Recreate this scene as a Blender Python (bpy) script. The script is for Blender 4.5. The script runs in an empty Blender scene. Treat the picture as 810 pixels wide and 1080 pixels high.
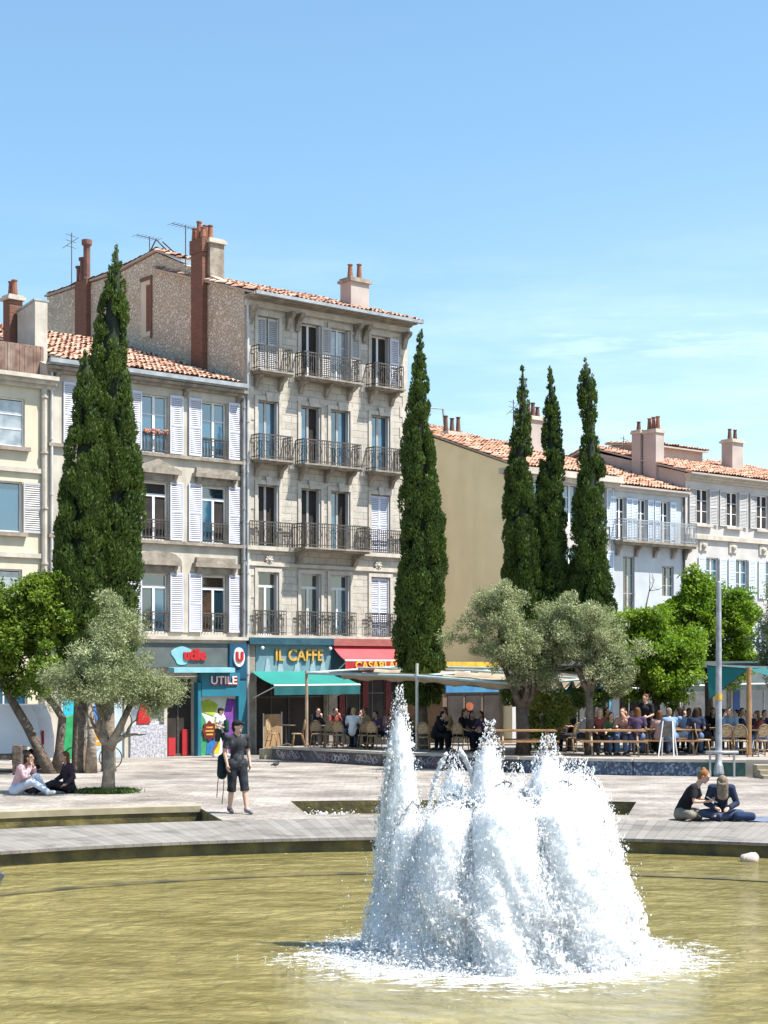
import bpy, math, random
import numpy as np
from mathutils import Vector, Matrix
random.seed(7); RNG = np.random.default_rng(7)
S = bpy.context.scene
COL = S.collection
PI = math.pi
R = math.radians

# ------------------------------------------------------------------ tags
def tag(o, label=None, cat=None, group=None, kind=None):
    if label: o['label'] = label
    if cat: o['category'] = cat
    if group: o['group'] = group
    if kind: o['kind'] = kind
    return o

def empty(name, loc, rz=0.0, label=None, cat=None, group=None):
    o = bpy.data.objects.new(name, None); COL.objects.link(o)
    o.empty_display_size = .2
    o.location = loc; o.rotation_euler = (0, 0, rz)
    return tag(o, label, cat, group)

def link(name, me, parent=None):
    o = bpy.data.objects.new(name, me); COL.objects.link(o)
    if parent: o.parent = parent
    return o

def kids(o):
    return [c for c in bpy.data.objects if c.parent == o]

def dup(o, loc=None, rz=None, label=None, parent=None, children=None):
    c = o.copy(); COL.objects.link(c)
    if parent is not None: c.parent = parent
    if loc is not None: c.location = loc
    if rz is not None: c.rotation_euler = (0, 0, rz)
    if label: c['label'] = label
    for ch in kids(o): dup(ch, parent=c)
    return c

# ------------------------------------------------------------------ materials
def mat(name, c1, c2=None, scale=4.0, rough=.8, bump=0.0, bscale=None, spec=.4, metal=0.0,
        detail=5.0, contrast=(.35, .65), ior=1.5, attr=None, streak=None, c3=None, emit=None):
    m = bpy.data.materials.new(name); m.use_nodes = True
    n = m.node_tree.nodes; l = m.node_tree.links
    b = n['Principled BSDF']
    b.inputs['Roughness'].default_value = rough
    b.inputs['Specular IOR Level'].default_value = spec
    b.inputs['Metallic'].default_value = metal
    b.inputs['IOR'].default_value = ior
    tc = n.new('ShaderNodeTexCoord')
    src = tc.outputs['Object']
    b.inputs['Base Color'].default_value = (*c1, 1)
    out = None
    if c2 is not None:
        nz = n.new('ShaderNodeTexNoise'); nz.inputs['Scale'].default_value = scale
        nz.inputs['Detail'].default_value = detail; l.new(src, nz.inputs['Vector'])
        rp = n.new('ShaderNodeValToRGB')
        rp.color_ramp.elements[0].position = contrast[0]; rp.color_ramp.elements[0].color = (*c1, 1)
        rp.color_ramp.elements[1].position = contrast[1]; rp.color_ramp.elements[1].color = (*c2, 1)
        fac = nz.outputs['Fac']
        if attr:
            at = n.new('ShaderNodeAttribute'); at.attribute_name = attr
            ad = n.new('ShaderNodeMath'); ad.operation = 'MULTIPLY_ADD'
            l.new(at.outputs['Fac'], ad.inputs[0]); ad.inputs[1].default_value = .55
            l.new(fac, ad.inputs[2]); 
            sb = n.new('ShaderNodeMath'); sb.operation = 'SUBTRACT'; sb.inputs[1].default_value = .275
            l.new(ad.outputs[0], sb.inputs[0]); fac = sb.outputs[0]
        l.new(fac, rp.inputs['Fac']); out = rp.outputs['Color']
        if streak:   # vertical dirt streaks / blotches with a shape of their own
            mp = n.new('ShaderNodeMapping'); mp.inputs['Scale'].default_value = (streak[1], streak[1], streak[2])
            l.new(src, mp.inputs['Vector'])
            n2 = n.new('ShaderNodeTexNoise'); n2.inputs['Scale'].default_value = 1.0; n2.inputs['Detail'].default_value = 6
            l.new(mp.outputs[0], n2.inputs['Vector'])
            r2 = n.new('ShaderNodeValToRGB'); r2.color_ramp.elements[0].position = .46; r2.color_ramp.elements[1].position = .72
            l.new(n2.outputs['Fac'], r2.inputs['Fac'])
            mx = n.new('ShaderNodeMix'); mx.data_type = 'RGBA'
            ml = n.new('ShaderNodeMath'); ml.operation = 'MULTIPLY'; ml.inputs[1].default_value = streak[3]
            l.new(r2.outputs['Color'], ml.inputs[0]); l.new(ml.outputs[0], mx.inputs['Factor'])
            l.new(out, mx.inputs['A']); mx.inputs['B'].default_value = (*streak[0], 1); out = mx.outputs['Result']
        l.new(out, b.inputs['Base Color'])
    if bump:
        nb = n.new('ShaderNodeTexNoise'); nb.inputs['Scale'].default_value = bscale or scale * 3
        nb.inputs['Detail'].default_value = 6; l.new(src, nb.inputs['Vector'])
        bp = n.new('ShaderNodeBump'); bp.inputs['Strength'].default_value = bump; bp.inputs['Distance'].default_value = .05
        l.new(nb.outputs['Fac'], bp.inputs['Height']); l.new(bp.outputs['Normal'], b.inputs['Normal'])
    if emit:
        b.inputs['Emission Color'].default_value = (*emit[0], 1); b.inputs['Emission Strength'].default_value = emit[1]
    return m

def ashlar(name, c1, c2, mortar, bw=.55, bh=.27, dirt=(.12, .10, .08), dirtamt=.55, joint=.012, axis='xz'):
    m = bpy.data.materials.new(name); m.use_nodes = True
    n = m.node_tree.nodes; l = m.node_tree.links; b = n['Principled BSDF']
    b.inputs['Roughness'].default_value = .85; b.inputs['Specular IOR Level'].default_value = .25
    tc = n.new('ShaderNodeTexCoord'); sp = n.new('ShaderNodeSeparateXYZ'); l.new(tc.outputs['Object'], sp.inputs[0])
    cb = n.new('ShaderNodeCombineXYZ')
    l.new(sp.outputs['Y' if axis == 'yz' else 'X'], cb.inputs['X'])
    l.new(sp.outputs['Y' if axis == 'xy' else 'Z'], cb.inputs['Y'])
    br = n.new('ShaderNodeTexBrick'); l.new(cb.outputs[0], br.inputs['Vector'])
    br.inputs['Color1'].default_value = (*c1, 1); br.inputs['Color2'].default_value = (*c2, 1)
    br.inputs['Mortar'].default_value = (*mortar, 1); br.inputs['Scale'].default_value = 1
    br.inputs['Mortar Size'].default_value = joint; br.inputs['Brick Width'].default_value = bw; br.inputs['Row Height'].default_value = bh
    nz = n.new('ShaderNodeTexNoise'); nz.inputs['Scale'].default_value = 2.2; nz.inputs['Detail'].default_value = 8
    nz.inputs['Roughness'].default_value = .65; l.new(tc.outputs['Object'], nz.inputs['Vector'])
    rp = n.new('ShaderNodeValToRGB'); rp.color_ramp.elements[0].position = .5; rp.color_ramp.elements[1].position = .78
    l.new(nz.outputs['Fac'], rp.inputs['Fac'])
    ml = n.new('ShaderNodeMath'); ml.operation = 'MULTIPLY'; ml.inputs[1].default_value = dirtamt; l.new(rp.outputs['Color'], ml.inputs[0])
    mx = n.new('ShaderNodeMix'); mx.data_type = 'RGBA'; l.new(ml.outputs[0], mx.inputs['Factor'])
    l.new(br.outputs['Color'], mx.inputs['A']); mx.inputs['B'].default_value = (*dirt, 1)
    l.new(mx.outputs['Result'], b.inputs['Base Color'])
    nb = n.new('ShaderNodeTexNoise'); nb.inputs['Scale'].default_value = 14; nb.inputs['Detail'].default_value = 5; l.new(tc.outputs['Object'], nb.inputs['Vector'])
    ad = n.new('ShaderNodeMath'); ad.operation = 'MULTIPLY_ADD'; l.new(br.outputs['Fac'], ad.inputs[0]); ad.inputs[1].default_value = -.6; l.new(nb.outputs['Fac'], ad.inputs[2])
    bp = n.new('ShaderNodeBump'); bp.inputs['Strength'].default_value = .5; bp.inputs['Distance'].default_value = .03
    l.new(ad.outputs[0], bp.inputs['Height']); l.new(bp.outputs['Normal'], b.inputs['Normal'])
    return m

def rubble(name):
    m = bpy.data.materials.new(name); m.use_nodes = True
    n = m.node_tree.nodes; l = m.node_tree.links; b = n['Principled BSDF']
    b.inputs['Roughness'].default_value = .95; b.inputs['Specular IOR Level'].default_value = .15
    tc = n.new('ShaderNodeTexCoord')
    vo = n.new('ShaderNodeTexVoronoi'); vo.inputs['Scale'].default_value = 6.5; l.new(tc.outputs['Object'], vo.inputs['Vector'])
    ve = n.new('ShaderNodeTexVoronoi'); ve.feature = 'DISTANCE_TO_EDGE'; ve.inputs['Scale'].default_value = 6.5; l.new(tc.outputs['Object'], ve.inputs['Vector'])
    sp = n.new('ShaderNodeSeparateColor'); l.new(vo.outputs['Color'], sp.inputs[0])
    r1 = n.new('ShaderNodeValToRGB'); e = r1.color_ramp.elements
    e[0].color = (.36, .28, .20, 1); e[0].position = 0; e[1].color = (.68, .60, .47, 1); e[1].position = 1
    x = e.new(.4); x.color = (.52, .43, .32, 1); x = e.new(.75); x.color = (.60, .50, .38, 1)
    l.new(sp.outputs[0], r1.inputs['Fac'])
    nz = n.new('ShaderNodeTexNoise'); nz.inputs['Scale'].default_value = .5; nz.inputs['Detail'].default_value = 9; nz.inputs['Roughness'].default_value = .7
    l.new(tc.outputs['Object'], nz.inputs['Vector'])
    r2 = n.new('ShaderNodeValToRGB'); r2.color_ramp.elements[0].position = .36; r2.color_ramp.elements[1].position = .60
    l.new(nz.outputs['Fac'], r2.inputs['Fac'])
    m1 = n.new('ShaderNodeMix'); m1.data_type = 'RGBA'
    em = n.new('ShaderNodeValToRGB'); em.color_ramp.elements[0].position = .0; em.color_ramp.elements[1].position = .09
    l.new(ve.outputs['Distance'], em.inputs['Fac'])
    l.new(em.outputs['Color'], m1.inputs['Factor']); m1.inputs['A'].default_value = (.60, .53, .42, 1); l.new(r1.outputs['Color'], m1.inputs['B'])
    m2 = n.new('ShaderNodeMix'); m2.data_type = 'RGBA'; 
    ml = n.new('ShaderNodeMath'); ml.operation = 'MULTIPLY'; ml.inputs[1].default_value = .75; l.new(r2.outputs['Color'], ml.inputs[0])
    l.new(ml.outputs[0], m2.inputs['Factor']); l.new(m1.outputs['Result'], m2.inputs['A']); m2.inputs['B'].default_value = (.57, .52, .42, 1)
    l.new(m2.outputs['Result'], b.inputs['Base Color'])
    bp = n.new('ShaderNodeBump'); bp.inputs['Strength'].default_value = .8; bp.inputs['Distance'].default_value = .06
    l.new(em.outputs['Color'], bp.inputs['Height']); l.new(bp.outputs['Normal'], b.inputs['Normal'])
    return m

M = {}
M['stone'] = ashlar('weathered_ashlar', (.49, .445, .385), (.41, .37, .32), (.29, .255, .21), dirt=(.19, .155, .125), dirtamt=.65)
M['stone_trim'] = mat('carved_stone', (.33, .285, .23), (.19, .16, .13), scale=3, bump=.3, streak=((.14, .12, .10), 3.0, .7, .5))
M['stone_light'] = mat('light_stone', (.52, .47, .405), (.41, .37, .31), scale=2, bump=.2, streak=((.28, .25, .21), 4.0, .6, .5))
M['rubble'] = rubble('rubble_masonry')
M['plaster2'] = mat('cream_render', (.50, .46, .39), (.39, .35, .285), scale=1.3, bump=.15, streak=((.27, .235, .185), 2.2, .3, .6))
M['plaster1'] = mat('pale_yellow_render', (.58, .52, .40), (.50, .45, .34), scale=1.0, bump=.1, streak=((.40, .35, .27), 2.5, .3, .35))
M['ochre'] = mat('ochre_render', (.90, .76, .49), (.83, .69, .44), scale=.8, bump=.1, streak=((.66, .53, .33), .7, .16, .45))
M['white_wall'] = mat('white_render', (.49, .465, .445), (.40, .38, .36), scale=1.2, bump=.1, streak=((.45, .42, .40), 2.5, .35, .4))
M['blue_white'] = mat('bluish_white_render', (.45, .485, .52), (.38, .405, .44), scale=1.2, bump=.1, streak=((.40, .38, .36), 2.5, .35, .45))
M['pink_wall'] = mat('pinkish_render', (.42, .37, .335), (.34, .30, .27), scale=1.0, bump=.15, streak=((.34, .29, .27), 1.5, .4, .5))
M['tile'] = mat('terracotta_tile', (.28, .125, .08), (.62, .42, .31), scale=1.4, rough=.9, spec=.2, attr='v', contrast=(.22, .78))
M['tile_orange'] = mat('orange_terracotta_tile', (.36, .17, .105), (.56, .36, .26), scale=1.2, rough=.9, spec=.2, attr='v', contrast=(.22, .78))
M['brick'] = ashlar('old_red_brick', (.20, .082, .048), (.135, .062, .043), (.20, .13, .10), bw=.22, bh=.075, joint=.008, axis='yz', dirt=(.12, .07, .05), dirtamt=.7)
M['pot'] = mat('clay_pot', (.30, .12, .07), (.18, .08, .05), scale=5)
M['dark_pot'] = mat('sooty_clay', (.10, .055, .045), (.17, .08, .06), scale=5)
M['glass'] = mat('window_glass', (.012, .03, .045), rough=.04, spec=1.0, ior=1.9)
M['glass_blue'] = mat('window_glass_bluish', (.02, .085, .15), rough=.05, spec=1.0, ior=1.9)
M['glass_warm'] = mat('window_glass_curtained', (.10, .055, .03), (.02, .02, .02), scale=1.5, rough=.06, spec=1.0, ior=1.8)
M['glass_pale'] = mat('window_glass_net_curtain', (.36, .38, .40), (.16, .19, .22), scale=2.5, rough=.08, spec=1.0, ior=1.7)
M['frame'] = mat('white_window_frame', (.72, .72, .72), (.60, .60, .60), scale=3, rough=.5)
M['frame_grey'] = mat('grey_window_frame', (.42, .41, .40), (.32, .31, .29), scale=3, rough=.6)
M['shutter'] = mat('lavender_white_shutter', (.58, .58, .66), (.48, .48, .56), scale=1.5, rough=.55, streak=((.44, .43, .47), 5, .5, .4))
M['shutter_blue'] = mat('pale_blue_shutter', (.50, .58, .70), (.62, .68, .75), scale=1.5, rough=.55, streak=((.36, .40, .47), 5, .5, .4))
M['shutter_grey'] = mat('grey_white_shutter', (.47, .455, .45), (.38, .37, .365), scale=1.5, rough=.6, streak=((.36, .33, .31), 5, .5, .5))
M['iron'] = mat('dark_iron', (.045, .042, .04), (.10, .085, .07), scale=9, rough=.6)
M['zinc'] = mat('zinc_gutter', (.40, .42, .43), (.28, .29, .30), scale=3, rough=.45, metal=.4)
M['pipe'] = mat('grey_pipe', (.55, .55, .54), (.40, .40, .39), scale=2, rough=.5)
M['dark_void'] = mat('dark_interior', (.014, .012, .011), (.04, .03, .025), scale=1.2)
M['paving'] = None

# ------------------------------------------------------------------ mesh builder
class MB:
    def __init__(s, off=(0, 0, 0)):
        s.v = []; s.f = []; s.mi = []; s.off = Vector(off); s.cur = 0; s.attr = None
    def add(s, vs, fs):
        k = len(s.v); s.v += [Vector(p) + s.off for p in vs]
        s.f += [tuple(i + k for i in f) for f in fs]; s.mi += [s.cur] * len(fs)
    def box(s, x0, x1, y0, y1, z0, z1):
        s.add([(x0,y0,z0),(x1,y0,z0),(x1,y1,z0),(x0,y1,z0),(x0,y0,z1),(x1,y0,z1),(x1,y1,z1),(x0,y1,z1)],
              [(0,3,2,1),(4,5,6,7),(0,1,5,4),(1,2,6,5),(2,3,7,6),(3,0,4,7)])
    def quad(s, a, b, c, d): s.add([a, b, c, d], [(0, 1, 2, 3)])
    def poly(s, pts): s.add(pts, [tuple(range(len(pts)))])
    def prism(s, pts, y0, y1):      # polygon in xz extruded along y
        n = len(pts)
        s.add([(x, y0, z) for x, z in pts] + [(x, y1, z) for x, z in pts],
              [tuple(range(n)), tuple(range(2*n-1, n-1, -1))] + [((i+1) % n, i, i+n, (i+1) % n + n) for i in range(n)])
    def prism_x(s, pts, x0, x1):    # polygon in yz extruded along x
        n = len(pts)
        s.add([(x0, y, z) for y, z in pts] + [(x1, y, z) for y, z in pts],
              [tuple(range(n-1, -1, -1)), tuple(range(n, 2*n))] + [(i, (i+1) % n, (i+1) % n + n, i+n) for i in range(n)])
    def prism_z(s, pts, z0, z1):
        n = len(pts)
        zs0 = z0 if isinstance(z0, (list, tuple)) else [z0]*n
        zs1 = z1 if isinstance(z1, (list, tuple)) else [z1]*n
        s.add([(x, y, zs0[i]) for i, (x, y) in enumerate(pts)] + [(x, y, zs1[i]) for i, (x, y) in enumerate(pts)],
              [tuple(range(n-1, -1, -1)), tuple(range(n, 2*n))] + [(i, (i+1) % n, (i+1) % n + n, i+n) for i in range(n)])
    def tube(s, pts, rad, n=8, cap=True):
        pts = [Vector(p) for p in pts]
        if not isinstance(rad, (list, tuple)): rad = [rad]*len(pts)
        rings = []; ref = Vector((.31, .17, .93)); vs = []; fs = []
        for i, p in enumerate(pts):
            t = (pts[min(i+1, len(pts)-1)] - pts[max(i-1, 0)])
            if t.length < 1e-9: t = Vector((0, 0, 1))
            t.normalize()
            a = t.cross(ref)
            if a.length < .05: a = t.cross(Vector((1, 0, 0)))
            a.normalize(); b = t.cross(a)
            for k in range(n):
                q = 2*PI*k/n
                vs.append(p + (a*math.cos(q) + b*math.sin(q))*rad[i])
        for i in range(len(pts)-1):
            for k in range(n):
                fs.append((i*n+k, i*n+(k+1) % n, (i+1)*n+(k+1) % n, (i+1)*n+k))
        if cap: fs += [tuple(range(n-1, -1, -1)), tuple(range((len(pts)-1)*n, len(pts)*n))]
        s.add(vs, fs)
    def lathe(s, prof, c=(0, 0, 0), n=16):   # prof: (r, z) bottom -> top
        vs = []; fs = []
        for r, z in prof:
            for k in range(n):
                q = 2*PI*k/n; vs.append((c[0]+r*math.cos(q), c[1]+r*math.sin(q), c[2]+z))
        for i in range(len(prof)-1):
            for k in range(n): fs.append((i*n+k, i*n+(k+1) % n, (i+1)*n+(k+1) % n, (i+1)*n+k))
        fs += [tuple(range(n-1, -1, -1)), tuple(range((len(prof)-1)*n, len(prof)*n))]
        s.add(vs, fs)
    def ball(s, c, r, n=10, rot=None):       # ellipsoid
        if not isinstance(r, (list, tuple)): r = (r, r, r)
        vs = []; fs = []; c = Vector(c); m = n//2+1
        for i in range(m+1):
            a = PI*i/m
            for k in range(n):
                q = 2*PI*k/n
                p = Vector((r[0]*math.sin(a)*math.cos(q), r[1]*math.sin(a)*math.sin(q), -r[2]*math.cos(a)))
                if rot: p = rot @ p
                vs.append(c+p)
        for i in range(m):
            for k in range(n): fs.append((i*n+k, i*n+(k+1) % n, (i+1)*n+(k+1) % n, (i+1)*n+k))
        s.add(vs, fs)
    def capsule(s, p0, p1, r0, r1, n=10, flat0=False, flat1=False):
        p0 = Vector(p0); p1 = Vector(p1); d = p1-p0
        if d.length < 1e-6: return s.ball(p0, r0, n)
        u = d.normalized(); pts = []; rad = []
        H = [80, 60, 40, 20, 0]
        for a in H:
            if flat0 and a: continue
            pts.append(p0 - u*r0*math.sin(R(a))); rad.append(r0*math.cos(R(a)))
        for a in H[::-1]:
            if flat1 and a: continue
            pts.append(p1 + u*r1*math.sin(R(a))); rad.append(r1*math.cos(R(a)))
        s.tube(pts, rad, n)
    def build(s, name, m, parent=None, smooth=False, bevel=0):
        me = bpy.data.meshes.new(name)
        me.from_pydata([tuple(v) for v in s.v], [], s.f)
        ms = m if isinstance(m, (list, tuple)) else [m]
        for x in ms: me.materials.append(x)
        if len(ms) > 1: me.polygons.foreach_set('material_index', s.mi)
        if smooth: me.polygons.foreach_set('use_smooth', [True]*len(me.polygons))
        me.validate(); me.update()
        o = link(name, me, parent)
        if bevel:
            md = o.modifiers.new('bevel', 'BEVEL'); md.width = bevel; md.segments = 2; md.limit_method = 'ANGLE'
        return o

def np_mesh(name, verts, faces, m, parent=None, attr=None, smooth=False):
    """verts Nx3, faces Mxk (k fixed)"""
    me = bpy.data.meshes.new(name); k = faces.shape[1]
    me.vertices.add(len(verts)); me.vertices.foreach_set('co', np.ascontiguousarray(verts, dtype=np.float32).ravel())
    me.loops.add(faces.size); me.loops.foreach_set('vertex_index', np.ascontiguousarray(faces, dtype=np.int32).ravel())
    me.polygons.add(len(faces)); me.polygons.foreach_set('loop_start', np.arange(0, faces.size, k, dtype=np.int32))
    me.polygons.foreach_set('loop_total', np.full(len(faces), k, dtype=np.int32))
    if smooth: me.polygons.foreach_set('use_smooth', np.ones(len(faces), dtype=bool))
    me.materials.append(m)
    if attr is not None:
        a = me.attributes.new('v', 'FLOAT', 'POINT'); a.data.foreach_set('value', np.ascontiguousarray(attr, dtype=np.float32))
    me.update(calc_edges=True)
    return link(name, me, parent)

def text_mesh(name, body, size, m, parent, loc, rot=(PI/2, 0, 0), depth=.02, bold=.0, sx=1.0, shear=0.0):
    cu = bpy.data.curves.new(name, 'FONT'); cu.body = body; cu.size = size; cu.extrude = depth; cu.offset = bold
    cu.align_x = 'CENTER'; cu.align_y = 'CENTER'; cu.shear = shear
    t = bpy.data.objects.new(name, cu); COL.objects.link(t)
    bpy.context.view_layer.update()
    me = bpy.data.meshes.new_from_object(t.evaluated_get(bpy.context.evaluated_depsgraph_get()))
    bpy.data.objects.remove(t); bpy.data.curves.remove(cu)
    me.materials.clear(); me.materials.append(m); me.name = name
    o = link(name, me, parent); o.location = loc; o.rotation_euler = rot; o.scale = (sx, 1, 1)
    return o

# ------------------------------------------------------------------ terrain
PC = (1.2, 14.1)          # centre of the round basin
def gz(Y):
    return 0.0 if Y < 36 else (-.5 if Y > 60 else -.5*(Y-36)/24)
def tzz(Y): return gz(Y) + .45    # top of the terrace

def pol(r, a): return (PC[0] + r*math.sin(R(a)), PC[1] + r*math.cos(R(a)))
# ================================================================== GROUND, POOL
def paving_mat():
    m = bpy.data.materials.new('pale_plaza_paving'); m.use_nodes = True
    n = m.node_tree.nodes; l = m.node_tree.links; b = n['Principled BSDF']
    b.inputs['Roughness'].default_value = .85; b.inputs['Specular IOR Level'].default_value = .25
    tc = n.new('ShaderNodeTexCoord')
    br = n.new('ShaderNodeTexBrick'); l.new(tc.outputs['Object'], br.inputs['Vector'])
    br.inputs['Scale'].default_value = 1; br.inputs['Brick Width'].default_value = .32; br.inputs['Row Height'].default_value = .32
    br.inputs['Mortar Size'].default_value = .012; br.offset = .5
    br.inputs['Color1'].default_value = (.37, .342, .31, 1); br.inputs['Color2'].default_value = (.315, .29, .262, 1); br.inputs['Mortar'].default_value = (.26, .24, .218, 1)
    n1 = n.new('ShaderNodeTexNoise'); n1.inputs['Scale'].default_value = .55; n1.inputs['Detail'].default_value = 9; n1.inputs['Roughness'].default_value = .68
    l.new(tc.outputs['Object'], n1.inputs['Vector'])
    r1 = n.new('ShaderNodeValToRGB'); r1.color_ramp.elements[0].position = .36; r1.color_ramp.elements[1].position = .66
    r1.color_ramp.elements[0].color = (.50, .47, .45, 1); r1.color_ramp.elements[1].color = (1.15, 1.13, 1.1, 1)
    l.new(n1.outputs['Fac'], r1.inputs['Fac'])
    mx = n.new('ShaderNodeMix'); mx.data_type = 'RGBA'; mx.blend_type = 'MULTIPLY'; mx.inputs['Factor'].default_value = 1
    l.new(br.outputs['Color'], mx.inputs['A']); l.new(r1.outputs['Color'], mx.inputs['B'])
    n2 = n.new('ShaderNodeTexNoise'); n2.inputs['Scale'].default_value = 7; n2.inputs['Detail'].default_value = 4; l.new(tc.outputs['Object'], n2.inputs['Vector'])
    r2 = n.new('ShaderNodeValToRGB'); r2.color_ramp.elements[0].position = .3; r2.color_ramp.elements[1].position = .7
    r2.color_ramp.elements[0].color = (.78, .76, .76, 1); r2.color_ramp.elements[1].color = (1.1, 1.1, 1.1, 1); l.new(n2.outputs['Fac'], r2.inputs['Fac'])
    m2 = n.new('ShaderNodeMix'); m2.data_type = 'RGBA'; m2.blend_type = 'MULTIPLY'; m2.inputs['Factor'].default_value = 1
    l.new(mx.outputs['Result'], m2.inputs['A']); l.new(r2.outputs['Color'], m2.inputs['B'])
    vg = n.new('ShaderNodeTexVoronoi'); vg.inputs['Scale'].default_value = 1.1; l.new(tc.outputs['Object'], vg.inputs['Vector'])
    lg = n.new('ShaderNodeMapRange'); lg.inputs['From Min'].default_value = .05; lg.inputs['From Max'].default_value = .075; lg.inputs['To Min'].default_value = .55; lg.inputs['To Max'].default_value = 1; l.new(vg.outputs['Distance'], lg.inputs['Value'])
    n4 = n.new('ShaderNodeTexNoise'); n4.inputs['Scale'].default_value = .22; n4.inputs['Detail'].default_value = 6; n4.inputs['Distortion'].default_value = 1.2; l.new(tc.outputs['Object'], n4.inputs['Vector'])
    r4 = n.new('ShaderNodeMapRange'); r4.inputs['From Min'].default_value = .56; r4.inputs['From Max'].default_value = .66; r4.inputs['To Min'].default_value = 1; r4.inputs['To Max'].default_value = .74; l.new(n4.outputs['Fac'], r4.inputs['Value'])
    mm_ = n.new('ShaderNodeMath'); mm_.operation = 'MULTIPLY'; l.new(lg.outputs[0], mm_.inputs[0]); l.new(r4.outputs[0], mm_.inputs[1])
    m3 = n.new('ShaderNodeMix'); m3.data_type = 'RGBA'; m3.blend_type = 'MULTIPLY'; m3.inputs['Factor'].default_value = 1; l.new(m2.outputs['Result'], m3.inputs['A']); l.new(mm_.outputs[0], m3.inputs['B'])
    l.new(m3.outputs['Result'], b.inputs['Base Color'])
    bp = n.new('ShaderNodeBump'); bp.inputs['Strength'].default_value = .35; bp.inputs['Distance'].default_value = .02
    l.new(n2.outputs['Fac'], bp.inputs['Height']); l.new(bp.outputs['Normal'], b.inputs['Normal'])
    return m
M['paving'] = paving_mat()

def radial_mat(name, c1, c2, joint, ang):   # boards laid radially round the basin centre (object origin)
    m = bpy.data.materials.new(name); m.use_nodes = True
    n = m.node_tree.nodes; l = m.node_tree.links; b = n['Principled BSDF']; b.inputs['Roughness'].default_value = .8
    b.inputs['Specular IOR Level'].default_value = .3
    tc = n.new('ShaderNodeTexCoord'); sp = n.new('ShaderNodeSeparateXYZ'); l.new(tc.outputs['Object'], sp.inputs[0])
    at = n.new('ShaderNodeMath'); at.operation = 'ARCTAN2'; l.new(sp.outputs['X'], at.inputs[0]); l.new(sp.outputs['Y'], at.inputs[1])
    dv = n.new('ShaderNodeMath'); dv.operation = 'DIVIDE'; l.new(at.outputs[0], dv.inputs[0]); dv.inputs[1].default_value = R(ang)
    fr = n.new('ShaderNodeMath'); fr.operation = 'FRACT'; l.new(dv.outputs[0], fr.inputs[0])
    fl = n.new('ShaderNodeMath'); fl.operation = 'FLOOR'; l.new(dv.outputs[0], fl.inputs[0])
    wn = n.new('ShaderNodeTexWhiteNoise'); wn.noise_dimensions = '1D'; l.new(fl.outputs[0], wn.inputs['W'])
    nz = n.new('ShaderNodeTexNoise'); nz.inputs['Scale'].default_value = 3; nz.inputs['Detail'].default_value = 8; l.new(tc.outputs['Object'], nz.inputs['Vector'])
    av = n.new('ShaderNodeMath'); av.operation = 'MULTIPLY_ADD'; l.new(wn.outputs['Value'], av.inputs[0]); av.inputs[1].default_value = .45; 
    sb = n.new('ShaderNodeMath'); sb.operation = 'SUBTRACT'; l.new(nz.outputs['Fac'], sb.inputs[0]); sb.inputs[1].default_value = .2; l.new(sb.outputs[0], av.inputs[2])
    mx = n.new('ShaderNodeMix'); mx.data_type = 'RGBA'; l.new(av.outputs[0], mx.inputs['Factor'])
    mx.inputs['A'].default_value = (*c1, 1); mx.inputs['B'].default_value = (*c2, 1)
    ls = n.new('ShaderNodeMath'); ls.operation = 'LESS_THAN'; l.new(fr.outputs[0], ls.inputs[0]); ls.inputs[1].default_value = .055
    m2 = n.new('ShaderNodeMix'); m2.data_type = 'RGBA'; l.new(ls.outputs[0], m2.inputs['Factor']); l.new(mx.outputs['Result'], m2.inputs['A'])
    m2.inputs['B'].default_value = (*joint, 1)
    n4 = n.new('ShaderNodeTexNoise'); n4.inputs['Scale'].default_value = .9; n4.inputs['Detail'].default_value = 8; n4.inputs['Roughness'].default_value = .65; n4.inputs['Distortion'].default_value = .8; l.new(tc.outputs['Object'], n4.inputs['Vector'])
    r4 = n.new('ShaderNodeMapRange'); r4.inputs['From Min'].default_value = .5; r4.inputs['From Max'].default_value = .66; r4.inputs['To Min'].default_value = 1.08; r4.inputs['To Max'].default_value = .6; l.new(n4.outputs['Fac'], r4.inputs['Value'])
    m3 = n.new('ShaderNodeMix'); m3.data_type = 'RGBA'; m3.blend_type = 'MULTIPLY'; m3.inputs['Factor'].default_value = 1; l.new(m2.outputs['Result'], m3.inputs['A']); l.new(r4.outputs[0], m3.inputs['B'])
    l.new(m3.outputs['Result'], b.inputs['Base Color'])
    return m
M['coping'] = radial_mat('grey_boarded_coping', (.15, .137, .122), (.25, .23, .205), (.10, .09, .08), .7)
M['wet_stone'] = mat('mossy_wet_stone', (.19, .15, .05), (.06, .05, .02), scale=2.0, rough=.5, bump=.5, bscale=9, streak=((.03, .03, .02), 2.5, 1.2, .7))
M['kerb'] = mat('yellowed_kerb_stone', (.36, .31, .22), (.26, .22, .15), scale=2, bump=.2)

RL = [15.7, 16.6, 18.4, 19.7] + [21 + 1.5*i for i in range(20)] + [51, 55, 60, 68, 80, 110, 180, 400, 1200, 3000]
AN = sorted(set([round(-180 + 2*i, 2) for i in range(180)] + [-15.2, -9.2, 11.8]))
def gmesh():
    vs = []; fs = []
    for r in RL:
        for a in AN:
            x, y = pol(r, a); vs.append((x, y, gz(y)))
    n = len(AN)
    for i in range(len(RL)-1):
        for k in range(n):
            a0 = AN[k]; a1 = AN[(k+1) % n] if k < n-1 else 180
            mid = (a0+a1)/2; rm = (RL[i]+RL[i+1])/2
            if 15.7 < rm < 18.4 and -70 < mid < -15.2: continue
            if 16.6 < rm < 19.7 and -9.2 < mid < 11.8: continue
            fs.append((i*n+k, i*n+(k+1) % n, (i+1)*n+(k+1) % n, (i+1)*n+k))
    me = bpy.data.meshes.new('plaza_ground'); me.from_pydata(vs, [], fs); me.materials.append(M['paving'])
    o = link('plaza_ground', me); return tag(o, kind='structure')
gmesh()

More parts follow.
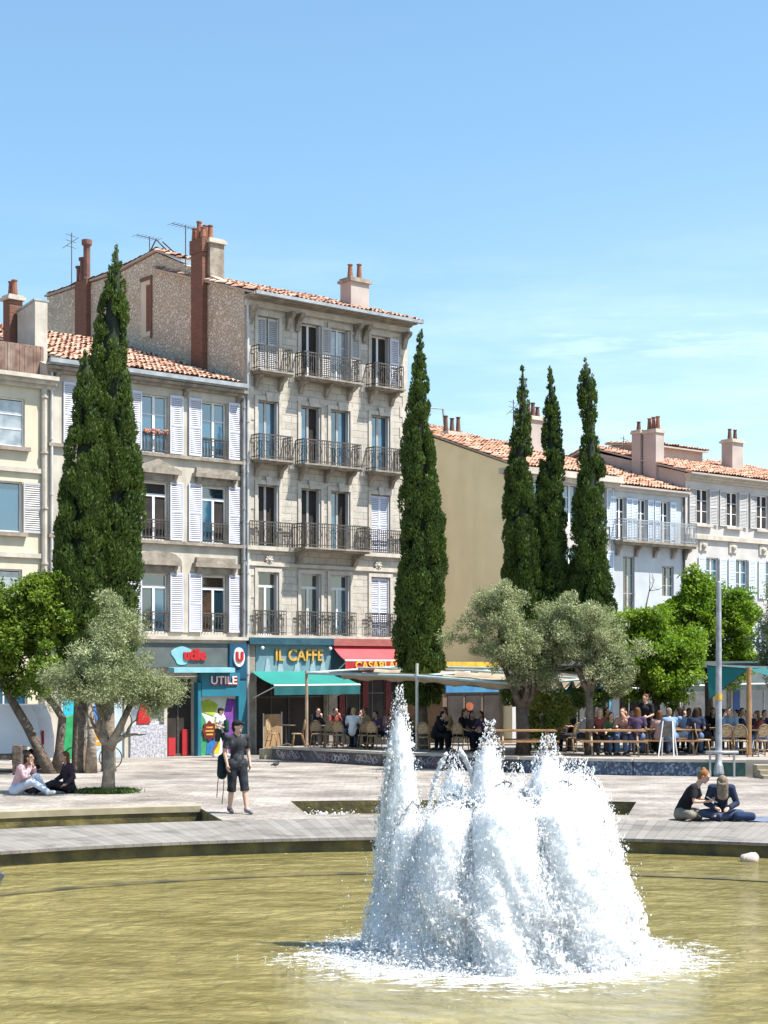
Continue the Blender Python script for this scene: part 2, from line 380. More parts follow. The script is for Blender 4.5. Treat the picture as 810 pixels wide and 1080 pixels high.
def arc_pts(r, a0, a1, st=1.0):
    k = max(2, int(abs(a1-a0)/st)); return [pol(r, a0 + (a1-a0)*i/k) for i in range(k+1)]
def ring_solid(name, r0, r1, z0, z1, m, a0=-180, a1=180, closed=True, origin=True):
    st = 1.0; k = int((a1-a0)/st); mb = MB((-PC[0], -PC[1], 0)); vs = []; fs = []
    for i in range(k + (0 if closed else 1)):
        a = a0 + (a1-a0)*i/k
        for r, z in ((r0, z0), (r1, z0), (r1, z1), (r0, z1)): vs.append((*pol(r, a), z))
    nn = k + (0 if closed else 1)
    for i in range(k):
        j = (i+1) % nn
        for q in range(4): fs.append((i*4+q, i*4+(q+1) % 4, j*4+(q+1) % 4, j*4+q))
    if not closed: fs += [(3, 2, 1, 0), ((nn-1)*4, (nn-1)*4+1, (nn-1)*4+2, (nn-1)*4+3)]
    mb.add(vs, fs); o = mb.build(name, m); o.location = (PC[0], PC[1], 0)
    return tag(o, kind='structure')
ring_solid('basin_coping', 12.42, 15.7, -.045, .004, M['coping'])
ring_solid('basin_wall', 12.5, 13.0, -.9, -.045, M['wet_stone'])
ring_solid('basin_inner_ledge', 9.55, 9.75, -.5, -.222, M['wet_stone'])
ring_solid('channel_kerb', 18.37, 18.8, -.07, .05, M['kerb'], -70, -15.2, False)
def channel(r0, r1, a0, a1):
    mb = MB(); k = 40; zb = -.42
    for i in range(k):
        p, q = a0+(a1-a0)*i/k, a0+(a1-a0)*(i+1)/k
        A, B, C_, D = pol(r0, p), pol(r0, q), pol(r1, q), pol(r1, p)
        mb.quad((*A, zb), (*B, zb), (*C_, zb), (*D, zb))
        mb.quad((*D, zb), (*C_, zb), (*C_, -.001), (*D, -.001))
        mb.quad((*B, zb), (*A, zb), (*A, -.001), (*B, -.001))
    for a in (a0, a1):
        A, B = pol(r0, a), pol(r1, a); mb.quad((*A, zb), (*B, zb), (*B, -.001), (*A, -.001))
    return tag(mb.build('water_channel', M['wet_stone']), kind='structure')
channel(15.7, 18.4, -70, -15.2); channel(16.6, 19.7, -9.2, 11.8)

# ---- water
def water_mat(name, foam=True):
    m = bpy.data.materials.new(name); m.use_nodes = True
    n = m.node_tree.nodes; l = m.node_tree.links; b = n['Principled BSDF']
    b.inputs['Roughness'].default_value = .07; b.inputs['IOR'].default_value = 1.33; b.inputs['Specular IOR Level'].default_value = .5
    tc = n.new('ShaderNodeTexCoord')
    # murky yellow-green water, mottled by the algae on the bottom
    nz = n.new('ShaderNodeTexNoise'); nz.inputs['Scale'].default_value = 1.1; nz.inputs['Detail'].default_value = 8; nz.inputs['Roughness'].default_value = .7
    mp = n.new('ShaderNodeMapping'); mp.inputs['Scale'].default_value = (.5, 1.6, 1); l.new(tc.outputs['Object'], mp.inputs['Vector']); l.new(mp.outputs[0], nz.inputs['Vector'])
    rp = n.new('ShaderNodeValToRGB'); e = rp.color_ramp.elements
    e[0].position = .34; e[0].color = (.15, .12, .03, 1); e[1].position = .66; e[1].color = (.325, .275, .105, 1)
    l.new(nz.outputs['Fac'], rp.inputs['Fac'])
    # ripples
    mp2 = n.new('ShaderNodeMapping'); mp2.inputs['Scale'].default_value = (1.0, 1.3, 1); l.new(tc.outputs['Object'], mp2.inputs['Vector'])
    w1 = n.new('ShaderNodeTexNoise'); w1.inputs['Scale'].default_value = 4.0; w1.inputs['Detail'].default_value = 7; w1.inputs['Roughness'].default_value = .62; w1.inputs['Distortion'].default_value = .6
    l.new(mp2.outputs[0], w1.inputs['Vector'])
    wv = n.new('ShaderNodeTexWave'); wv.wave_type = 'RINGS'; wv.rings_direction = 'SPHERICAL'; wv.inputs['Scale'].default_value = .55; wv.inputs['Distortion'].default_value = 9
    wv.inputs['Detail'].default_value = 3; wv.inputs['Detail Scale'].default_value = 1.2
    mp3 = n.new('ShaderNodeMapping'); mp3.inputs['Location'].default_value = (-1.1, -17.3, .2); l.new(tc.outputs['Object'], mp3.inputs['Vector']); l.new(mp3.outputs[0], wv.inputs['Vector'])
    ad = n.new('ShaderNodeMath'); ad.operation = 'MULTIPLY_ADD'; l.new(wv.outputs['Fac'], ad.inputs[0]); ad.inputs[1].default_value = .2; l.new(w1.outputs['Fac'], ad.inputs[2])
    bp = n.new('ShaderNodeBump'); bp.inputs['Strength'].default_value = 1.0; bp.inputs['Distance'].default_value = .15
    l.new(ad.outputs[0], bp.inputs['Height']); l.new(bp.outputs['Normal'], b.inputs['Normal'])
    col = rp.outputs['Color']
    if foam:   # churned white water round the jets, breaking up outwards
        ln = n.new('ShaderNodeVectorMath'); ln.operation = 'LENGTH'
        mp4 = n.new('ShaderNodeMapping'); mp4.inputs['Location'].default_value = (-1.25*.66, -16.95*.8, .24); mp4.inputs['Scale'].default_value = (.66, .8, 1)
        l.new(tc.outputs['Object'], mp4.inputs['Vector']); l.new(mp4.outputs[0], ln.inputs[0])
        fn = n.new('ShaderNodeTexNoise'); fn.inputs['Scale'].default_value = 7; fn.inputs['Detail'].default_value = 9; fn.inputs['Roughness'].default_value = .72; fn.inputs['Distortion'].default_value = .8
        mp5 = n.new('ShaderNodeMapping'); mp5.inputs['Scale'].default_value = (.7, 1.5, 1); l.new(tc.outputs['Object'], mp5.inputs['Vector']); l.new(mp5.outputs[0], fn.inputs['Vector'])
        mr = n.new('ShaderNodeMapRange'); mr.inputs['From Min'].default_value = .75; mr.inputs['From Max'].default_value = 2.1; mr.inputs['To Min'].default_value = .33; mr.inputs['To Max'].default_value = .72
        l.new(ln.outputs['Value'], mr.inputs['Value'])
        sb = n.new('ShaderNodeMath'); sb.operation = 'SUBTRACT'; l.new(fn.outputs['Fac'], sb.inputs[0]); l.new(mr.outputs[0], sb.inputs[1])
        sm = n.new('ShaderNodeMapRange'); sm.inputs['From Min'].default_value = -.02; sm.inputs['From Max'].default_value = .1; l.new(sb.outputs[0], sm.inputs['Value'])
        mx = n.new('ShaderNodeMix'); mx.data_type = 'RGBA'; l.new(sm.outputs[0], mx.inputs['Factor']); l.new(col, mx.inputs['A']); mx.inputs['B'].default_value = (.82, .84, .85, 1)
        col = mx.outputs['Result']
        rr = n.new('ShaderNodeMapRange'); rr.inputs['To Min'].default_value = .07; rr.inputs['To Max'].default_value = .6; l.new(sm.outputs[0], rr.inputs['Value']); l.new(rr.outputs[0], b.inputs['Roughness'])
    l.new(col, b.inputs['Base Color'])
    return m
M['water'] = water_mat('murky_pool_water'); M['water2'] = water_mat('murky_channel_water', False)
mb = MB(); mb.poly([(*pol(12.6, a), -.24) for a in range(180, -180, -3)])
tag(mb.build('pool_water', M['water']), kind='structure')
for (r0, r1, a0, a1) in ((15.7, 18.4, -70, -15.2), (16.6, 19.7, -9.2, 11.8)):
    mb = MB(); o_ = arc_pts(r0+.005, a0, a1); i_ = arc_pts(r1-.005, a0, a1)
    for k in range(len(o_)-1): mb.quad((*o_[k], -.27), (*i_[k], -.27), (*i_[k+1], -.27), (*o_[k+1], -.27))
    tag(mb.build('channel_water', M['water2']), kind='structure')

# ================================================================== FOUNTAIN (droplets + foamy cores)
def foam_mats():
    out = []
    for name, lace in (('dense_white_foam', 0), ('lacy_white_spray', 1), ('white_droplets', 2)):
        m = bpy.data.materials.new(name); m.use_nodes = True
        n = m.node_tree.nodes; l = m.node_tree.links; b = n['Principled BSDF']
        b.inputs['Base Color'].default_value = (.86, .875, .89, 1); b.inputs['Roughness'].default_value = .5
        b.inputs['Specular IOR Level'].default_value = .25; b.inputs['IOR'].default_value = 1.33
        if lace == 0:
            b.inputs['Subsurface Weight'].default_value = 1; b.inputs['Subsurface Radius'].default_value = (1, 1, 1); b.inputs['Subsurface Scale'].default_value = .2
        tr = n.new('ShaderNodeBsdfTranslucent'); tr.inputs['Color'].default_value = (.88, .89, .90, 1)
        mx = n.new('ShaderNodeMixShader'); mx.inputs[0].default_value = (.0, .5, .5)[lace]
        l.new(b.outputs[0], mx.inputs[1]); l.new(tr.outputs[0], mx.inputs[2]); last = mx.outputs[0]
        tc = n.new('ShaderNodeTexCoord'); mp = n.new('ShaderNodeMapping'); mp.inputs['Scale'].default_value = (1, 1, .38); l.new(tc.outputs['Object'], mp.inputs['Vector'])
        nz = n.new('ShaderNodeTexNoise'); nz.inputs['Scale'].default_value = 30; nz.inputs['Detail'].default_value = 5; nz.inputs['Roughness'].default_value = .62; nz.inputs['Distortion'].default_value = .5; l.new(mp.outputs[0], nz.inputs['Vector'])
        if lace == 0:
            bp = n.new('ShaderNodeBump'); bp.inputs['Strength'].default_value = .35; bp.inputs['Distance'].default_value = .03; l.new(nz.outputs['Fac'], bp.inputs['Height']); l.new(bp.outputs['Normal'], b.inputs['Normal'])
        if lace == 1:   # threads of water with air between, thinning out with height (attribute v)
            at = n.new('ShaderNodeAttribute'); at.attribute_name = 'v'
            gt = n.new('ShaderNodeMath'); gt.operation = 'SUBTRACT'; l.new(nz.outputs['Fac'], gt.inputs[0]); l.new(at.outputs['Fac'], gt.inputs[1])
            mr = n.new('ShaderNodeMapRange'); mr.inputs['From Min'].default_value = -.02; mr.inputs['From Max'].default_value = .03; l.new(gt.outputs[0], mr.inputs['Value'])
            tp = n.new('ShaderNodeBsdfTransparent'); m2 = n.new('ShaderNodeMixShader'); l.new(mr.outputs[0], m2.inputs[0]); l.new(tp.outputs[0], m2.inputs[1]); l.new(last, m2.inputs[2]); last = m2.outputs[0]
        l.new(last, n['Material Output'].inputs['Surface']); out.append(m)
    return out
M['foam'], M['lace'], M['spray'] = foam_mats()
OV = np.array([(1,0,0),(-1,0,0),(0,1,0),(0,-1,0),(0,0,1),(0,0,-1)], float)
OF = np.array([(0,2,4),(2,1,4),(1,3,4),(3,0,4),(2,0,5),(1,2,5),(3,1,5),(0,3,5)])
def drops(P, rad, stretch):
    """P Nx3, rad N, stretch N (vertical elongation) -> verts, tris"""
    N = len(P); a = RNG.uniform(0, 2*PI, N); ca, sa = np.cos(a), np.sin(a)
    V = OV[None]*rad[:, None, None]
    X = V[..., 0]*ca[:, None]-V[..., 1]*sa[:, None]; Yv = V[..., 0]*sa[:, None]+V[..., 1]*ca[:, None]
    Z = V[..., 2]*stretch[:, None]
    T = RNG.normal(0, .25, (N, 2)); X = X + Z*T[:, :1]; Yv = Yv + Z*T[:, 1:]
    V = np.stack([X, Yv, Z], -1) + P[:, None]
    F = OF[None] + (np.arange(N)*6)[:, None, None]
    return V.reshape(-1, 3), F.reshape(-1, 3)

def fnoise(z, a, seed):
    r = np.random.default_rng(seed); out = 0
    for k in range(9):
        fz, fa, p, q = r.uniform(1, 9), r.integers(1, 7), r.uniform(0, 6.3), r.uniform(.3, 1)
        out = out + q*np.sin(fz*z*2.2 + fa*a + p)
    return out/3.2

def jet(loc, H, rb, rt, label, seed, n=9000, lean=(0, 0), thin=.55, loose=.22, hc=.92):
    """one plume: dense foam low down, lacy threads of water round and above it, beads at the tip"""
    rg = np.random.default_rng(seed)
    root = empty('water_jet', (loc[0], loc[1], -.24), 0, label, 'fountain jet', 'water jets of the fountain')
    def rad(h): t = np.clip(h/H, 0, 1); return (rb*(1-t)**thin*(1-.25*t) + rt*np.sqrt(np.clip(1-t, 0, 1)))
    def shell(name, m, k, top, nz, na, rough, amp, thr=None, sd=0):
        zz = np.linspace(0, 1, nz)*H*top; aa = np.linspace(0, 2*PI, na, endpoint=False)
        Zg, Ag = np.meshgrid(zz, aa, indexing='ij'); t = Zg/H
        rr = rad(Zg)*k*(1+amp*fnoise(Zg*.35, Ag, seed)+amp*.5*fnoise(Zg*1.1, Ag*3, seed+5)+amp*.35*fnoise(Zg*3.0, Ag*8, seed+9+sd)) + rg.normal(0, rough, Zg.shape)
        close = np.clip((top-t)/.10, 0, 1)**.5; rr = np.maximum(rr*close, .003)
        V = np.stack([rr*np.cos(Ag)+lean[0]*t*t, rr*np.sin(Ag)+lean[1]*t*t, Zg + rg.normal(0, rough, Zg.shape)*(Zg > 0)], -1).reshape(-1, 3)
        i, q = np.meshgrid(np.arange(nz-1), np.arange(na), indexing='ij'); q2 = (q+1) % na
        F = np.stack([i*na+q, i*na+q2, (i+1)*na+q2, (i+1)*na+q], -1).reshape(-1, 4)
        at = None if thr is None else (thr[0]+(thr[1]-thr[0])*np.clip(t, 0, 1)**1.3).ravel()
        return np_mesh(name, V, F, m, root, attr=at, smooth=True)
    shell('water_column', M['foam'], .93, hc, 110, 90, .003, .09)
    shell('inner_spray', M['lace'], 1.0, .96, 90, 70, .006, .11, (.40, .56), 1)
    shell('outer_spray', M['lace'], 1.13, 1.0, 90, 70, .012, .16, (.50, .64), 2)
    m_ = int(n*.17); h2 = H*(.1+.93*rg.beta(1.5, 1.1, m_)); a2 = rg.uniform(0, 2*PI, m_)
    th = rg.integers(0, 30, m_); a2 = np.where(rg.random(m_) < .6, th/30*2*PI+rg.normal(0, .06, m_)+.8*np.sin(h2*3+th), a2)
    r2 = (rad(np.minimum(h2, H*.985))*1.02+.004)*(1+np.abs(rg.normal(0, loose*.8, m_)))
    t2 = np.minimum(h2/H, 1.0); P2 = np.stack([r2*np.cos(a2)+lean[0]*t2*t2, r2*np.sin(a2)+lean[1]*t2*t2, h2], -1)
    V2, F2 = drops(P2, rg.gamma(1.8, .0019, m_)+.0016, rg.uniform(.8, 2.4, m_))
    np_mesh('spray_drops', V2, F2, M['spray'], root)
    return root
FZ = 17.2
def fx(px, Y=FZ): return (px-405)/1700*Y
jet((.17, 17.3), 2.76, .21, .13, 'tallest and leftmost water jet, thin and ragged, apart from the mass', 1, 8000, (.0, 0), .7, .4)
jet((.75, 17.35), 2.08, .26, .15, 'short blunt water jet between the tall left jet and the pointed middle one', 2, 7000)
jet((1.07, 17.1), 2.40, .27, .15, 'second tallest water jet, pointed, in the middle of the fountain', 3, 9000, (.05, 0), .6, .35)
jet((1.76, 17.0), 2.27, .36, .11, 'water jet with a thin spike above broad shoulders, right of centre', 4, 12000, (-.03, 0), .45)
jet((1.42, 17.2), 1.96, .32, .16, 'low water jet in the notch between the middle jet and the spiked jet', 8, 7000)
jet((2.06, 17.1), 2.02, .38, .20, 'broad flat topped water jet to the right of the spiked one', 5, 12000, (-.02, 0), .35)
jet((2.16, 17.15), 1.92, .42, .15, 'rightmost water jet, broad, sloping down to the pool on its right', 6, 12000, (0, 0), .5)
jet((.30, 17.0), 1.62, .34, .14, 'low water jet at the foot of the tall left one', 9, 9000, (0, 0), .5, .5)
jet((.70, 16.75), 1.72, .46, .16, 'broad low water jet at the front left of the white mass', 10, 12000, (0, 0), .28)
jet((1.25, 16.6), 1.86, .52, .16, 'broad low water jet at the front centre of the white mass', 11, 14000, (0, 0), .26)
jet((1.85, 16.7), 1.86, .55, .16, 'broad low water jet at the front right of the white mass', 12, 14000, (0, 0), .26)
jet((.92, 16.95), 1.62, .70, .14, 'very broad low water jet filling the left half of the white mass', 13, 12000, (0, 0), .24)
jet((1.62, 16.95), 1.70, .78, .14, 'very broad low water jet filling the right half of the white mass', 14, 12000, (0, 0), .24)
# two stray strings of water thrown from the jets
def splash():
    rg = np.random.default_rng(5); N = 15000
    a = rg.uniform(0, 2*PI, N); r = .9+np.abs(rg.normal(0, .26, N)); 
    P = np.stack([1.22+r*1.42*np.cos(a), 16.95+r*1.0*np.sin(a), -.24+np.abs(rg.normal(0, .13, N))*np.exp(-(r-.9)*3.0)], -1)
    V, F = drops(P, rg.gamma(1.8, .0032, N)+.002, rg.uniform(.35, 1.0, N))
    tag(np_mesh('splash_foam', V, F, M['spray']), 'white churned foam spreading on the pool round the jets', 'foam', kind='stuff')
    N = 320; P = []
    for (p0, p1, p2) in (((.42, 17.2, 1.0), (.52, 17.2, 1.62), (.66, 17.2, 1.86)), ((1.0, 17.2, 1.5), (.9, 17.2, 1.75), (.82, 17.2, 1.9)), ((.02,17.2,.6),(-.02,17.2,1.3),(.08,17.2,2.0))):
        t = rg.random(N)[:, None]; p0, p1, p2 = map(np.array, (p0, p1, p2))
        P.append((1-t)**2*p0+2*t*(1-t)*p1+t*t*p2 + rg.normal(0, .006, (N, 3)))
    P = np.concatenate(P); V, F = drops(P, rg.gamma(3, .004, len(P))+.004, rg.uniform(.8, 1.6, len(P)))
    tag(np_mesh('water_threads', V, F, M['spray']), 'loose curling threads of water flung off the jets', 'water spray', kind='stuff')
    N = 7000; a = np.radians(rg.uniform(-9, 11.5, N)); r = 16.8+2.4*rg.beta(1.2, 2.5, N)
    keep = (np.sin(a*37)+.5*np.sin(a*90) > -.2); a = a[keep]; r = r[keep]; N = len(a)
    P = np.stack([PC[0]+r*np.sin(a), PC[1]+r*np.cos(a), -.27+np.abs(rg.normal(0, .07, N))], -1)
    V, F = drops(P, rg.gamma(2.0, .008, N)+.005, rg.uniform(.5, 1, N))
    tag(np_mesh('channel_froth', V, F, M['spray']), 'white froth bubbling in the channel behind the coping', 'foam', kind='stuff')
splash()
# ================================================================== BUILDINGS
AF = R(40); F0 = Vector((-5.25, 60.7)); U = Vector((math.cos(AF), math.sin(AF))); NI = Vector((-math.sin(AF), math.cos(AF)))
def fpt(s, y, z): p = F0 + U*s + NI*y; return (p.x, p.y, z)

class Bld:
    def __init__(b, s0, s1, label):
        b.s0, b.s1 = s0, s1
        b.root = empty('apartment_building', fpt(s0, 0, -.5), AF, label, 'building', 'houses along the square')
        b.cache = {}
    def mb(b): return MB((-b.s0, 0, .5))
    def put(b, mb, name, m, parent=None, **k): return mb.build(name, m, parent or b.root, **k)
    def facade(b, zt, ops, m, rev=.24, z0=-.5):
        mb = b.mb(); xs = sorted({b.s0, b.s1} | {o[0] for o in ops} | {o[1] for o in ops}); zs = sorted({z0, zt} | {o[2] for o in ops} | {o[3] for o in ops})
        def inside(x, z): return any(o[0] < x < o[1] and o[2] < z < o[3] for o in ops)
        for i in range(len(xs)-1):
            for k in range(len(zs)-1):
                if not inside((xs[i]+xs[i+1])/2, (zs[k]+zs[k+1])/2):
                    mb.quad((xs[i], 0, zs[k]), (xs[i+1], 0, zs[k]), (xs[i+1], 0, zs[k+1]), (xs[i], 0, zs[k+1]))
        for a, c, p, q in ops:
            mb.quad((a, 0, p), (a, rev, p), (a, rev, q), (a, 0, q)); mb.quad((c, rev, p), (c, 0, p), (c, 0, q), (c, rev, q))
            mb.quad((a, rev, q), (c, rev, q), (c, 0, q), (a, 0, q)); mb.quad((a, 0, p), (c, 0, p), (c, rev, p), (a, rev, p))
        return b.put(mb, 'facade_wall', m)
    def side(b, s, prof, m, name='side_wall', th=.3, left=True):   # prof: list of (y, z) top outline front -> back
        mb = b.mb(); D = prof[-1][0]
        pts = [(prof[0][0], -.5)] + prof + [(D, -.5)]
        mb.prism_x(pts, s, s+th) if left else mb.prism_x(pts, s-th, s)
        return b.put(mb, name, m)
    def back(b, D, zt, m):
        mb = b.mb(); mb.box(b.s0+.31, b.s1-.31, D-.3, D-.01, -.5, zt); return b.put(mb, 'back_wall', m)
    def window(b, cx, w, zb, h, style='glass', frame='frame', y=.15, panes=None, bars=True, transom=.76):
        key = (round(w, 2), round(h, 2), style, frame, transom)
        if key in b.cache:
            o = dup(b.cache[key], parent=b.root); o.location = (cx-b.s0, y, zb+.5); return o
        f = MB(); t = .055
        f.box(-w/2, -w/2+t, 0, .07, 0, h); f.box(w/2-t, w/2, 0, .07, 0, h); f.box(-w/2+t, w/2-t, 0, .07, h-t, h); f.box(-w/2+t, w/2-t, 0, .07, 0, t)
        ht = h*transom if transom else h-t
        if transom: f.box(-w/2+t, w/2-t, -.012, .06, ht-.05, ht+.05)
        f.box(-.05, .05, -.008, .055, t, ht-(.05 if transom else 0))
        if bars:
            for sx in (-1, 1):
                c = sx*(w/4)
                for q in (.36, .68): f.box(min(sx*.05, sx*(w/2-t)), max(sx*.05, sx*(w/2-t)), .01, .045, t+(ht-t)*q-.015, t+(ht-t)*q+.015)
        o = f.build('window', M[frame], b.root); o.location = (cx-b.s0, y, zb+.5)
        p = MB(); p.cur = 0
        pm = {'glass': ['glass', 'glass_blue', 'glass'], 'blue': ['glass_blue', 'glass_blue', 'glass_blue'], 'dark': ['dark_void']*3, 'curtain': ['glass_pale', 'glass_pale', 'glass'],
              'warm': ['glass_warm', 'glass', 'glass_warm'], 'half': ['glass_blue', 'dark_void', 'glass']}[style]
        rects = [(-w/2+t, -.02, t, ht-.03), (.02, w/2-t, t, ht-.03)] + ([(-w/2+t, w/2-t, ht+.03, h-t)] if transom else [])
        tilt = random.uniform(-.012, .012)
        for i, (x0, x1, z0, z1) in enumerate(rects):
            p.cur = i; p.box(x0, x1, .03+(tilt if i == 0 else 0), .05, z0, z1)
        p.build('pane', [M[x] for x in pm], o)
        b.cache[key] = o; return o
    def louvre(b, cx, w, zb, h, m, y=-.045, ang=0.0, name='shutter'):
        key = ('sh', round(w, 2), round(h, 2), m)
        if key in b.cache: o = dup(b.cache[key], parent=b.root)
        else:
            f = MB(); t = .05
            f.box(-w/2, -w/2+t, -.02, .02, 0, h); f.box(w/2-t, w/2, -.02, .02, 0, h)
            for z in (0, h*.5-.04, h-.08): f.box(-w/2+t, w/2-t, -.018, .018, z, z+.08)
            n = int(h/.075)
            for i in range(n):
                z = .05+i*(h-.1)/n
                f.quad((-w/2+t, -.014, z), (w/2-t, -.014, z), (w/2-t, .012, z+.055), (-w/2+t, .012, z+.055))
            o = f.build(name, M[m], b.root); b.cache[key] = o
        o.location = (cx-b.s0, y, zb+.5); o.rotation_euler = (0, 0, ang); return o
    def railing(b, x0, x1, z, d, h=.92, parent=None, m='iron', sides=True, bars=.105, fancy=True, y0=0.0):
        mb = b.mb(); yf = -d
        def run(p, q):
            p = Vector(p); q = Vector(q); L = (q-p).length; k = max(1, int(L/bars)); dx = (q-p)/L
            nrm = Vector((-dx.y, dx.x, 0))*.013
            for zz, t in ((h, .022), (h*.86, .012), (.10, .016)):
                c = [p-nrm+Vector((0,0,zz-t)), q-nrm+Vector((0,0,zz-t)), q+nrm+Vector((0,0,zz-t)), p+nrm+Vector((0,0,zz-t))]
                c2 = [v+Vector((0,0,2*t)) for v in c]
                mb.add(c+c2, [(0,3,2,1),(4,5,6,7),(0,1,5,4),(1,2,6,5),(2,3,7,6),(3,0,4,7)])
            for i in range(k+1):
                v = p+(q-p)*i/k; r = .011
                mb.box(v.x-r, v.x+r, v.y-r, v.y+r, v.z+.0, v.z+h)
            if fancy:
                kk = max(1, int(L/.42))
                for i in range(kk):
                    c = p+(q-p)*(i+.5)/kk
                    ring = [c+dx*(.12*math.cos(a))+Vector((0, 0, .5+.20*math.sin(a)))-nrm*1.4 for a in [j*PI/5 for j in range(11)]]
                    mb.tube(ring, .011, 4, False)
        run((x0, yf, z), (x1, yf, z))
        if sides: run((x0, yf, z), (x0, y0-.02, z)); run((x1, y0-.02, z), (x1, yf, z))
        return mb.build('railing', M[m], parent or b.root)
    def balcony(b, x0, x1, z, d, th=.13, brackets=(), slab='stone_trim', h=.92, m='iron', fancy=True):
        mb = b.mb(); mb.box(x0-.05, x1+.05, -d-.08, -.002, z-th*.5, z); mb.box(x0, x1, -d, -.002, z-th, z-th*.5)
        o = mb.build('balcony', M[slab], b.root)
        b.railing(x0, x1, z, d-.02, h, parent=o, m=m, fancy=fancy)
        for x in brackets: b.bracket(x, z-th, d*.8, .5, o)
        return o
    def bracket(b, x, z, d, hh, parent=None, w=.16, m='stone_trim'):
        mb = b.mb(); pts = [(-.002, z), (-d, z), (-d, z-hh*.18), (-d*.82, z-hh*.3), (-d*.5, z-hh*.42), (-d*.32, z-hh*.75), (-.14*d-.03, z-hh), (-.002, z-hh)]
        mb.prism_x(pts, x-w/2, x+w/2); return mb.build('bracket', M[m], parent or b.root)
    def tiles(b, x0, x1, pts, m='tile', seed=0, over=True, name='roof'):
        """barrel tile slopes through the (y, z) polyline pts"""
        rg = np.random.default_rng(seed); V = []; F = []; A = []; px = .21; nx = int((x1-x0)/px); sub = 4
        for (ya, za), (yb, zb) in zip(pts[:-1], pts[1:]):
            L = math.hypot(yb-ya, zb-za); nr = max(1, int(L/.38))
            ny, nzv = -(zb-za)/L, (yb-ya)/L
            wob = rg.normal(0, .018, (nr+1, nx))
            for r in range(nr):
                k0 = len(V)
                for e in (0, 1):
                    t = (r+e*1.06)/nr; y = ya+(yb-ya)*t; z = za+(zb-za)*t
                    for i in range(nx*sub+1):
                        ph = (i % sub)/sub; c = i//sub
                        hgt = .075*abs(math.sin(PI*ph)) + (.045 if e == 0 else 0) + wob[r, min(c, nx-1)]
                        V.append((x0+(x1-x0)*i/(nx*sub)-b.s0, y+ny*hgt, z+nzv*hgt+.5))
                        rr = np.random.default_rng((seed*7919+r*131+min(c, nx-1)*17+int(ya*10)) % 2**31).random(); A.append(rr if (i % sub) else max(0, rr-.5))
                w = nx*sub+1
                for i in range(w-1): F.append((k0+i, k0+i+1, k0+w+i+1, k0+w+i))
        # flat deck under the tiles
        A = np.array(A); o = np_mesh(name, np.array(V), np.array(F), M[m], b.root, attr=A)
        d = b.mb()
        for (ya, za), (yb, zb) in zip(pts[:-1], pts[1:]):
            d.prism_x([(ya, za-.09), (yb, zb-.09), (yb, zb-.012), (ya, za-.012)], x0+.02, x1-.02)
        d.build('roof_deck', M['pink_wall'], o)
        return o
    def chimney(b, x0, x1, y0, y1, z0, z1, m, pots=2, potm='pot', cap='stone_light', parent=None, poth=.6, capsz=.09):
        mb = b.mb(); mb.box(x0, x1, y0, y1, z0, z1); o = mb.build('chimney', M[m], parent or b.root)
        c = b.mb(); c.box(x0-capsz, x1+capsz, y0-capsz, y1+capsz, z1+.001, z1+.11); c.box(x0-.03, x1+.03, y0-.03, y1+.03, z1+.111, z1+.19); c.build('chimney_cap', M[cap], o)
        p = b.mb(); lx = (x1-x0) > (y1-y0)
        for i in range(pots):
            t = (i+.5)/pots; x = x0+(x1-x0)*t if lx else (x0+x1)/2; y = (y0+y1)/2 if lx else y0+(y1-y0)*t
            hh = poth*random.uniform(.8, 1.15)
            p.lathe([(.10, 0), (.12, .05), (.10, hh*.5), (.085, hh*.92), (.115, hh*.94), (.115, hh), (.07, hh), (.07, hh-.1)], (x, y, z1+.19), 10)
        if pots: p.build('chimney_pots', M[potm], o, smooth=False)
        return o
    def antenna(b, x, y, z, h, kind=0, parent=None):
        mb = b.mb(); mb.tube([(x, y, z), (x, y, z+h)], .022, 5)
        if kind == 0:
            mb.tube([(x-.7, y-.1, z+h-.05), (x+.5, y+.1, z+h-.02)], .014, 4)
            for i in range(7):
                q = -.65+i*.18; mb.tube([(x+q, y-.3, z+h-.04), (x+q, y+.3, z+h-.03)], .01, 4)
        else:
            for q in (.1, .35, .6): mb.tube([(x-.28, y, z+h-q), (x+.28, y+.1, z+h-q-.03)], .012, 4)
            mb.tube([(x-.45, y, z+h-.75), (x+.35, y, z+h-.15)], .014, 4)
        return mb.build('antenna', M['iron'], parent or b.root)
    def pipe(b, s, z0, z1, m='pipe', r=.055, y=-.09):
        mb = b.mb(); mb.tube([(s, y, z0), (s, y, z1)], r, 8)
        for z in np.arange(z0+1, z1, 1.9): mb.tube([(s, y, z), (s, y, z+.06)], r*1.35, 8)
        return mb.build('drainpipe', M[m], b.root)
    def band(b, x0, x1, z0, z1, d, m='stone_trim', name='cornice', steps=1):
        mb = b.mb(); h = (z1-z0)/steps
        for i in range(steps):
            mb.box(x0-(.0 if i == 0 else .02*i), x1+.02*i, -d*(i+1)/steps, -.001-.0005*i, z0+h*i+(.001 if i else 0), z0+h*(i+1))
        return mb.build(name, M[m], b.root)

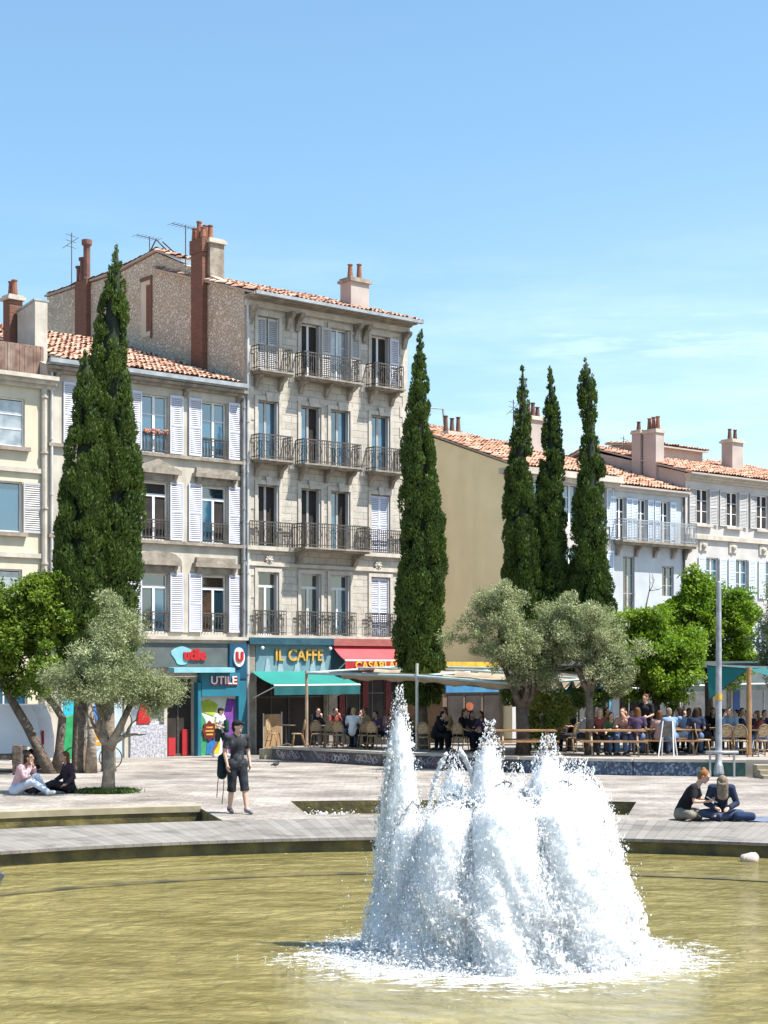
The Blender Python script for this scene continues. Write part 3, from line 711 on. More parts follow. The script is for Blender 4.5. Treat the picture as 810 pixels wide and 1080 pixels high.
# ------------------------------------------------------------ the tall weathered stone house
b3 = Bld(0, 8.1, 'tall five storey weathered stone house with iron balconies and bare rubble gable wall')
cols = [1.08, 3.12, 4.58, 6.65]; fl = [(4.0, 2.4), (7.37, 2.35), (10.62, 2.3), (13.97, 2.15)]
ww = 1.0
ops = [(c-ww/2, c+ww/2, z, z+h) for z, h in fl for c in cols] + [(.55, 3.95, -.5, 2.45), (4.45, 7.75, -.5, 2.45)]
b3.facade(16.4, ops, M['stone'], .3)
gp_ = [(0.001, 16.95), (6.2, 19.55), (9.3, 19.2), (15.4, 19.3)]
b3.side(0, [(.02, 17.0), (6.2, 19.6), (9.3, 19.3), (15.4, 19.4)], M['rubble'], 'gable_wall', .35)
b3.side(8.1, [(.02, 16.9), (6.2, 18.85), (15.4, 18.85)], M['plaster2'], 'far_side_wall', .35, False)
b3.back(15.4, 18.8, M['plaster2'])
rf = b3.tiles(-.16, 8.3, [(-.82, 16.78), (6.3, 19.0)], seed=3)
mb = b3.mb(); mb.box(.36, 7.74, 6.3, 15.1, 18.6, 18.9); mb.build('flat_roof', M['pink_wall'], b3.root)
b3.tiles(-.12, .5, [(4.2, 18.98), (6.2, 19.74), (9.3, 19.46), (15.5, 19.52)], seed=4, name='gable_coping')
# frieze, cornice, gutter
b3.band(0.0, 8.1, 16.4, 16.62, .16, 'stone_light'); b3.band(0, 8.1, 16.621, 16.74, .62, 'stone_trim', 'cornice', 2)
mb = b3.mb(); mb.box(-.08, 8.25, -.88, -.70, 16.70, 16.82); mb.box(-.06, 8.2, -.71, .0, 16.742, 16.78); mb.build('gutter', M['zinc'], b3.root)
for i, x in enumerate((.22, 2.0, 2.45, 5.35, 5.8, 7.88)):
    b3.bracket(x, 16.399, .46, .66, w=.19)
for x0, x1 in ((.4, 1.85), (2.62, 3.75), (3.95, 5.2), (5.98, 7.7)):
    mb = b3.mb(); mb.box(x0, x1, -.035, -.001, 16.19, 16.33); mb.build('frieze_panel', M['stone_light'], b3.root)
styles = [['curtain', 'dark', 'curtain', 'dark'], ['blue', 'half', 'glass', 'blue'], ['dark', 'dark', 'half', 'curtain'], ['warm', 'warm', 'glass', 'curtain']]
for fi, (z, h) in enumerate(fl):
    for ci, c in enumerate(cols):
        st = styles[3-fi][ci]
        b3.window(c, ww-.004, z, h, st, 'frame_grey' if fi in (1, 2) else 'frame', y=.2, transom=.78 if fi in (0,) else None, bars=(fi == 3 and ci in (0,)))
        # folded shutters inside the reveals and a moulded surround
        for sg in (-1, 1):
            mb = b3.mb(); xa = c+sg*(ww/2-.002); mb.box(min(xa, xa-sg*.07), max(xa, xa-sg*.07), .01, .19, z+.03, z+h-.03); mb.build('folded_shutter', M['shutter_grey'], b3.root)
        mb = b3.mb()
        mb.box(c-ww/2-.13, c-ww/2-.002, -.05, -.001, z, z+h); mb.box(c+ww/2+.002, c+ww/2+.13, -.05, -.001, z, z+h); mb.box(c-ww/2-.13, c+ww/2+.13, -.052, -.0012, z+h+.001, z+h+.15)
        if fi in (1, 2): mb.prism([(c-.09, z+h-.02), (c+.09, z+h-.02), (c+.14, z+h+.30), (c-.14, z+h+.30)], -.10, -.053)
        mb.build('window_surround', M['stone_light'], b3.root)
        if fi == 3 and ci in (0, 1, 2):   # half open louvred shutters on the top floor
            for sg in ((-1, 1) if ci == 0 else (1,)):
                b3.louvre(c+sg*(ww/4+.02) if ci == 0 else c+sg*(ww/2+.24), .46, z+.05, h-.1, 'shutter_grey', y=.06 if ci == 0 else -.06)
        if ci == 3 and fi in (0, 1, 3):
            b3.louvre(c+(.22 if fi < 2 else ww/2+.2), .46, z+.05, h-.1, 'shutter', y=.06 if fi < 2 else -.06)
            if fi < 2: b3.louvre(c-.24, .46, z+.05, h-.1, 'shutter', y=.06)
for fi in (2, 3):
    z = fl[fi][0]
    b3.balcony(.3, 1.82, z, .58, brackets=(.5, 1.62)); b3.balcony(2.4, 5.2, z, .58, brackets=(2.6, 3.85, 5.0)); b3.balcony(5.92, 7.4, z, .58, brackets=(6.1, 7.2))
z = fl[1][0]
b3.balcony(2.25, 5.45, z, .8, brackets=(2.45, 5.25)); 
b3.band(0, 8.1, z-.16, z-.005, .2, 'stone_light', 'floor_ledge')
b3.railing(.12, 2.2, z, .17, sides=False); b3.railing(5.5, 7.98, z, .17, sides=False)
b3.band(0, 8.1, z-.75, z-.62, .09, 'stone_light', 'string_course')
z = fl[0][0]
b3.band(0, 8.1, z-.10, z-.002, .16, 'stone_light', 'floor_ledge')
b3.railing(.3, 1.85, z, .13, sides=False); b3.railing(2.35, 5.3, z, .13, sides=False); b3.railing(5.8, 7.75, z, .13, sides=False)
for x in (1.1, 6.5):
    mb = b3.mb(); zz = 6.86
    for a in range(8): mb.ball((x+.13*math.cos(a*PI/4), -.06, zz+.13*math.sin(a*PI/4)), .06, 6)
    mb.ball((x, -.08, zz), .09, 8); mb.build('carved_rosette', M['stone_light'], b3.root, smooth=True)
for sd in (0, 1):
    mb = b3.mb()
    for i, z in enumerate(np.arange(4.15, 16.1, .42)):
        w = .42 if i % 2 else .28
        if sd: mb.box(8.1-w, 8.097, -.025, -.001, z, z+.421)
        else: mb.box(0.003, w, -.025, -.001, z, z+.421)
    mb.build('quoins', M['stone_light'], b3.root)
b3.pipe(.09, -.4, 16.7); b3.pipe(-.10, 3.9, 12.9, 'zinc', .06)
# gable details: flue stacks, slit window, blind arch
mb = b3.mb(); mb.box(-.24, -.003, 2.5, 3.3, 14.2, 18.9)
fl1 = mb.build('flue_stack', M['brick'], b3.root)
mb = b3.mb(); mb.box(-.401, .62, 2.3, 3.35, 18.2 , 19.35)
c_ = b3.mb()
b3.chimney(.0, .66, 2.32, 3.42, 17.6, 19.25, 'stone_trim', 0, parent=b3.root)
mb = b3.mb(); mb.box(-.28, -.003, 2.45, 3.35, 18.9, 19.44); mb.build('flue_head', M['brick'], fl1)
p = b3.mb()
for x, y, hh in ((-.14, 2.6, .42), (-.14, 2.87, .7), (-.14, 3.2, .5), (.2, 2.6, .55), (.2, 2.95, .62), (.45, 3.1, .5)):
    p.lathe([(.10, 0), (.12, .05), (.09, hh*.9), (.115, hh*.92), (.115, hh), (.06, hh)], (x, y, 19.44), 9)
p.build('chimney_pots', M['pot'], fl1)
b3.antenna(-.1, 3.9, 18.6, 1.6, 0); b3.antenna(.1, 6.9, 19.5, .9, 0)
mb = b3.mb(); mb.tube([(.1, 5.2, 19.3), (.1, 6.4, 20.2)], .03, 5); mb.tube([(.1, 6.4, 20.2), (.1, 7.2, 19.5)], .03, 5); mb.tube([(.1, 4.6, 19.1), (.1, 5.9, 20.0)], .03, 5); mb.build('roof_rods', M['iron'], b3.root)
mb = b3.mb(); mb.box(-.22, -.003, 11.5, 12.5, 15.0, 19.5); f2 = mb.build('flue_stack', M['brick'], b3.root)
p = b3.mb()
for y, hh, r in ((11.65, 1.7, .15), (12.0, 1.0, .12), (12.35, .7, .1)):
    p.lathe([(r*1.2, 0), (r, .1), (r, hh*.85), (r*1.5, hh*.88), (r*1.5, hh), (r*.7, hh)], (-.11, y, 19.5), 9)
p.build('chimney_pots', M['dark_pot'], f2); b3.antenna(-.1, 13.0, 19.4, 2.4, 1)
mb = b3.mb(); mb.box(-.03, -.003, 6.55, 7.35, 16.3, 18.6); w_ = mb.build('blind_window', M['plaster1'], b3.root)
mb = b3.mb(); mb.box(-.05, -.031, 6.5, 6.62, 16.2, 18.7); mb.box(-.06, -.031, 6.5, 7.4, 18.601, 18.75); mb.box(-.034, -.031, 6.63, 6.95, 16.5, 18.4); mb.build('slit_reveal', M['brick'], w_)
mb = b3.mb(); q = [(9.85+.75*math.cos(a), 17.9+.75*math.sin(a)) for a in np.linspace(0, PI, 9)]
mb.prism_x([(10.6, 16.6)] + q + [(9.1, 16.6)], -.03, -.003); w2 = mb.build('blind_arch', M['plaster1'], b3.root)
mb = b3.mb(); mb.tube([(-.05, 9.85+.85*math.cos(a), 17.9+.85*math.sin(a)) for a in np.linspace(0, PI, 11)], .11, 6); mb.build('arch_trim', M['brick'], w2)
b3.chimney(6.15, 7.1, 1.25, 1.95, 16.9, 18.5, 'pink_wall', 2, cap='stone_trim', poth=.7)
# shopfront of the tall house
mb = b3.mb(); mb.box(.0, 4.02, -.35, -.002, 3.64, 3.895); mb.build('shop_cornice', mat('navy_teal_paint', (.015, .06, .09), (.03, .09, .12), rough=.5), b3.root)
mb = b3.mb(); mb.box(4.03, 8.1, -.33, -.002, 3.62, 3.893); mb.build('shop_cornice', mat('faded_red_paint', (.33, .11, .09), (.26, .08, .07), rough=.6), b3.root)
mb = b3.mb(); mb.box(.42, 4.02, -.14, -.003, 2.5, 3.638); fas = mb.build('shop_fascia', mat('teal_grey_fascia', (.12, .22, .26), (.16, .27, .31), scale=2, rough=.5), b3.root)
mb = b3.mb(); mb.box(4.03, 8.1, -.14, -.003, 2.5, 3.618); mb.build('shop_fascia', mat('dark_teal_fascia', (.02, .075, .10), (.03, .1, .13), rough=.5), b3.root)
for q_ in ((.02, .41, -.12, 3.638), (3.99, 4.4, -.06, 2.495)): mb = b3.mb(); mb.box(q_[0], q_[1], q_[2], -.003, -.5, q_[3]); mb.build('shop_pier', M['stone_trim'], b3.root)
M['gold'] = mat('gold_letters', (.62, .36, .08), (.45, .25, .05), scale=6, rough=.35)
M['white_paint'] = mat('white_paint', (.80, .80, .78), (.70, .70, .68), scale=4, rough=.5)
text_mesh('gold_lettering', 'IL CAFFE', .62, M['gold'], fas, (2.42, -.20, 3.72), depth=.03, bold=.012, sx=.98)
pw_ = mat('pale_blue_white_paint', (.30, .39, .42), (.24, .33, .36), scale=5)
for x in (.95, 1.55, 2.35, 3.1, 3.6):
    mb = b3.mb(); mb.prism([(x-.16, 2.55), (x+.16, 2.55), (x+.05, 3.1), (x-.05, 3.1)], -.17, -.141); mb.build('painted_cup', pw_, fas)
for x in (.6, 3.85): mb = b3.mb(); mb.ball((x, -.32, 3.5), .07, 8); mb.tube([(x, -.141, 3.58), (x, -.32, 3.52)], .02, 6); mb.build('wall_lamp', M['white_paint'], fas, smooth=True)
def shop_glass(b, x0, x1, z0, z1, y, nx, m='dark_void', fm='iron', door=None, parent=None, name='shop_window', bar=None):
    mb = b.mb(); t = .05
    for i in range(nx+1):
        x = x0+(x1-x0)*i/nx; mb.box(x-t/2, x+t/2, y-.03, y+.04, z0, z1)
    mb.box(x0, x1, y-.028, y+.038, z1-.06, z1); mb.box(x0, x1, y-.028, y+.038, z0, z0+.12)
    if bar: mb.box(x0, x1, y-.027, y+.037, bar, bar+.06)
    o = mb.build(name, M[fm], parent or b.root)
    p = b.mb(); p.box(x0, x1, y, y+.02, z0, z1); p.build('pane', M[m], o); return o
shop_glass(b3, .55, 3.95, -.5, 2.45, .26, 4, 'dark_void', 'iron', bar=1.6)
shop_glass(b3, 4.45, 7.75, -.5, 2.45, .26, 5, 'dark_void', 'iron', bar=1.7)
rc_ = mat('dark_red_curtain', (.16, .025, .025), (.08, .015, .015), scale=6)
for i, x in enumerate((4.7, 5.9, 7.1)):
    mb = b3.mb(); mb.box(x, x+.28, .18, .21, .2, 2.2); mb.build('red_curtain', rc_, b3.root)
# awnings
def awning(b, x0, x1, zt, zf, d, vh, m, mv, name='awning', text=None):
    mb = b.mb(); n = 12; pts = []
    for i in range(n+1):
        t = i/n; pts.append((-.15-d*t, zt+(zf-zt)*t-.05*math.sin(PI*t)))
    for k in range(n): mb.prism_x([pts[k], pts[k+1], (pts[k+1][0], pts[k+1][1]-.015), (pts[k][0], pts[k][1]-.015)], x0, x1)
    o = mb.build(name, M[m], b.root)
    e = b.mb(); e.tube([(x0, -.15-d, zf-.02), (x1, -.15-d, zf-.02)], .035, 8); e.tube([(x0+.1, -.15, zf-.5), (x0+.1, -.15-d, zf-.04)], .02, 6); e.tube([(x1-.1, -.15, zf-.5), (x1-.1, -.15-d, zf-.04)], .02, 6); e.build('awning_bar', M['white_paint'], o)
    v = b.mb(); k = int((x1-x0)/.11)
    for i in range(k):
        xa = x0+(x1-x0)*i/k; xb = x0+(x1-x0)*(i+1)/k; o1 = .02*math.sin(i*.9)+.0; o2 = .02*math.sin((i+1)*.9)
        v.quad((xa, -.17-d+o1, zf-vh), (xb, -.17-d+o2, zf-vh), (xb, -.17-d, zf-.03), (xa, -.17-d, zf-.03))
    v.build('valance', M[mv], o)
    return o
M['teal_cloth'] = mat('teal_canvas', (.01, .19, .165), (.012, .16, .14), scale=1.5, rough=.8)
M['teal_dark'] = mat('dark_teal_canvas', (.01, .11, .115), (.008, .085, .09), scale=1.5, rough=.8)
M['red_cloth'] = mat('red_canvas', (.62, .065, .075), (.54, .055, .06), scale=1.5, rough=.8)
M['red_dark'] = mat('deep_red_canvas', (.40, .02, .025), (.32, .015, .02), scale=1.5, rough=.8)
awning(b3, .2, 4.3, 2.62, 2.12, 1.45, .38, 'teal_cloth', 'teal_dark')
ra = awning(b3, 4.1, 7.95, 3.6, 3.05, .78, .42, 'red_cloth', 'red_dark')
text_mesh('yellow_lettering', 'CASABLANCA', .42, mat('yellow_letters', (.75, .38, .05)), ra, (6.1, -.985, 3.33), depth=.012, bold=.008, sx=1.15)

# ------------------------------------------------------------ the shuttered cream house
b2 = Bld(-8.25, -.02, 'cream three storey house with lavender white shutters above a teal shop')
cols = [-6.5, -3.93, -1.36]; fl = [(4.03, 2.13), (7.36, 2.1), (10.5, 2.1)]
ops = [(c-.55, c+.55, z, z+h) for z, h in fl for c in cols] + [(-3.42, -2.28, -.5, 2.35), (-2.1, -.42, -.5, 2.35), (-4.95, -3.55, .35, 2.35), (-7.7, -5.2, -.5, 2.35)]
b2.facade(13.2, ops, M['plaster2'], .22)
pr = [(.02, 13.2), (9.5, 16.2), (14, 14.7)]
b2.side(-8.25, pr, M['plaster2']); b2.back(14, 14.6, M['plaster2'])
b2.tiles(-7.82, -.42, [(-.45, 13.36), (9.5, 16.45), (14.1, 14.9)], seed=5)
b2.band(-8.25, -.02, 12.92, 13.14, .28, 'stone_trim', 'cornice', 2)
mb = b2.mb(); mb.box(-8.4, -.15, -.52, -.36, 13.2, 13.35); mb.box(-8.3, -.2, -.37, .0, 13.16, 13.25); mb.build('gutter', M['zinc'], b2.root)
for x in (-7.9, -5.2, -2.65, -.3): b2.bracket(x, 12.919, .24, .26, w=.2)
for fi, (z, h) in enumerate(fl):
    if fi: b2.band(-8.25, -.02, z-.12, z-.004, .14, 'stone_trim', 'sill_course')
    for ci, c in enumerate(cols):
        b2.window(c, 1.09, z, h, ['warm', 'half', 'blue'][fi] if ci != 1 else ['glass', 'dark', 'blue'][fi], 'frame', y=.12, transom=.78 if fi < 2 else None, bars=fi == 2)
        for sg in (-1, 1): b2.louvre(c+sg*.88, .56, z+.04, h+.02, 'shutter', y=-.06, ang=sg*random.uniform(-.02, .06))
        b2.railing(c-.55, c+.55, z+.02, .03, .72, sides=False, bars=.13, fancy=fi == 0)
        if fi < 2:
            mb = b2.mb(); zt = z+h+.30
            mb.box(c-.72, c+.72, -.10, -.002, z+h+.05, zt)
            mb.box(c-.98, c+.98, -.26, -.0022, zt+.001, zt+.15)
            if ci == 1 or True:
                if fi == 1 and ci == 1: mb.prism([(c-.98, zt+.151), (c+.98, zt+.151), (c, zt+.52)], -.25, -.003); 
                elif fi == 0 and ci == 1:
                    q = [(c+.98*math.cos(a), zt+.151+.36*math.sin(a)) for a in np.linspace(0, PI, 13)]; mb.prism(q, -.25, -.003)
                else: mb.box(c-.86, c+.86, -.12, -.0024, zt+.152, zt+.36)
            mb.build('window_hood', M['stone_trim'], b2.root)
            for sg in (-1, 1): b2.bracket(c+sg*.78, zt, .22, .42, w=.13)
mb = b2.mb()
for k in range(40): mb.ball((cols[1]+random.uniform(-.5, .5), -.08+random.uniform(-.05, .05), 11.26+random.uniform(-.05, .09)), random.uniform(.03, .055), 6)
mb.build('window_flowers', mat('pink_red_flowers', (.62, .12, .14), (.25, .22, .08), scale=9), b2.root)
for x0, x1 in ((-5.28, -5.0), (-2.82, -2.5)):
    mb = b2.mb()
    for i, z in enumerate(np.arange(4.05, 6.6, .37)): mb.box(x0, x1, -.04, -.001, z, z+.372)
    mb.build('rusticated_pier', M['stone_light'], b2.root)
b2.band(-8.25, -.02, 3.66, 3.9, .30, 'stone_light', 'shop_ledge', 2)
b2.pipe(-.2, -.4, 13.1, 'iron', .05); b2.pipe(-8.13, 3.9, 13.1, 'pipe', .05)
mb = b2.mb(); mb.box(-8.2, -.85, -.16, -.003, 2.78, 3.655); fa = mb.build('shop_fascia', mat('grey_green_fascia', (.075, .09, .09), (.11, .125, .12), scale=2, rough=.5), b2.root)
M['aqua'] = mat('aqua_paint', (.02, .165, .23), (.022, .14, .20), scale=2, rough=.45)
M['aqua_light'] = mat('pale_aqua_paint', (.24, .47, .52), (.18, .40, .45), scale=2, rough=.45)
M['sign_red'] = mat('red_sign_letters', (.42, .015, .018), rough=.5)
M['royal'] = mat('deep_teal_blue_paint', (.01, .08, .15), (.015, .06, .12), scale=2, rough=.4)
text_mesh('red_lettering', 'utile', .52, M['sign_red'], fa, (5.88, -.2, 3.72), depth=.03, bold=.03, sx=1.05)
mb = b2.mb(); mb.lathe([(.0, 0), (.02, 0)], (0, 0, 0), 3)
bl = b2.mb(); bl.prism([(-2.9+.42*math.cos(a)*(1+.25*math.sin(3*a)), 3.2+.34*math.sin(a)) for a in np.linspace(0, 2*PI, 20)[:-1]], -.185, -.161); bl.build('sign_cloud', M['aqua_light'], fa)
mb = b2.mb(); mb.box(-.84, -.06, -.24, -.003, 2.35, 3.655); u_ = mb.build('sign_panel', M['royal'], b2.root)
mb = b2.mb(); mb.prism([(-.45+.24*math.cos(a), 3.15+.36*math.sin(a)) for a in np.linspace(0, 2*PI, 25)[:-1]], -.31, -.241); mb.build('sign_disc', M['white_paint'], u_)
text_mesh('red_letter', 'U', .46, M['sign_red'], u_, (7.8, -.33, 3.65), depth=.02, bold=.035)
mb = b2.mb(); mb.prism_x([(-.165, 2.77), (-.6, 2.75), (-.6, 2.58), (-.165, 2.6)], -3.5, -.85); mb.build('shop_canopy', M['aqua_light'], b2.root)
mb = b2.mb(); mb.box(-2.12, -.42, -.3, -.003, 1.7, 2.56); sb_ = mb.build('shop_sign_board', M['aqua'], b2.root)
text_mesh('red_lettering', 'UTILE', .42, M['sign_red'], sb_, (7.10, -.33, 2.76), depth=.02, bold=.022, sx=1.1)
text_mesh('white_lettering', 'UTILE', .42, M['white_paint'], sb_, (7.07, -.352, 2.78), depth=.012, bold=.004, sx=1.1)
for q_ in ((-2.27, -2.13, -.28, 2.2), (-.41, -.06, -.2, 2.34)): mb = b2.mb(); mb.box(q_[0], q_[1], q_[2], -.003, -.5, q_[3]); mb.build('shop_pillar', M['aqua'], b2.root)
shop_glass(b2, -3.42, -2.28, -.5, 2.35, .2, 2, 'dark_void', 'iron')
for q_ in ((-2.7, -2.45, .5), (-3.3, -3.0, .2)): mb = b2.mb(); mb.box(q_[0], q_[1], .1, .18, -.45, q_[2]); mb.build('red_panel', M['red_dark'], b2.root)
# the painted shop window panel
mu = [((.05, .30, .12), [(-2.1, -.5), (-1.55, -.5), (-1.75, .5), (-2.1, .9)]), ((.62, .50, .03), [(-1.5, -.45), (-1.15, -.45), (-1.05, .4), (-1.35, .6)]), ((.20, .06, .33), [(-1.0, -.45), (-.45, -.45), (-.42, 1.1), (-.8, 1.13), (-1.0, .5)]),
      ((.40, .50, .05), [(-1.9, .75), (-1.4, .62), (-1.2, .95), (-1.6, 1.1), (-1.95, 1.05)]), ((.02, .16, .42), [(-1.75, -.45), (-1.4, -.48), (-1.3, .0), (-1.65, .15)])]
mb = b2.mb(); mb.box(-2.1, -.42, .0, .05, -.5, 1.69); mm = [mat('mural_ground', (.66, .66, .60), (.5, .55, .5), scale=2)]
base = mb.build('painted_window_panel', mm, b2.root)
for i, (c, pts) in enumerate(mu):
    pts = [(x, (z+.5)*1.3-.5) for x, z in pts]; q = b2.mb(); q.prism(pts, -.004-.004*i, -.0005-.0001*i); q.build('mural_shape', mat('mural_colour', c, tuple(v*.7 for v in c), scale=4), base)
q = b2.mb(); q.prism([(-1.62+.30*math.cos(a)*(1+.12*math.cos(8*a)), .42+.34*math.sin(a)*(1+.12*math.cos(8*a))) for a in np.linspace(0, 2*PI, 33)[:-1]], -.06, -.03); bd = q.build('red_badge', mat('dark_red_badge', (.16, .015, .01), (.1, .01, .01)), base)
q = b2.mb()
for i, w in enumerate((.3, .36, .30)): q.box(-1.62-w/2, -1.62+w/2, -.07, -.061, .52-.13*i, .58-.13*i)
q.build('badge_lines', M['gold'], bd)
M['mosaic'] = mat('grey_mosaic', (.50, .49, .52), (.24, .24, .27), scale=14, contrast=(.4, .6), rough=.6)
mb = b2.mb(); mb.box(-5.0, -3.5, -.08, -.003, -.5, .7); mb.build('stall_riser', M['mosaic'], b2.root)
shop_glass(b2, -4.95, -3.55, .7, 2.35, .2, 1, 'glass_pale', 'frame')
mb = b2.mb(); mb.prism([(-4.6, .75), (-4.05, .75), (-4.12, 1.15), (-4.25, 1.5), (-4.42, 1.5), (-4.55, 1.15)], .1, .16); mb.build('red_display', M['sign_red'], b2.root)
shop_glass(b2, -7.7, -5.2, -.5, 2.35, .2, 3, 'glass_pale', 'frame')
mb = b2.mb()
base2 = b2.mb(); base2.box(-7.7, -5.2, .08, .12, -.5, 1.9); base2 = base2.build('mural_panel', mat('mural_pale', (.45, .52, .55), (.35, .42, .45), scale=2), b2.root)
for i, (c, pts) in enumerate([((.03, .20, .62), [(-6.6, .5), (-5.8, .5), (-5.7, 1.6), (-6.3, 1.7)]), ((.78, .30, .02), [(-6.6, .0), (-5.75, .05), (-5.7, .45), (-6.3, .55), (-6.65, .4)]), ((.02, .30, .10), [(-7.6, -.45), (-6.9, -.45), (-7.0, 1.2), (-7.6, 1.0)]), ((.02, .42, .55), [(-7.6, 1.05), (-6.9, 1.25), (-7.0, 1.8), (-7.6, 1.7)])]):
    q = b2.mb(); q.prism(pts, .074-.003*i, .0795); q.build('mural_shape', mat('mural_colour', c, tuple(v*.7 for v in c), scale=4), base2)

# ------------------------------------------------------------ the pale yellow house at the left edge
b1 = Bld(-17.5, -8.27, 'pale yellow house with blue grey shutters and a brown reed screened roof terrace')
cols = [-10.05, -12.6, -15.2]; fl = [(4.2, 1.9), (7.35, 1.72), (10.25, 1.65)]
ops = [(c-(.95 if z > 9.9 else .85), c+(.95 if z > 9.9 else .85), z, z+h) for z, h in fl for c in cols] + [(-11.5, -9.0, -.5, 2.4)]
b1.facade(12.3, ops, M['plaster1'], .2)
b1.side(-8.27, [(.02, 12.6), (13, 12.6)], M['plaster1'], left=False); b1.side(-17.5, [(.02, 12.6), (13, 12.6)], M['plaster1']); b1.back(13, 12.5, M['plaster1'])
mb = b1.mb(); mb.box(-17.5, -8.27, .0, 13, 12.301, 12.45); mb.build('roof_terrace', M['stone_trim'], b1.root)
b1.band(-17.5, -8.05, 12.3, 12.72, .42, 'stone_light', 'cornice', 3)
for z in (9.4, 6.5, 3.5): b1.band(-17.5, -8.5, z, z+.16, .10, 'stone_light', 'string_course')
for fi, (z, h) in enumerate(fl):
    for c in cols:
        w = 1.9 if fi == 2 else 1.7
        b1.window(c, w-.004, z, h, 'blue' if fi == 1 else 'curtain', 'frame', y=.1, transom=None, bars=fi != 1)
        b1.band(c-w/2-.15, c+w/2+.15, z-.14, z-.002, .16, 'stone_trim', 'window_sill')
        if fi == 1:
            b1.louvre(c+w/2+.36, .68, z, h, 'shutter_grey', y=-.05); b1.louvre(c-w/2-.36, .68, z, h, 'shutter_grey', y=-.05)
mb = b1.mb()
for i in range(162):
    x = -17.4+i*.0575; mb.box(x, x+.05, .55+random.uniform(-.012, .012), .6, 12.46, 13.85+random.uniform(-.05, .03))
mb.box(-17.4, -8.1, .601, .64, 12.46, 13.9)
mb.build('reed_screen', mat('brown_reed', (.13, .075, .055), (.27, .17, .13), scale=3.2, streak=((.4, .34, .3), 4, .6, .35)), b1.root)
mb = b1.mb(); mb.prism_x([(.7, 12.4), (.7, 15.5), (1.1, 15.42), (2.0, 15.3), (2.0, 12.4)], -8.35, -7.87); b1w = mb.build('party_wall', M['stone_light'], b1.root)
mb = b1.mb(); mb.prism_x([(.68, 15.501), (.68, 15.57), (1.1, 15.49), (2.05, 15.37), (2.05, 15.301), (1.1, 15.421)], -8.4, -7.82); mb.build('wall_coping', M['zinc'], b1w)
b1.chimney(-8.6, -8.1, 2.1, 2.6, 12.4, 15.75, 'brick', 2, poth=.6)
mb = b1.mb(); mb.box(-17, -9.1, 3.0, 9.0, 12.46, 13.4); ph = mb.build('penthouse', M['pink_wall'], b1.root)
b1.tiles(-17.2, -8.9, [(2.7, 13.55), (6, 14.7), (9.3, 13.5)], seed=9)
b1.pipe(-8.42, -.4, 12.3, 'stone_light', .1, -.1)
shop_glass(b1, -11.5, -9.0, -.5, 2.4, .15, 3, 'glass_blue', 'frame')

# ------------------------------------------------------------ the ochre gabled house
b4 = Bld(14.1, 20.44, 'house with a broad blank ochre gable wall behind slim cypresses')
cols = [15.45, 17.75, 19.55]; fl = [(3.0, 2.0), (6.0, 2.1), (9.2, 1.75)]
ops = [(c-.5, c+.5, z, z+h) for z, h in fl for c in cols] + [(14.5, 16.4, -.5, 2.1), (16.7, 20.2, -.5, 2.15)]
b4.facade(11.3, ops, M['white_wall'], .2)
pr = [(.02, 11.5), (5.2, 13.28), (10.4, 11.5)]
b4.side(14.1, pr, M['ochre'], 'gable_wall'); b4.side(20.44, pr, M['white_wall'], left=False); b4.back(10.4, 11.4, M['white_wall'])
b4.tiles(13.98, 20.5, [(-.55, 11.45), (5.2, 13.45), (10.6, 11.6)], 'tile_orange', seed=11)
mb = b4.mb(); mb.box(13.72, 20.6, -.62, -.002, 11.15, 11.40); mb.box(13.85, 20.5, -.42, -.0021, 10.95, 11.149); mb.box(13.72, 14.098, -.002, .45, 11.15, 11.4); mb.build('cornice', M['stone_light'], b4.root)
for fi, (z, h) in enumerate(fl):
    for c in cols:
        b4.window(c, .99, z, h, 'blue' if fi == 2 else 'glass', 'frame', y=.1, transom=None)
        for sg in (-1, 1): b4.louvre(c+sg*.76, .46, z, h, 'shutter_blue', y=-.05)
b4.chimney(18.2, 19.4, 3.2, 3.9, 12.2, 14.3, 'pink_wall', 4, 'dark_pot', poth=.6); b4.chimney(16.0, 17.2, 6.2, 7.0, 12.6, 13.7, 'stone_light', 3, 'dark_pot', poth=.7)
b4.antenna(18.6, 4.5, 13.0, 2.4, 1)
mb = b4.mb(); mb.tube([(14.6, 7.0, 12.5), (14.9, 6.6, 14.9)], .05, 5); mb.tube([(14.9, 6.6, 14.9), (16.2, 6.8, 15.0)], .03, 5); mb.tube([(16.2, 6.8, 15.0), (16.7, 7.0, 12.6)], .05, 5); mb.tube([(14.6, 7.0, 12.5), (15.3, 5.8, 13.3)], .03, 5); mb.build('roof_hoist', M['zinc'], b4.root)
mb = b4.mb(); mb.box(16.5, 20.3, -.12, -.002, 2.2, 2.85); mb.box(16.5, 16.68, -.1, -.002, -.5, 2.199); mb.box(20.21, 20.4, -.1, -.002, -.5, 2.199); mb.build('shop_front', mat('sky_blue_paint', (.14, .36, .52), (.11, .30, .45), scale=2, rough=.5), b4.root)
shop_glass(b4, 16.7, 20.2, -.5, 2.15, .15, 4, 'glass', 'royal' if False else 'iron'); shop_glass(b4, 14.5, 16.4, -.5, 2.1, .15, 2, 'dark_void', 'frame')
mb = b4.mb(); 
for k, (cx, cz, r) in enumerate(((17.4, .35, .28), (17.4, .95, .22))): mb.tube([(cx+r*math.cos(a), .11, cz+r*math.sin(a)) for a in np.linspace(0, 2*PI, 17)], .03, 5, False)
mb.build('window_emblem', M['white_paint'], b4.root)

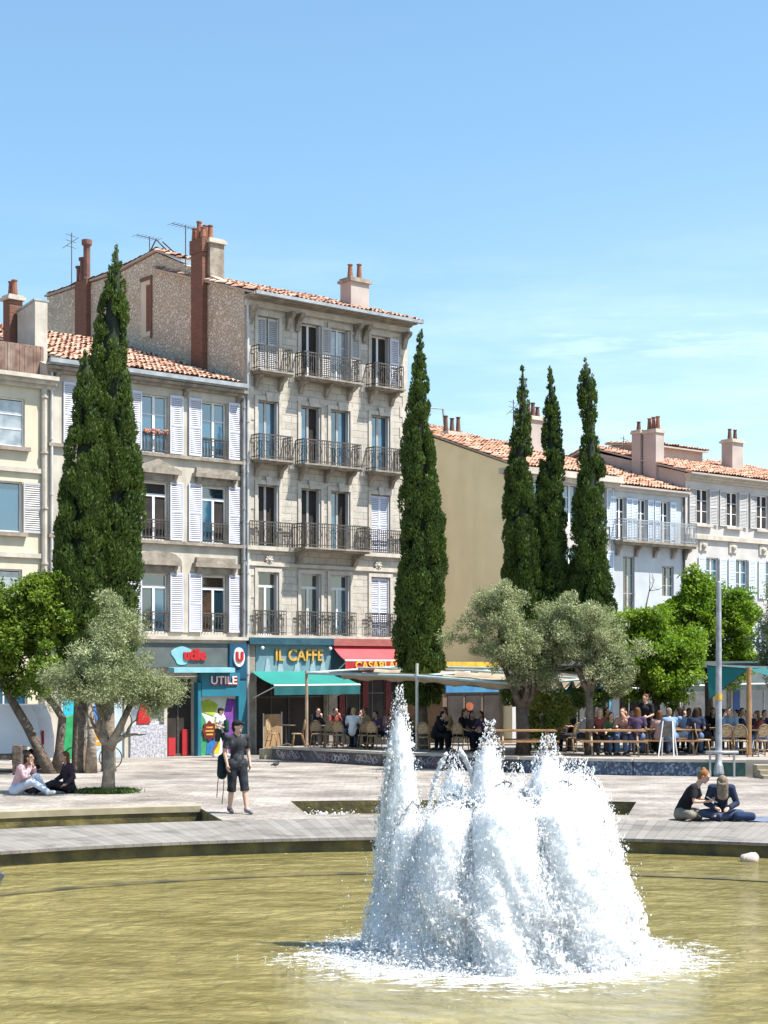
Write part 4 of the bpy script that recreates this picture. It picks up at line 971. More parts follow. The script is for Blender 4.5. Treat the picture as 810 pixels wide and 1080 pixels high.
# ------------------------------------------------------------ low house with the long balcony
b5 = Bld(20.46, 25.66, 'low bluish white house with one long iron balcony under its tiled eaves')
ops = [(20.75, 21.4, 8.62, 10.6), (22.25, 22.9, 8.62, 10.6), (23.85, 24.5, 8.62, 10.6), (21.25, 22.05, 5.2, 7.9), (24.0, 24.85, 6.1, 7.55), (21, 22.6, -.5, 2.3), (23, 25.3, -.5, 2.3)]
b5.facade(11.0, ops, M['blue_white'], .2)
pr = [(.02, 11.1), (5.5, 12.9), (10, 11.3)]
b5.side(20.46, pr, M['white_wall']); b5.side(25.66, pr, M['white_wall'], left=False); b5.back(10, 11.2, M['white_wall'])
b5.tiles(20.45, 25.68, [(-.4, 11.12), (5.5, 13.05), (10.2, 11.4)], 'tile_orange', seed=13)
b5.band(20.46, 25.66, 10.88, 11.1, .3, 'white_wall', 'cornice', 2)
for a, c, z, t in ops[:3]:
    b5.window((a+c)/2, c-a-.004, z, t-z, 'dark', 'frame', y=.1, transom=None)
    for sg in (-1, 1): b5.louvre((a+c)/2+sg*.56, .40, z, t-z, 'shutter_blue', y=-.05)
for a, c, z, t in ops[3:5]: b5.window((a+c)/2, c-a-.004, z, t-z, 'warm', 'frame_grey', y=.1, transom=None)
b5.balcony(20.6, 25.85, 8.6, .55, .2, brackets=(20.8, 22.1, 23.4, 24.7, 25.6), fancy=False, h=.95, m='zinc')
shop_glass(b5, 21, 22.6, -.5, 2.3, .15, 2, 'dark_void', 'frame'); shop_glass(b5, 23, 25.3, -.5, 2.3, .15, 3, 'glass_blue', 'frame')
b5.pipe(25.5, -.4, 10.9, 'iron', .05)

# ------------------------------------------------------------ white house at the right edge
b6 = Bld(25.7, 38.5, 'white house at the right edge with grey blue shutters and clay chimneys')
cols = [27.0, 29.3, 31.7, 34.2, 36.7]; 
ops = [(c-.48, c+.48, 9.7, 11.4) for c in cols] + [(c-.5, c+.5, 6.2, 8.1) for c in (27.7, 30.0, 32.4, 34.9)] + [(c-.5, c+.5, 3.2, 5.0) for c in (27.7, 30.0, 32.4, 34.9)] + [(26.5, 29.2, -.5, 2.3), (30, 33, -.5, 2.3)]
b6.facade(12.0, ops, M['white_wall'], .2)
pr = [(.02, 12.1), (6.2, 13.75), (12, 12.2)]
b6.side(25.7, pr, M['pink_wall'], 'gable_wall'); b6.side(38.5, pr, M['white_wall'], left=False); b6.back(12, 12.1, M['white_wall'])
b6.tiles(25.55, 38.7, [(-.5, 12.1), (6.2, 14.0), (12.2, 12.3)], 'tile_orange', seed=15)
b6.band(25.7, 38.5, 11.75, 12.06, .4, 'stone_light', 'cornice', 3)
b6.band(25.7, 38.5, 8.95, 9.15, .14, 'stone_light', 'string_course')
for c in cols:
    b6.window(c, .955, 9.7, 1.7, 'dark', 'frame', y=.1, transom=None)
    for sg in (-1, 1): b6.louvre(c+sg*.80, .58, 9.68, 1.74, 'shutter_grey', y=-.05, ang=-sg*.1)
    b6.band(c-.62, c+.62, 9.56, 9.69, .16, 'stone_light', 'window_sill')
for z, h in ((6.2, 1.9), (3.2, 1.8)):
    for c in (27.7, 30.0, 32.4, 34.9):
        b6.window(c, .995, z, h, 'glass', 'frame', y=.1, transom=None)
        for sg in (-1, 1): b6.louvre(c+sg*.80, .54, z, h, 'shutter_blue', y=-.05)
for c in (27.0, 29.3, 31.7): mb = b6.mb(); mb.box(c-.3, c+.3, -.06, -.001, 8.4, 8.9); mb.ball((c, -.05, 8.65), .16, 8); mb.build('carved_panel', M['stone_light'], b6.root)
b6.chimney(25.55, 26.15, 1.7, 2.5, 10.9, 14.2, 'pink_wall', 3, 'pot', poth=.65, capsz=.06); 
b6.chimney(25.5, 25.9, 2.65, 3.2, 12.2, 14.25, 'pink_wall', 1, 'dark_pot', poth=.5, capsz=.06)
b6.chimney(32.9, 33.8, 2.8, 3.5, 12.4, 14.5, 'pink_wall', 2, 'dark_pot', poth=.6); b6.antenna(27.5, 5.5, 13.7, .9, 1)
mb = b6.mb(); mb.prism_x([(4.2, 12.9), (4.2, 14.1), (7.0, 14.3), (7.0, 13.2)], 28.0, 32.2); dm = mb.build('raised_roof', M['pink_wall'], b6.root)
b6.tiles(27.8, 32.4, [(3.9, 14.08), (7.1, 14.45)], 'tile', seed=18)
shop_glass(b6, 26.5, 29.2, -.5, 2.3, .15, 3, 'glass_pale', 'frame'); shop_glass(b6, 30, 33, -.5, 2.3, .15, 3, 'glass_blue', 'frame')
mb = b6.mb(); mb.box(29.35, 29.85, -.03, -.002, -.5, 2.2); mb.build('blue_door', mat('cobalt_paint', (.02, .10, .40), (.02, .08, .3), rough=.5), b6.root)

M['added_shade_cloth'] = mat('added_shade_canvas', (.03, .045, .045), (.045, .06, .06), scale=1.5, rough=.85)
awning(b4, 16.6, 20.3, 2.18, 1.85, 1.6, .3, 'added_shade_cloth', 'added_shade_cloth'); awning(b5, 20.7, 25.5, 2.5, 1.95, 2.3, .3, 'added_shade_cloth', 'added_shade_cloth'); awning(b6, 26.0, 33.5, 2.6, 2.0, 2.6, .3, 'added_shade_cloth', 'added_shade_cloth')  # long dark awnings added to shade the right hand shop fronts
# ------------------------------------------------------------ rooftop of a house behind, between the two gables
b7 = Bld(21.3, 23.8, 'distant house whose tiled roof end shows behind the ochre gable')
def far_house():
    mb = MB((-b7.s0, 0, .5)); mb.box(21.3, 23.8, 12.6, 19, -.5, 14.9); mb.build('wall', M['plaster2'], b7.root)
    b7.tiles(21.1, 24.0, [(12.2, 14.85), (15.8, 15.9), (19.3, 14.9)], 'tile_orange', seed=21)
far_house(); b7.root['group'] = 'houses behind'
# ================================================================== VEGETATION
def leaf_mat(name, c1, c2, trans=.35, rough=.55, scale=.9, tcol=None):
    m = bpy.data.materials.new(name); m.use_nodes = True
    n = m.node_tree.nodes; l = m.node_tree.links; b = n['Principled BSDF']; b.inputs['Roughness'].default_value = rough; b.inputs['Specular IOR Level'].default_value = .3
    at = n.new('ShaderNodeAttribute'); at.attribute_name = 'v'
    tc = n.new('ShaderNodeTexCoord'); nz = n.new('ShaderNodeTexNoise'); nz.inputs['Scale'].default_value = scale; nz.inputs['Detail'].default_value = 3; l.new(tc.outputs['Object'], nz.inputs['Vector'])
    ad = n.new('ShaderNodeMath'); ad.operation = 'MULTIPLY_ADD'; l.new(at.outputs['Fac'], ad.inputs[0]); ad.inputs[1].default_value = .7
    sb = n.new('ShaderNodeMath'); sb.operation = 'SUBTRACT'; sb.inputs[1].default_value = .35; l.new(nz.outputs['Fac'], sb.inputs[0]); l.new(sb.outputs[0], ad.inputs[2])
    mx = n.new('ShaderNodeMix'); mx.data_type = 'RGBA'; l.new(ad.outputs[0], mx.inputs['Factor']); mx.inputs['A'].default_value = (*c1, 1); mx.inputs['B'].default_value = (*c2, 1)
    l.new(mx.outputs['Result'], b.inputs['Base Color'])
    tr = n.new('ShaderNodeBsdfTranslucent'); 
    g = n.new('ShaderNodeMix'); g.data_type = 'RGBA'; g.blend_type = 'MULTIPLY'; g.inputs['Factor'].default_value = 1; l.new(mx.outputs['Result'], g.inputs['A']); g.inputs['B'].default_value = (*(tcol or (1.2, 1.3, .6)), 1)
    l.new(g.outputs['Result'], tr.inputs['Color'])
    ms = n.new('ShaderNodeMixShader'); ms.inputs[0].default_value = trans; l.new(b.outputs[0], ms.inputs[1]); l.new(tr.outputs[0], ms.inputs[2]); l.new(ms.outputs[0], n['Material Output'].inputs['Surface'])
    return m
M['cyp'] = leaf_mat('cypress_foliage', (.026, .055, .014), (.105, .155, .026), .2, .7, 1.3)
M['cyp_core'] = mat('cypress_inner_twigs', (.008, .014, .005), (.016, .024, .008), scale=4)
M['olive'] = leaf_mat('olive_foliage', (.125, .155, .06), (.42, .44, .26), .25, .5, 1.6, (1, 1.1, .6))
M['lime'] = leaf_mat('bright_green_foliage', (.07, .15, .012), (.23, .32, .03), .45, .5, .8)
M['green'] = leaf_mat('fresh_green_foliage', (.055, .115, .014), (.21, .28, .035), .35, .45, .9)
M['dkgreen'] = leaf_mat('dark_green_foliage', (.025, .06, .012), (.11, .19, .025), .3, .4, .9)
M['shrub'] = leaf_mat('yellowish_shrub_foliage', (.10, .13, .02), (.26, .27, .06), .35, .5, 1.2)
M['bark'] = mat('grey_brown_bark', (.20, .155, .115), (.09, .065, .045), scale=7, bump=.8, bscale=16, rough=.95)
M['bark_pale'] = mat('pale_olive_bark', (.34, .28, .21), (.17, .13, .095), scale=6, bump=.8, bscale=14, rough=.95)
M['bark_dark'] = mat('dark_bark', (.075, .055, .042), (.14, .105, .08), scale=7, bump=.8, bscale=16, rough=.95)

def leaves(C, D, N_, L, W):
    """diamond leaves: centres C, long axis D, normal hint N_, length L, width W"""
    D = D/np.linalg.norm(D, axis=1, keepdims=True); X = np.cross(D, N_); X /= np.maximum(np.linalg.norm(X, axis=1, keepdims=True), 1e-6)
    L = L[:, None]; W = W[:, None]
    V = np.stack([C-D*L*.5, C+X*W*.5-D*L*.05, C+D*L*.5, C-X*W*.5-D*L*.05], 1).reshape(-1, 3)
    F = np.arange(len(C)*4).reshape(-1, 4)
    return V, F

def cypress(x, y, H, Rm, prof, label, seed, trunk_h=1.2, lean=(0, 0), n=34000, z0=None):
    n = int(n*2.5); rg = np.random.default_rng(seed); zb = gz(y) if z0 is None else z0
    root = empty('cypress_tree', (x, y, zb), 0, label, 'cypress', 'cypresses on the square')
    ph, pr = zip(*prof)
    def rad(z): return Rm*np.interp(np.clip((z-trunk_h)/(H-trunk_h), 0, 1), ph, pr)
    def ctr(z): t = z/H; return np.stack([lean[0]*t**1.5+.06*np.sin(z*.9+seed), lean[1]*t**1.5+.05*np.cos(z*.7+seed)], -1)
    # upright flame shaped lumps on the surface
    nl = int(H*30); zl = trunk_h+(H-trunk_h)*rg.beta(1.0, 1.18, nl); al = rg.uniform(0, 2*PI, nl)
    rl = rad(zl)*rg.uniform(.62, .84, nl); c = ctr(zl)
    lc = np.stack([c[:, 0]+rl*np.cos(al), c[:, 1]+rl*np.sin(al), zl], -1)
    lr = np.clip(rad(zl)*rg.uniform(.18, .38, nl), .05, .32); lh = lr*rg.uniform(1.3, 2.2, nl)
    tone = rg.uniform(-.25, .25, nl)
    w = lr*lh; w /= w.sum(); k = rg.choice(nl, n, p=w)
    th = rg.uniform(0, 2*PI, n); ph_ = np.arccos(rg.uniform(-.75, 1, n)); rr = rg.uniform(.8, 1.04, n)
    d = np.stack([np.sin(ph_)*np.cos(th), np.sin(ph_)*np.sin(th), np.cos(ph_)], -1)
    P = lc[k]+d*np.stack([lr[k], lr[k], lh[k]], -1)*rr[:, None]
    P[:, 2] = np.minimum(P[:, 2], H+.05)
    # keep those facing outwards from the trunk axis
    cc = ctr(P[:, 2]); out = P[:, :2]-cc; ro = np.linalg.norm(out, axis=1)
    keep = (ro > rad(P[:, 2])*.52) | (P[:, 2] > H*.93); P = P[keep]; d = d[keep]; k = k[keep]; N = len(P)
    D = d*.7+np.array([0, 0, 1.0])+rg.normal(0, .35, (N, 3)); Nn = d+rg.normal(0, .5, (N, 3))
    V, F = leaves(P, D, Nn, rg.uniform(.07, .16, N), rg.uniform(.035, .07, N))
    # stray sprigs
    at = np.repeat(np.clip(.5+tone[k]+rg.normal(0, .16, N), 0, 1), 4)
    cr = np_mesh('crown', V, F, M['cyp'], root, attr=at)
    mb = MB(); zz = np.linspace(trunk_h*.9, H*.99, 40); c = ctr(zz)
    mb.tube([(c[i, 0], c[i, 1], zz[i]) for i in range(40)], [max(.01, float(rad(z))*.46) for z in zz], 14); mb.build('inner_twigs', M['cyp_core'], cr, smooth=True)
    mb = MB(); c0 = ctr(np.array([0, trunk_h+1.0])); mb.tube([(c0[0][0], c0[0][1], -.1), (c0[0][0]*1.0, c0[0][1], .1), (c0[1][0], c0[1][1], trunk_h+1)], [.26, .21, .16], 10); mb.build('trunk', M['bark'], root, smooth=True)
    return root
PA = [(0, .62), (.08, .9), (.25, 1), (.45, .93), (.62, .78), (.75, .62), (.86, .46), (.94, .26), (1, .02)]
PB = [(0, .8), (.12, .95), (.3, 1), (.5, .84), (.7, .6), (.85, .40), (.93, .23), (.97, .11), (1, .01)]
PD = [(0, .7), (.1, .92), (.3, 1), (.5, .95), (.7, .82), (.82, .62), (.91, .40), (.97, .2), (1, .03)]
PCy = [(0, .8), (.15, 1), (.3, .92), (.5, .7), (.7, .52), (.78, .34), (.83, .30), (.86, .42), (.93, .40), (.97, .2), (1, .02)]

def branchy(mb, p, d, L, r, depth, rg, tips, spread=.6, up=.25):
    pts = [Vector(p)]; rad = [r]; d = Vector(d).normalized(); k = 4
    for i in range(k):
        d = (d + Vector(rg.normal(0, .16, 3)) + Vector((0, 0, up*.2))).normalized()
        pts.append(pts[-1]+d*L/k); rad.append(r*(1-.45*(i+1)/k))
    mb.tube(pts, rad, 7 if depth > 1 else 5)
    if depth == 0: tips.append(pts[-1]); return
    for j in range(rg.integers(2, 4)):
        nd = (d + Vector(rg.normal(0, spread, 3)) + Vector((0, 0, up))).normalized()
        branchy(mb, pts[-1 if j == 0 else rg.integers(2, 5)], nd, L*rg.uniform(.6, .85), rad[-1]*.85, depth-1, rg, tips, spread, up)

def crown_leaves(root, cen, R3, m, seed, ncl, per, Lr, Wr, flat=.8, droop=0., shell=.55, clr=(.26, .48), gaps=0.):
    rg = np.random.default_rng(seed)
    u = rg.normal(0, 1, (ncl*3, 3)); u /= np.linalg.norm(u, axis=1, keepdims=True)
    r = rg.uniform(shell, 1.0, ncl*3)**.8
    # lumpy outline
    lump = 1+.16*np.sin(u[:, 0]*5+seed)+.13*np.sin(u[:, 1]*6+2*seed)+.12*np.sin(u[:, 2]*7+3*seed)
    keep = rg.random(ncl*3) > gaps*(.5+.5*np.sin(u[:, 0]*9+u[:, 2]*8+seed)); u = u[keep][:ncl]; r = r[keep][:ncl]; lump = lump[keep][:ncl]
    C = np.array(cen)+u*(r*lump)[:, None]*np.array(R3)
    cr_ = rg.uniform(*clr, len(C)); tone = rg.normal(0, .16, len(C))
    k = np.repeat(np.arange(len(C)), per); N = len(k)
    d = rg.normal(0, 1, (N, 3)); d /= np.linalg.norm(d, axis=1, keepdims=True); q = rg.random(N)**.45
    P = C[k]+d*(cr_[k]*q)[:, None]*np.array([1, 1, flat])
    D = d+rg.normal(0, .7, (N, 3))+np.array([0, 0, -droop]); Nn = rg.normal(0, .6, (N, 3))+np.array([0, 0, .9])+d*.5
    V, F = leaves(P, D, Nn, rg.uniform(*Lr, N), rg.uniform(*Wr, N))
    return np_mesh('crown', V, F, m, root, attr=np.repeat(np.clip(.5+tone[k]+rg.normal(0, .2, N), 0, 1), 4))

def tree(name, x, y, label, cat, m, barkm, seed, stems, crown, group='trees on the square', z0=None, ncl=110, per=120, Lr=(.08, .15), Wr=(.03, .06), shell=.4, clr=(.26, .48), gaps=.3, depth=2):
    """stems: list of (polyline, r0, r1); crown: list of (centre, radii)"""
    rg = np.random.default_rng(seed); zb = gz(y) if z0 is None else z0
    root = empty(name, (x, y, zb), 0, label, cat, group)
    mb = MB(); tips = []
    for pts, r0, r1 in stems:
        n = len(pts); mb.tube(pts, [r0*(1.25 if i == 0 else 1)+(r1-r0)*i/(n-1) for i in range(n)], 10)
        d = Vector(pts[-1])-Vector(pts[-2])
        for j in range(3):
            branchy(mb, pts[-1], d.normalized()+Vector(rg.normal(0, .55, 3)), crown[0][1][2]*.55, r1*.8, depth, rg, tips)
    mb.build('trunk', barkm, root, smooth=True)
    for i, (c, r3) in enumerate(crown):
        crown_leaves(root, c, r3, m, seed+i*31, ncl, per, Lr, Wr, shell=shell, clr=clr, gaps=gaps)
    return root

# cypresses
cypress(-8.60, 45.5, 11.9, .74, PD, 'shorter broad cypress at the left, in front of the cream house', 31, 2.4, (.22, 0), 38000)
cypress(-7.95, 46.3, 15.1, .92, PA, 'tallest cypress, at the left, rising above the rooftops beside a shorter one', 32, 2.2, (.22, 0), 46000)
cypress(1.22, 52.5, 13.7, .82, PB, 'wide cypress standing alone at the right corner of the tall stone house', 33, 1.6, (-.1, 0), 40000, tzz(52.5))
cypress(4.85, 57.0, 13.7, .78, PB, 'slim cypress against the ochre gable, left of three', 34, 1.8, (0, 0), 32000, tzz(57)-.25)
cypress(6.0, 57.3, 13.65, .66, PA, 'slim cypress in the middle of the three in front of the ochre house', 35, 1.8, (-.1, 0), 32000, tzz(57)-.25)
cypress(7.32, 57.0, 13.9, .86, PCy, 'cypress with a pinched lumpy double tip, right of three', 36, 1.8, (-.12, 0), 34000, tzz(57)-.25)

# olive at the left
tree('olive_tree', -6.1, 35.6, 'grey green olive tree with a forked pale trunk on the left of the plaza', 'olive tree', M['olive'], M['bark_pale'], 41,
     [([(0, 0, -.05), (.02, .02, .5), (.0, .05, 1.05)], .135, .12), ([(.0, .05, .95), (.22, .0, 1.35), (.48, .1, 1.95)], .105, .07), ([(.0, .05, .95), (-.12, .1, 1.4), (-.22, 0, 2.0)], .09, .06)],
     [((-.10, 0, 2.62), (1.18, 1.1, .80)), ((.30, 0, 2.35), (1.20, 1.0, .55)), ((.12, .1, 3.55), (.62, .7, .85)), ((-.9, 0, 2.5), (.65, .7, .5)), ((1.05, 0, 2.2), (.6, .6, .45))], ncl=52, per=190, Lr=(.055, .105), Wr=(.014, .026), clr=(.16, .36), gaps=.55, shell=.3)
# grass patch at its foot
def grass_patch():
    rg = np.random.default_rng(3); N = 4200; a = rg.uniform(0, 2*PI, N); r = np.sqrt(rg.random(N))
    P = np.stack([-6.15+r*.62*np.cos(a)+rg.normal(0, .1, N), 35.75+r*.45*np.sin(a), .03+rg.uniform(0, .05, N)], -1)
    D = np.array([0, 0, 1.])+rg.normal(0, .6, (N, 3)); V, F = leaves(P, D, rg.normal(0, 1, (N, 3)), rg.uniform(.06, .16, N), rg.uniform(.01, .02, N))
    o = np_mesh('grass', V, F, M['dkgreen'], attr=np.repeat(rg.random(N), 4)*.5); tag(o, 'short green grass round the foot of the olive tree', 'grass', kind='stuff')
grass_patch()
# leaning broadleaf tree at far left
tree('leaning_tree', -9.3, 45.0, 'dense green broadleaf tree with two leaning dark stems at the left edge', 'tree', M['green'], M['bark_dark'], 43,
     [([(0, 0, -.05), (-.25, 0, .5), (-.65, 0, 1.3), (-1.15, .1, 2.1), (-1.45, .1, 2.7)], .17, .10), ([(.1, .1, -.05), (.22, .05, .6), (.3, .1, 1.55), (.05, .1, 1.95), (-.5, .1, 2.5)], .14, .09)],
     [((-1.05, 0, 3.15), (1.55, 1.4, 1.0)), ((-.75, .1, 4.25), (1.35, 1.2, .95)), ((-.2, .1, 4.9), (.7, .8, .75)), ((-2.0, 0, 3.9), (1.0, 1.0, 1.0))], ncl=80, per=140, Lr=(.08, .17), Wr=(.045, .085), clr=(.2, .46), gaps=.5, shell=.3)
# bare trunks between the left trees
for px_, y_, h_, r_, lb in ((-8.22, 45.2, 2.6, .15, 'slim bare trunk between the thick brown trunk and the olive tree'),):
    tree('young_tree', px_, y_, lb, 'tree', M['dkgreen'], M['bark_pale'], 47, [([(0, 0, -.05), (.02, 0, 1.0), (-.06, .1, 2.2)], r_, .09)], [((0, .1, 3.0), (.6, .6, .8))], ncl=25, per=70)

TT = lambda y: tzz(y)
# olives on the terrace
tree('olive_tree', 4.05, 47.2, 'taller left olive of the terrace pair, its dark forked trunk behind the fountain', 'olive tree', M['olive'], M['bark_dark'], 51,
     [([(0, 0, -.1), (.05, 0, .7), (-.02, 0, 1.35)], .20, .16), ([(0, 0, 1.3), (-.2, 0, 1.75), (-.5, .1, 2.5)], .11, .07), ([(0, 0, 1.3), (.25, .1, 1.8), (.55, .1, 2.4)], .11, .07), ([(.02, 0, 1.3), (.05, .1, 2.4)], .1, .07)],
     [((-.70, 0, 3.55), (1.20, 1.1, 1.05)), ((-.1, .1, 3.0), (1.15, 1.1, .85)), ((-.75, 0, 4.35), (.75, .8, .72)), ((.75, .1, 3.4), (.95, 1.0, .85)), ((.4, .1, 2.5), (.7, .8, .6))], ncl=58, per=190, Lr=(.065, .125), Wr=(.018, .032), clr=(.18, .40), gaps=.6, shell=.3, z0=TT(47.2))
tree('olive_tree', 5.98, 47.0, 'rounder olive tree on the terrace, right of the pair, on a straight post like trunk', 'olive tree', M['olive'], M['bark'], 53,
     [([(0, 0, -.1), (.02, 0, .9), (0, 0, 1.9)], .125, .115), ([(0, 0, 1.8), (-.4, .1, 2.6)], .08, .05), ([(0, 0, 1.8), (.4, .1, 2.7)], .08, .05)],
     [((-.15, 0, 3.5), (1.25, 1.15, 1.0)), ((.45, .1, 3.0), (.95, 1.0, .9)), ((-.6, .1, 4.05), (.95, .9, .65)), ((.85, 0, 2.35), (.35, .5, .7))], ncl=62, per=190, Lr=(.065, .125), Wr=(.018, .032), clr=(.18, .40), gaps=.6, shell=.3, z0=TT(47.0))
tree('shrub', 4.9, 47.6, 'yellowish leafy shrub between the two terrace olives', 'shrub', M['shrub'], M['bark'], 55, [([(0, 0, -.1), (0, 0, .5)], .05, .04)],
     [((-.1, 0, 1.0), (.55, .5, .75)), ((.25, 0, 1.3), (.42, .4, .5))], ncl=60, per=80, Lr=(.09, .16), Wr=(.03, .05), clr=(.14, .26), z0=TT(47.6))
# bright green trees
tree('broadleaf_tree', 8.65, 50.5, 'low bright lime green tree shading the crowded tables, left of the lamp post', 'tree', M['lime'], M['bark_dark'], 57,
     [([(0, 0, -.1), (-.1, 0, .9), (-.15, 0, 1.7)], .17, .12), ([(-.1, 0, 1.5), (.5, 0, 2.2)], .09, .06)],
     [((.05, 0, 2.45), (1.40, 1.3, .95)), ((-.5, -.2, 3.1), (.95, 1.0, .72)), ((.65, -.1, 3.05), (.85, 1.0, .75)), ((-.6, 0, 3.9), (.85, .7, .6))], ncl=85, per=165, Lr=(.08, .17), Wr=(.045, .085), clr=(.22, .46), gaps=.5, shell=.3, z0=TT(50.5))
tree('broadleaf_tree', 11.15, 55.5, 'taller fresh green tree with loose gaps behind the lamp post', 'tree', M['lime'], M['bark_dark'], 59,
     [([(0, 0, -.1), (.05, 0, 1.5), (0, 0, 2.6)], .17, .12), ([(0, 0, 2.4), (-.6, 0, 3.5)], .09, .06)],
     [((.15, 0, 4.1), (1.55, 1.2, 1.15)), ((-.35, 0, 5.35), (.85, .8, .8)), ((-1.0, 0, 4.7), (.75, .8, .6)), ((1.0, 0, 4.7), (.8, .8, .85)), ((.9, 0, 3.1), (.9, .9, .7))], ncl=58, per=150, Lr=(.09, .19), Wr=(.05, .09), clr=(.2, .44), gaps=.6, z0=TT(55)-.2)
tree('olive_tree', 12.75, 51.5, 'grey green tree cut off by the right edge of the photo', 'olive tree', M['olive'], M['bark'], 61,
     [([(0, 0, -.1), (.0, 0, 1.0), (.1, 0, 2.0)], .16, .12)], [((.2, 0, 3.4), (1.05, 1.0, 1.1)), ((.4, 0, 4.7), (.95, 1.0, 1.0)), ((.3, 0, 2.4), (.8, .8, .7))], ncl=80, per=120, Lr=(.09, .16), Wr=(.025, .045), gaps=.3, z0=TT(51))
tree('young_tree', 9.0, 56.5, 'nearly bare young tree with thin dark twigs before the balcony house', 'tree', M['shrub'], M['bark_dark'], 63,
     [([(0, 0, -.1), (.05, 0, 2), (-.05, 0, 4.0)], .08, .045), ([(0, 0, 3.9), (.15, 0, 4.9), (.3, 0, 5.6)], .035, .02), ([(0, 0, 3.9), (-.3, 0, 4.9)], .03, .018)],
     [((-.05, 0, 3.2), (.55, .5, .75))], ncl=28, per=60, z0=TT(55)-.2, depth=1)
tree('broadleaf_tree', 7.1, 60.3, 'green tree half hidden behind the terrace olives', 'tree', M['green'], M['bark_dark'], 65,
     [([(0, 0, -.05), (0, 0, 1.6)], .13, .1)], [((0, 0, 2.9), (1.3, 1.1, 1.0)), ((.9, 0, 3.7), (.8, .8, .7))], ncl=60, per=80, Lr=(.13, .24), Wr=(.06, .11))
# ================================================================== TERRACE
TP = [(-3.77, 55.7), (0, 50.1), (3.88, 45.5), (6.8, 43.9), (9.7, 43.25), (14.5, 43.0), (19, 60), (1.36, 60)]
M['terrace'] = mat('pale_terrace_slab', (.33, .29, .255), (.26, .23, .20), scale=1.5, bump=.1)
mb = MB(); mb.prism_z(TP, [gz(y)-.1 for x, y in TP], [tzz(y) for x, y in TP]); tag(mb.build('terrace', M['terrace']), kind='structure')
def graffiti_mat():
    m = bpy.data.materials.new('graffiti_wall'); m.use_nodes = True
    n = m.node_tree.nodes; l = m.node_tree.links; b = n['Principled BSDF']; b.inputs['Roughness'].default_value = .7
    tc = n.new('ShaderNodeTexCoord'); mp = n.new('ShaderNodeMapping'); mp.inputs['Scale'].default_value = (1.5, 1.5, 2.6); l.new(tc.outputs['Object'], mp.inputs['Vector'])
    nz = n.new('ShaderNodeTexNoise'); nz.inputs['Scale'].default_value = 1.8; nz.inputs['Detail'].default_value = 2; l.new(mp.outputs[0], nz.inputs['Vector'])
    ad = n.new('ShaderNodeVectorMath'); ad.operation = 'MULTIPLY_ADD'; l.new(nz.outputs['Color'], ad.inputs[0]); ad.inputs[1].default_value = (1.6,)*3; l.new(mp.outputs[0], ad.inputs[2])
    vo = n.new('ShaderNodeTexVoronoi'); vo.feature = 'DISTANCE_TO_EDGE'; vo.inputs['Scale'].default_value = 2.4; l.new(ad.outputs[0], vo.inputs['Vector'])
    ls = n.new('ShaderNodeMath'); ls.operation = 'LESS_THAN'; ls.inputs[1].default_value = .13; l.new(vo.outputs['Distance'], ls.inputs[0])
    n2 = n.new('ShaderNodeTexNoise'); n2.inputs['Scale'].default_value = .8; l.new(tc.outputs['Object'], n2.inputs['Vector'])
    gt = n.new('ShaderNodeMath'); gt.operation = 'GREATER_THAN'; gt.inputs[1].default_value = .42; l.new(n2.outputs['Fac'], gt.inputs[0])
    mu = n.new('ShaderNodeMath'); mu.operation = 'MULTIPLY'; l.new(ls.outputs[0], mu.inputs[0]); l.new(gt.outputs[0], mu.inputs[1])
    rp = n.new('ShaderNodeValToRGB'); e = rp.color_ramp.elements; e[0].position = .38; e[0].color = (.045, .045, .055, 1); e[1].position = .62; e[1].color = (.13, .12, .13, 1); l.new(n2.outputs['Fac'], rp.inputs['Fac'])
    mx = n.new('ShaderNodeMix'); mx.data_type = 'RGBA'; l.new(mu.outputs[0], mx.inputs['Factor']); l.new(rp.outputs['Color'], mx.inputs['A']); mx.inputs['B'].default_value = (.62, .62, .65, 1)
    l.new(rp.outputs['Color'], b.inputs['Base Color']); return m
M['graffiti'] = graffiti_mat(); M['spray_paint'] = mat('silver_white_spray_paint', (.55, .55, .58), (.35, .35, .38), scale=6, rough=.5); M['spray_paint2'] = mat('mauve_spray_paint', (.36, .18, .27), (.25, .2, .32), scale=6, rough=.5)
def mosaic_mat():
    m = bpy.data.materials.new('blue_mosaic'); m.use_nodes = True
    n = m.node_tree.nodes; l = m.node_tree.links; b = n['Principled BSDF']; b.inputs['Roughness'].default_value = .45
    tc = n.new('ShaderNodeTexCoord'); vo = n.new('ShaderNodeTexVoronoi'); vo.inputs['Scale'].default_value = 17; l.new(tc.outputs['Object'], vo.inputs['Vector'])
    sp = n.new('ShaderNodeSeparateColor'); l.new(vo.outputs['Color'], sp.inputs[0])
    rp = n.new('ShaderNodeValToRGB'); e = rp.color_ramp.elements; e[0].color = (.025, .038, .075, 1); e[1].color = (.11, .15, .18, 1); x = e.new(.6); x.color = (.045, .08, .15, 1); x = e.new(.9); x.color = (.22, .28, .36, 1)
    l.new(sp.outputs[0], rp.inputs['Fac']); l.new(rp.outputs['Color'], b.inputs['Base Color']); return m
M['bluemos'] = mosaic_mat(); M['greenmos'] = mat('dark_green_tile', (.015, .07, .055), (.05, .12, .10), scale=9, rough=.5)
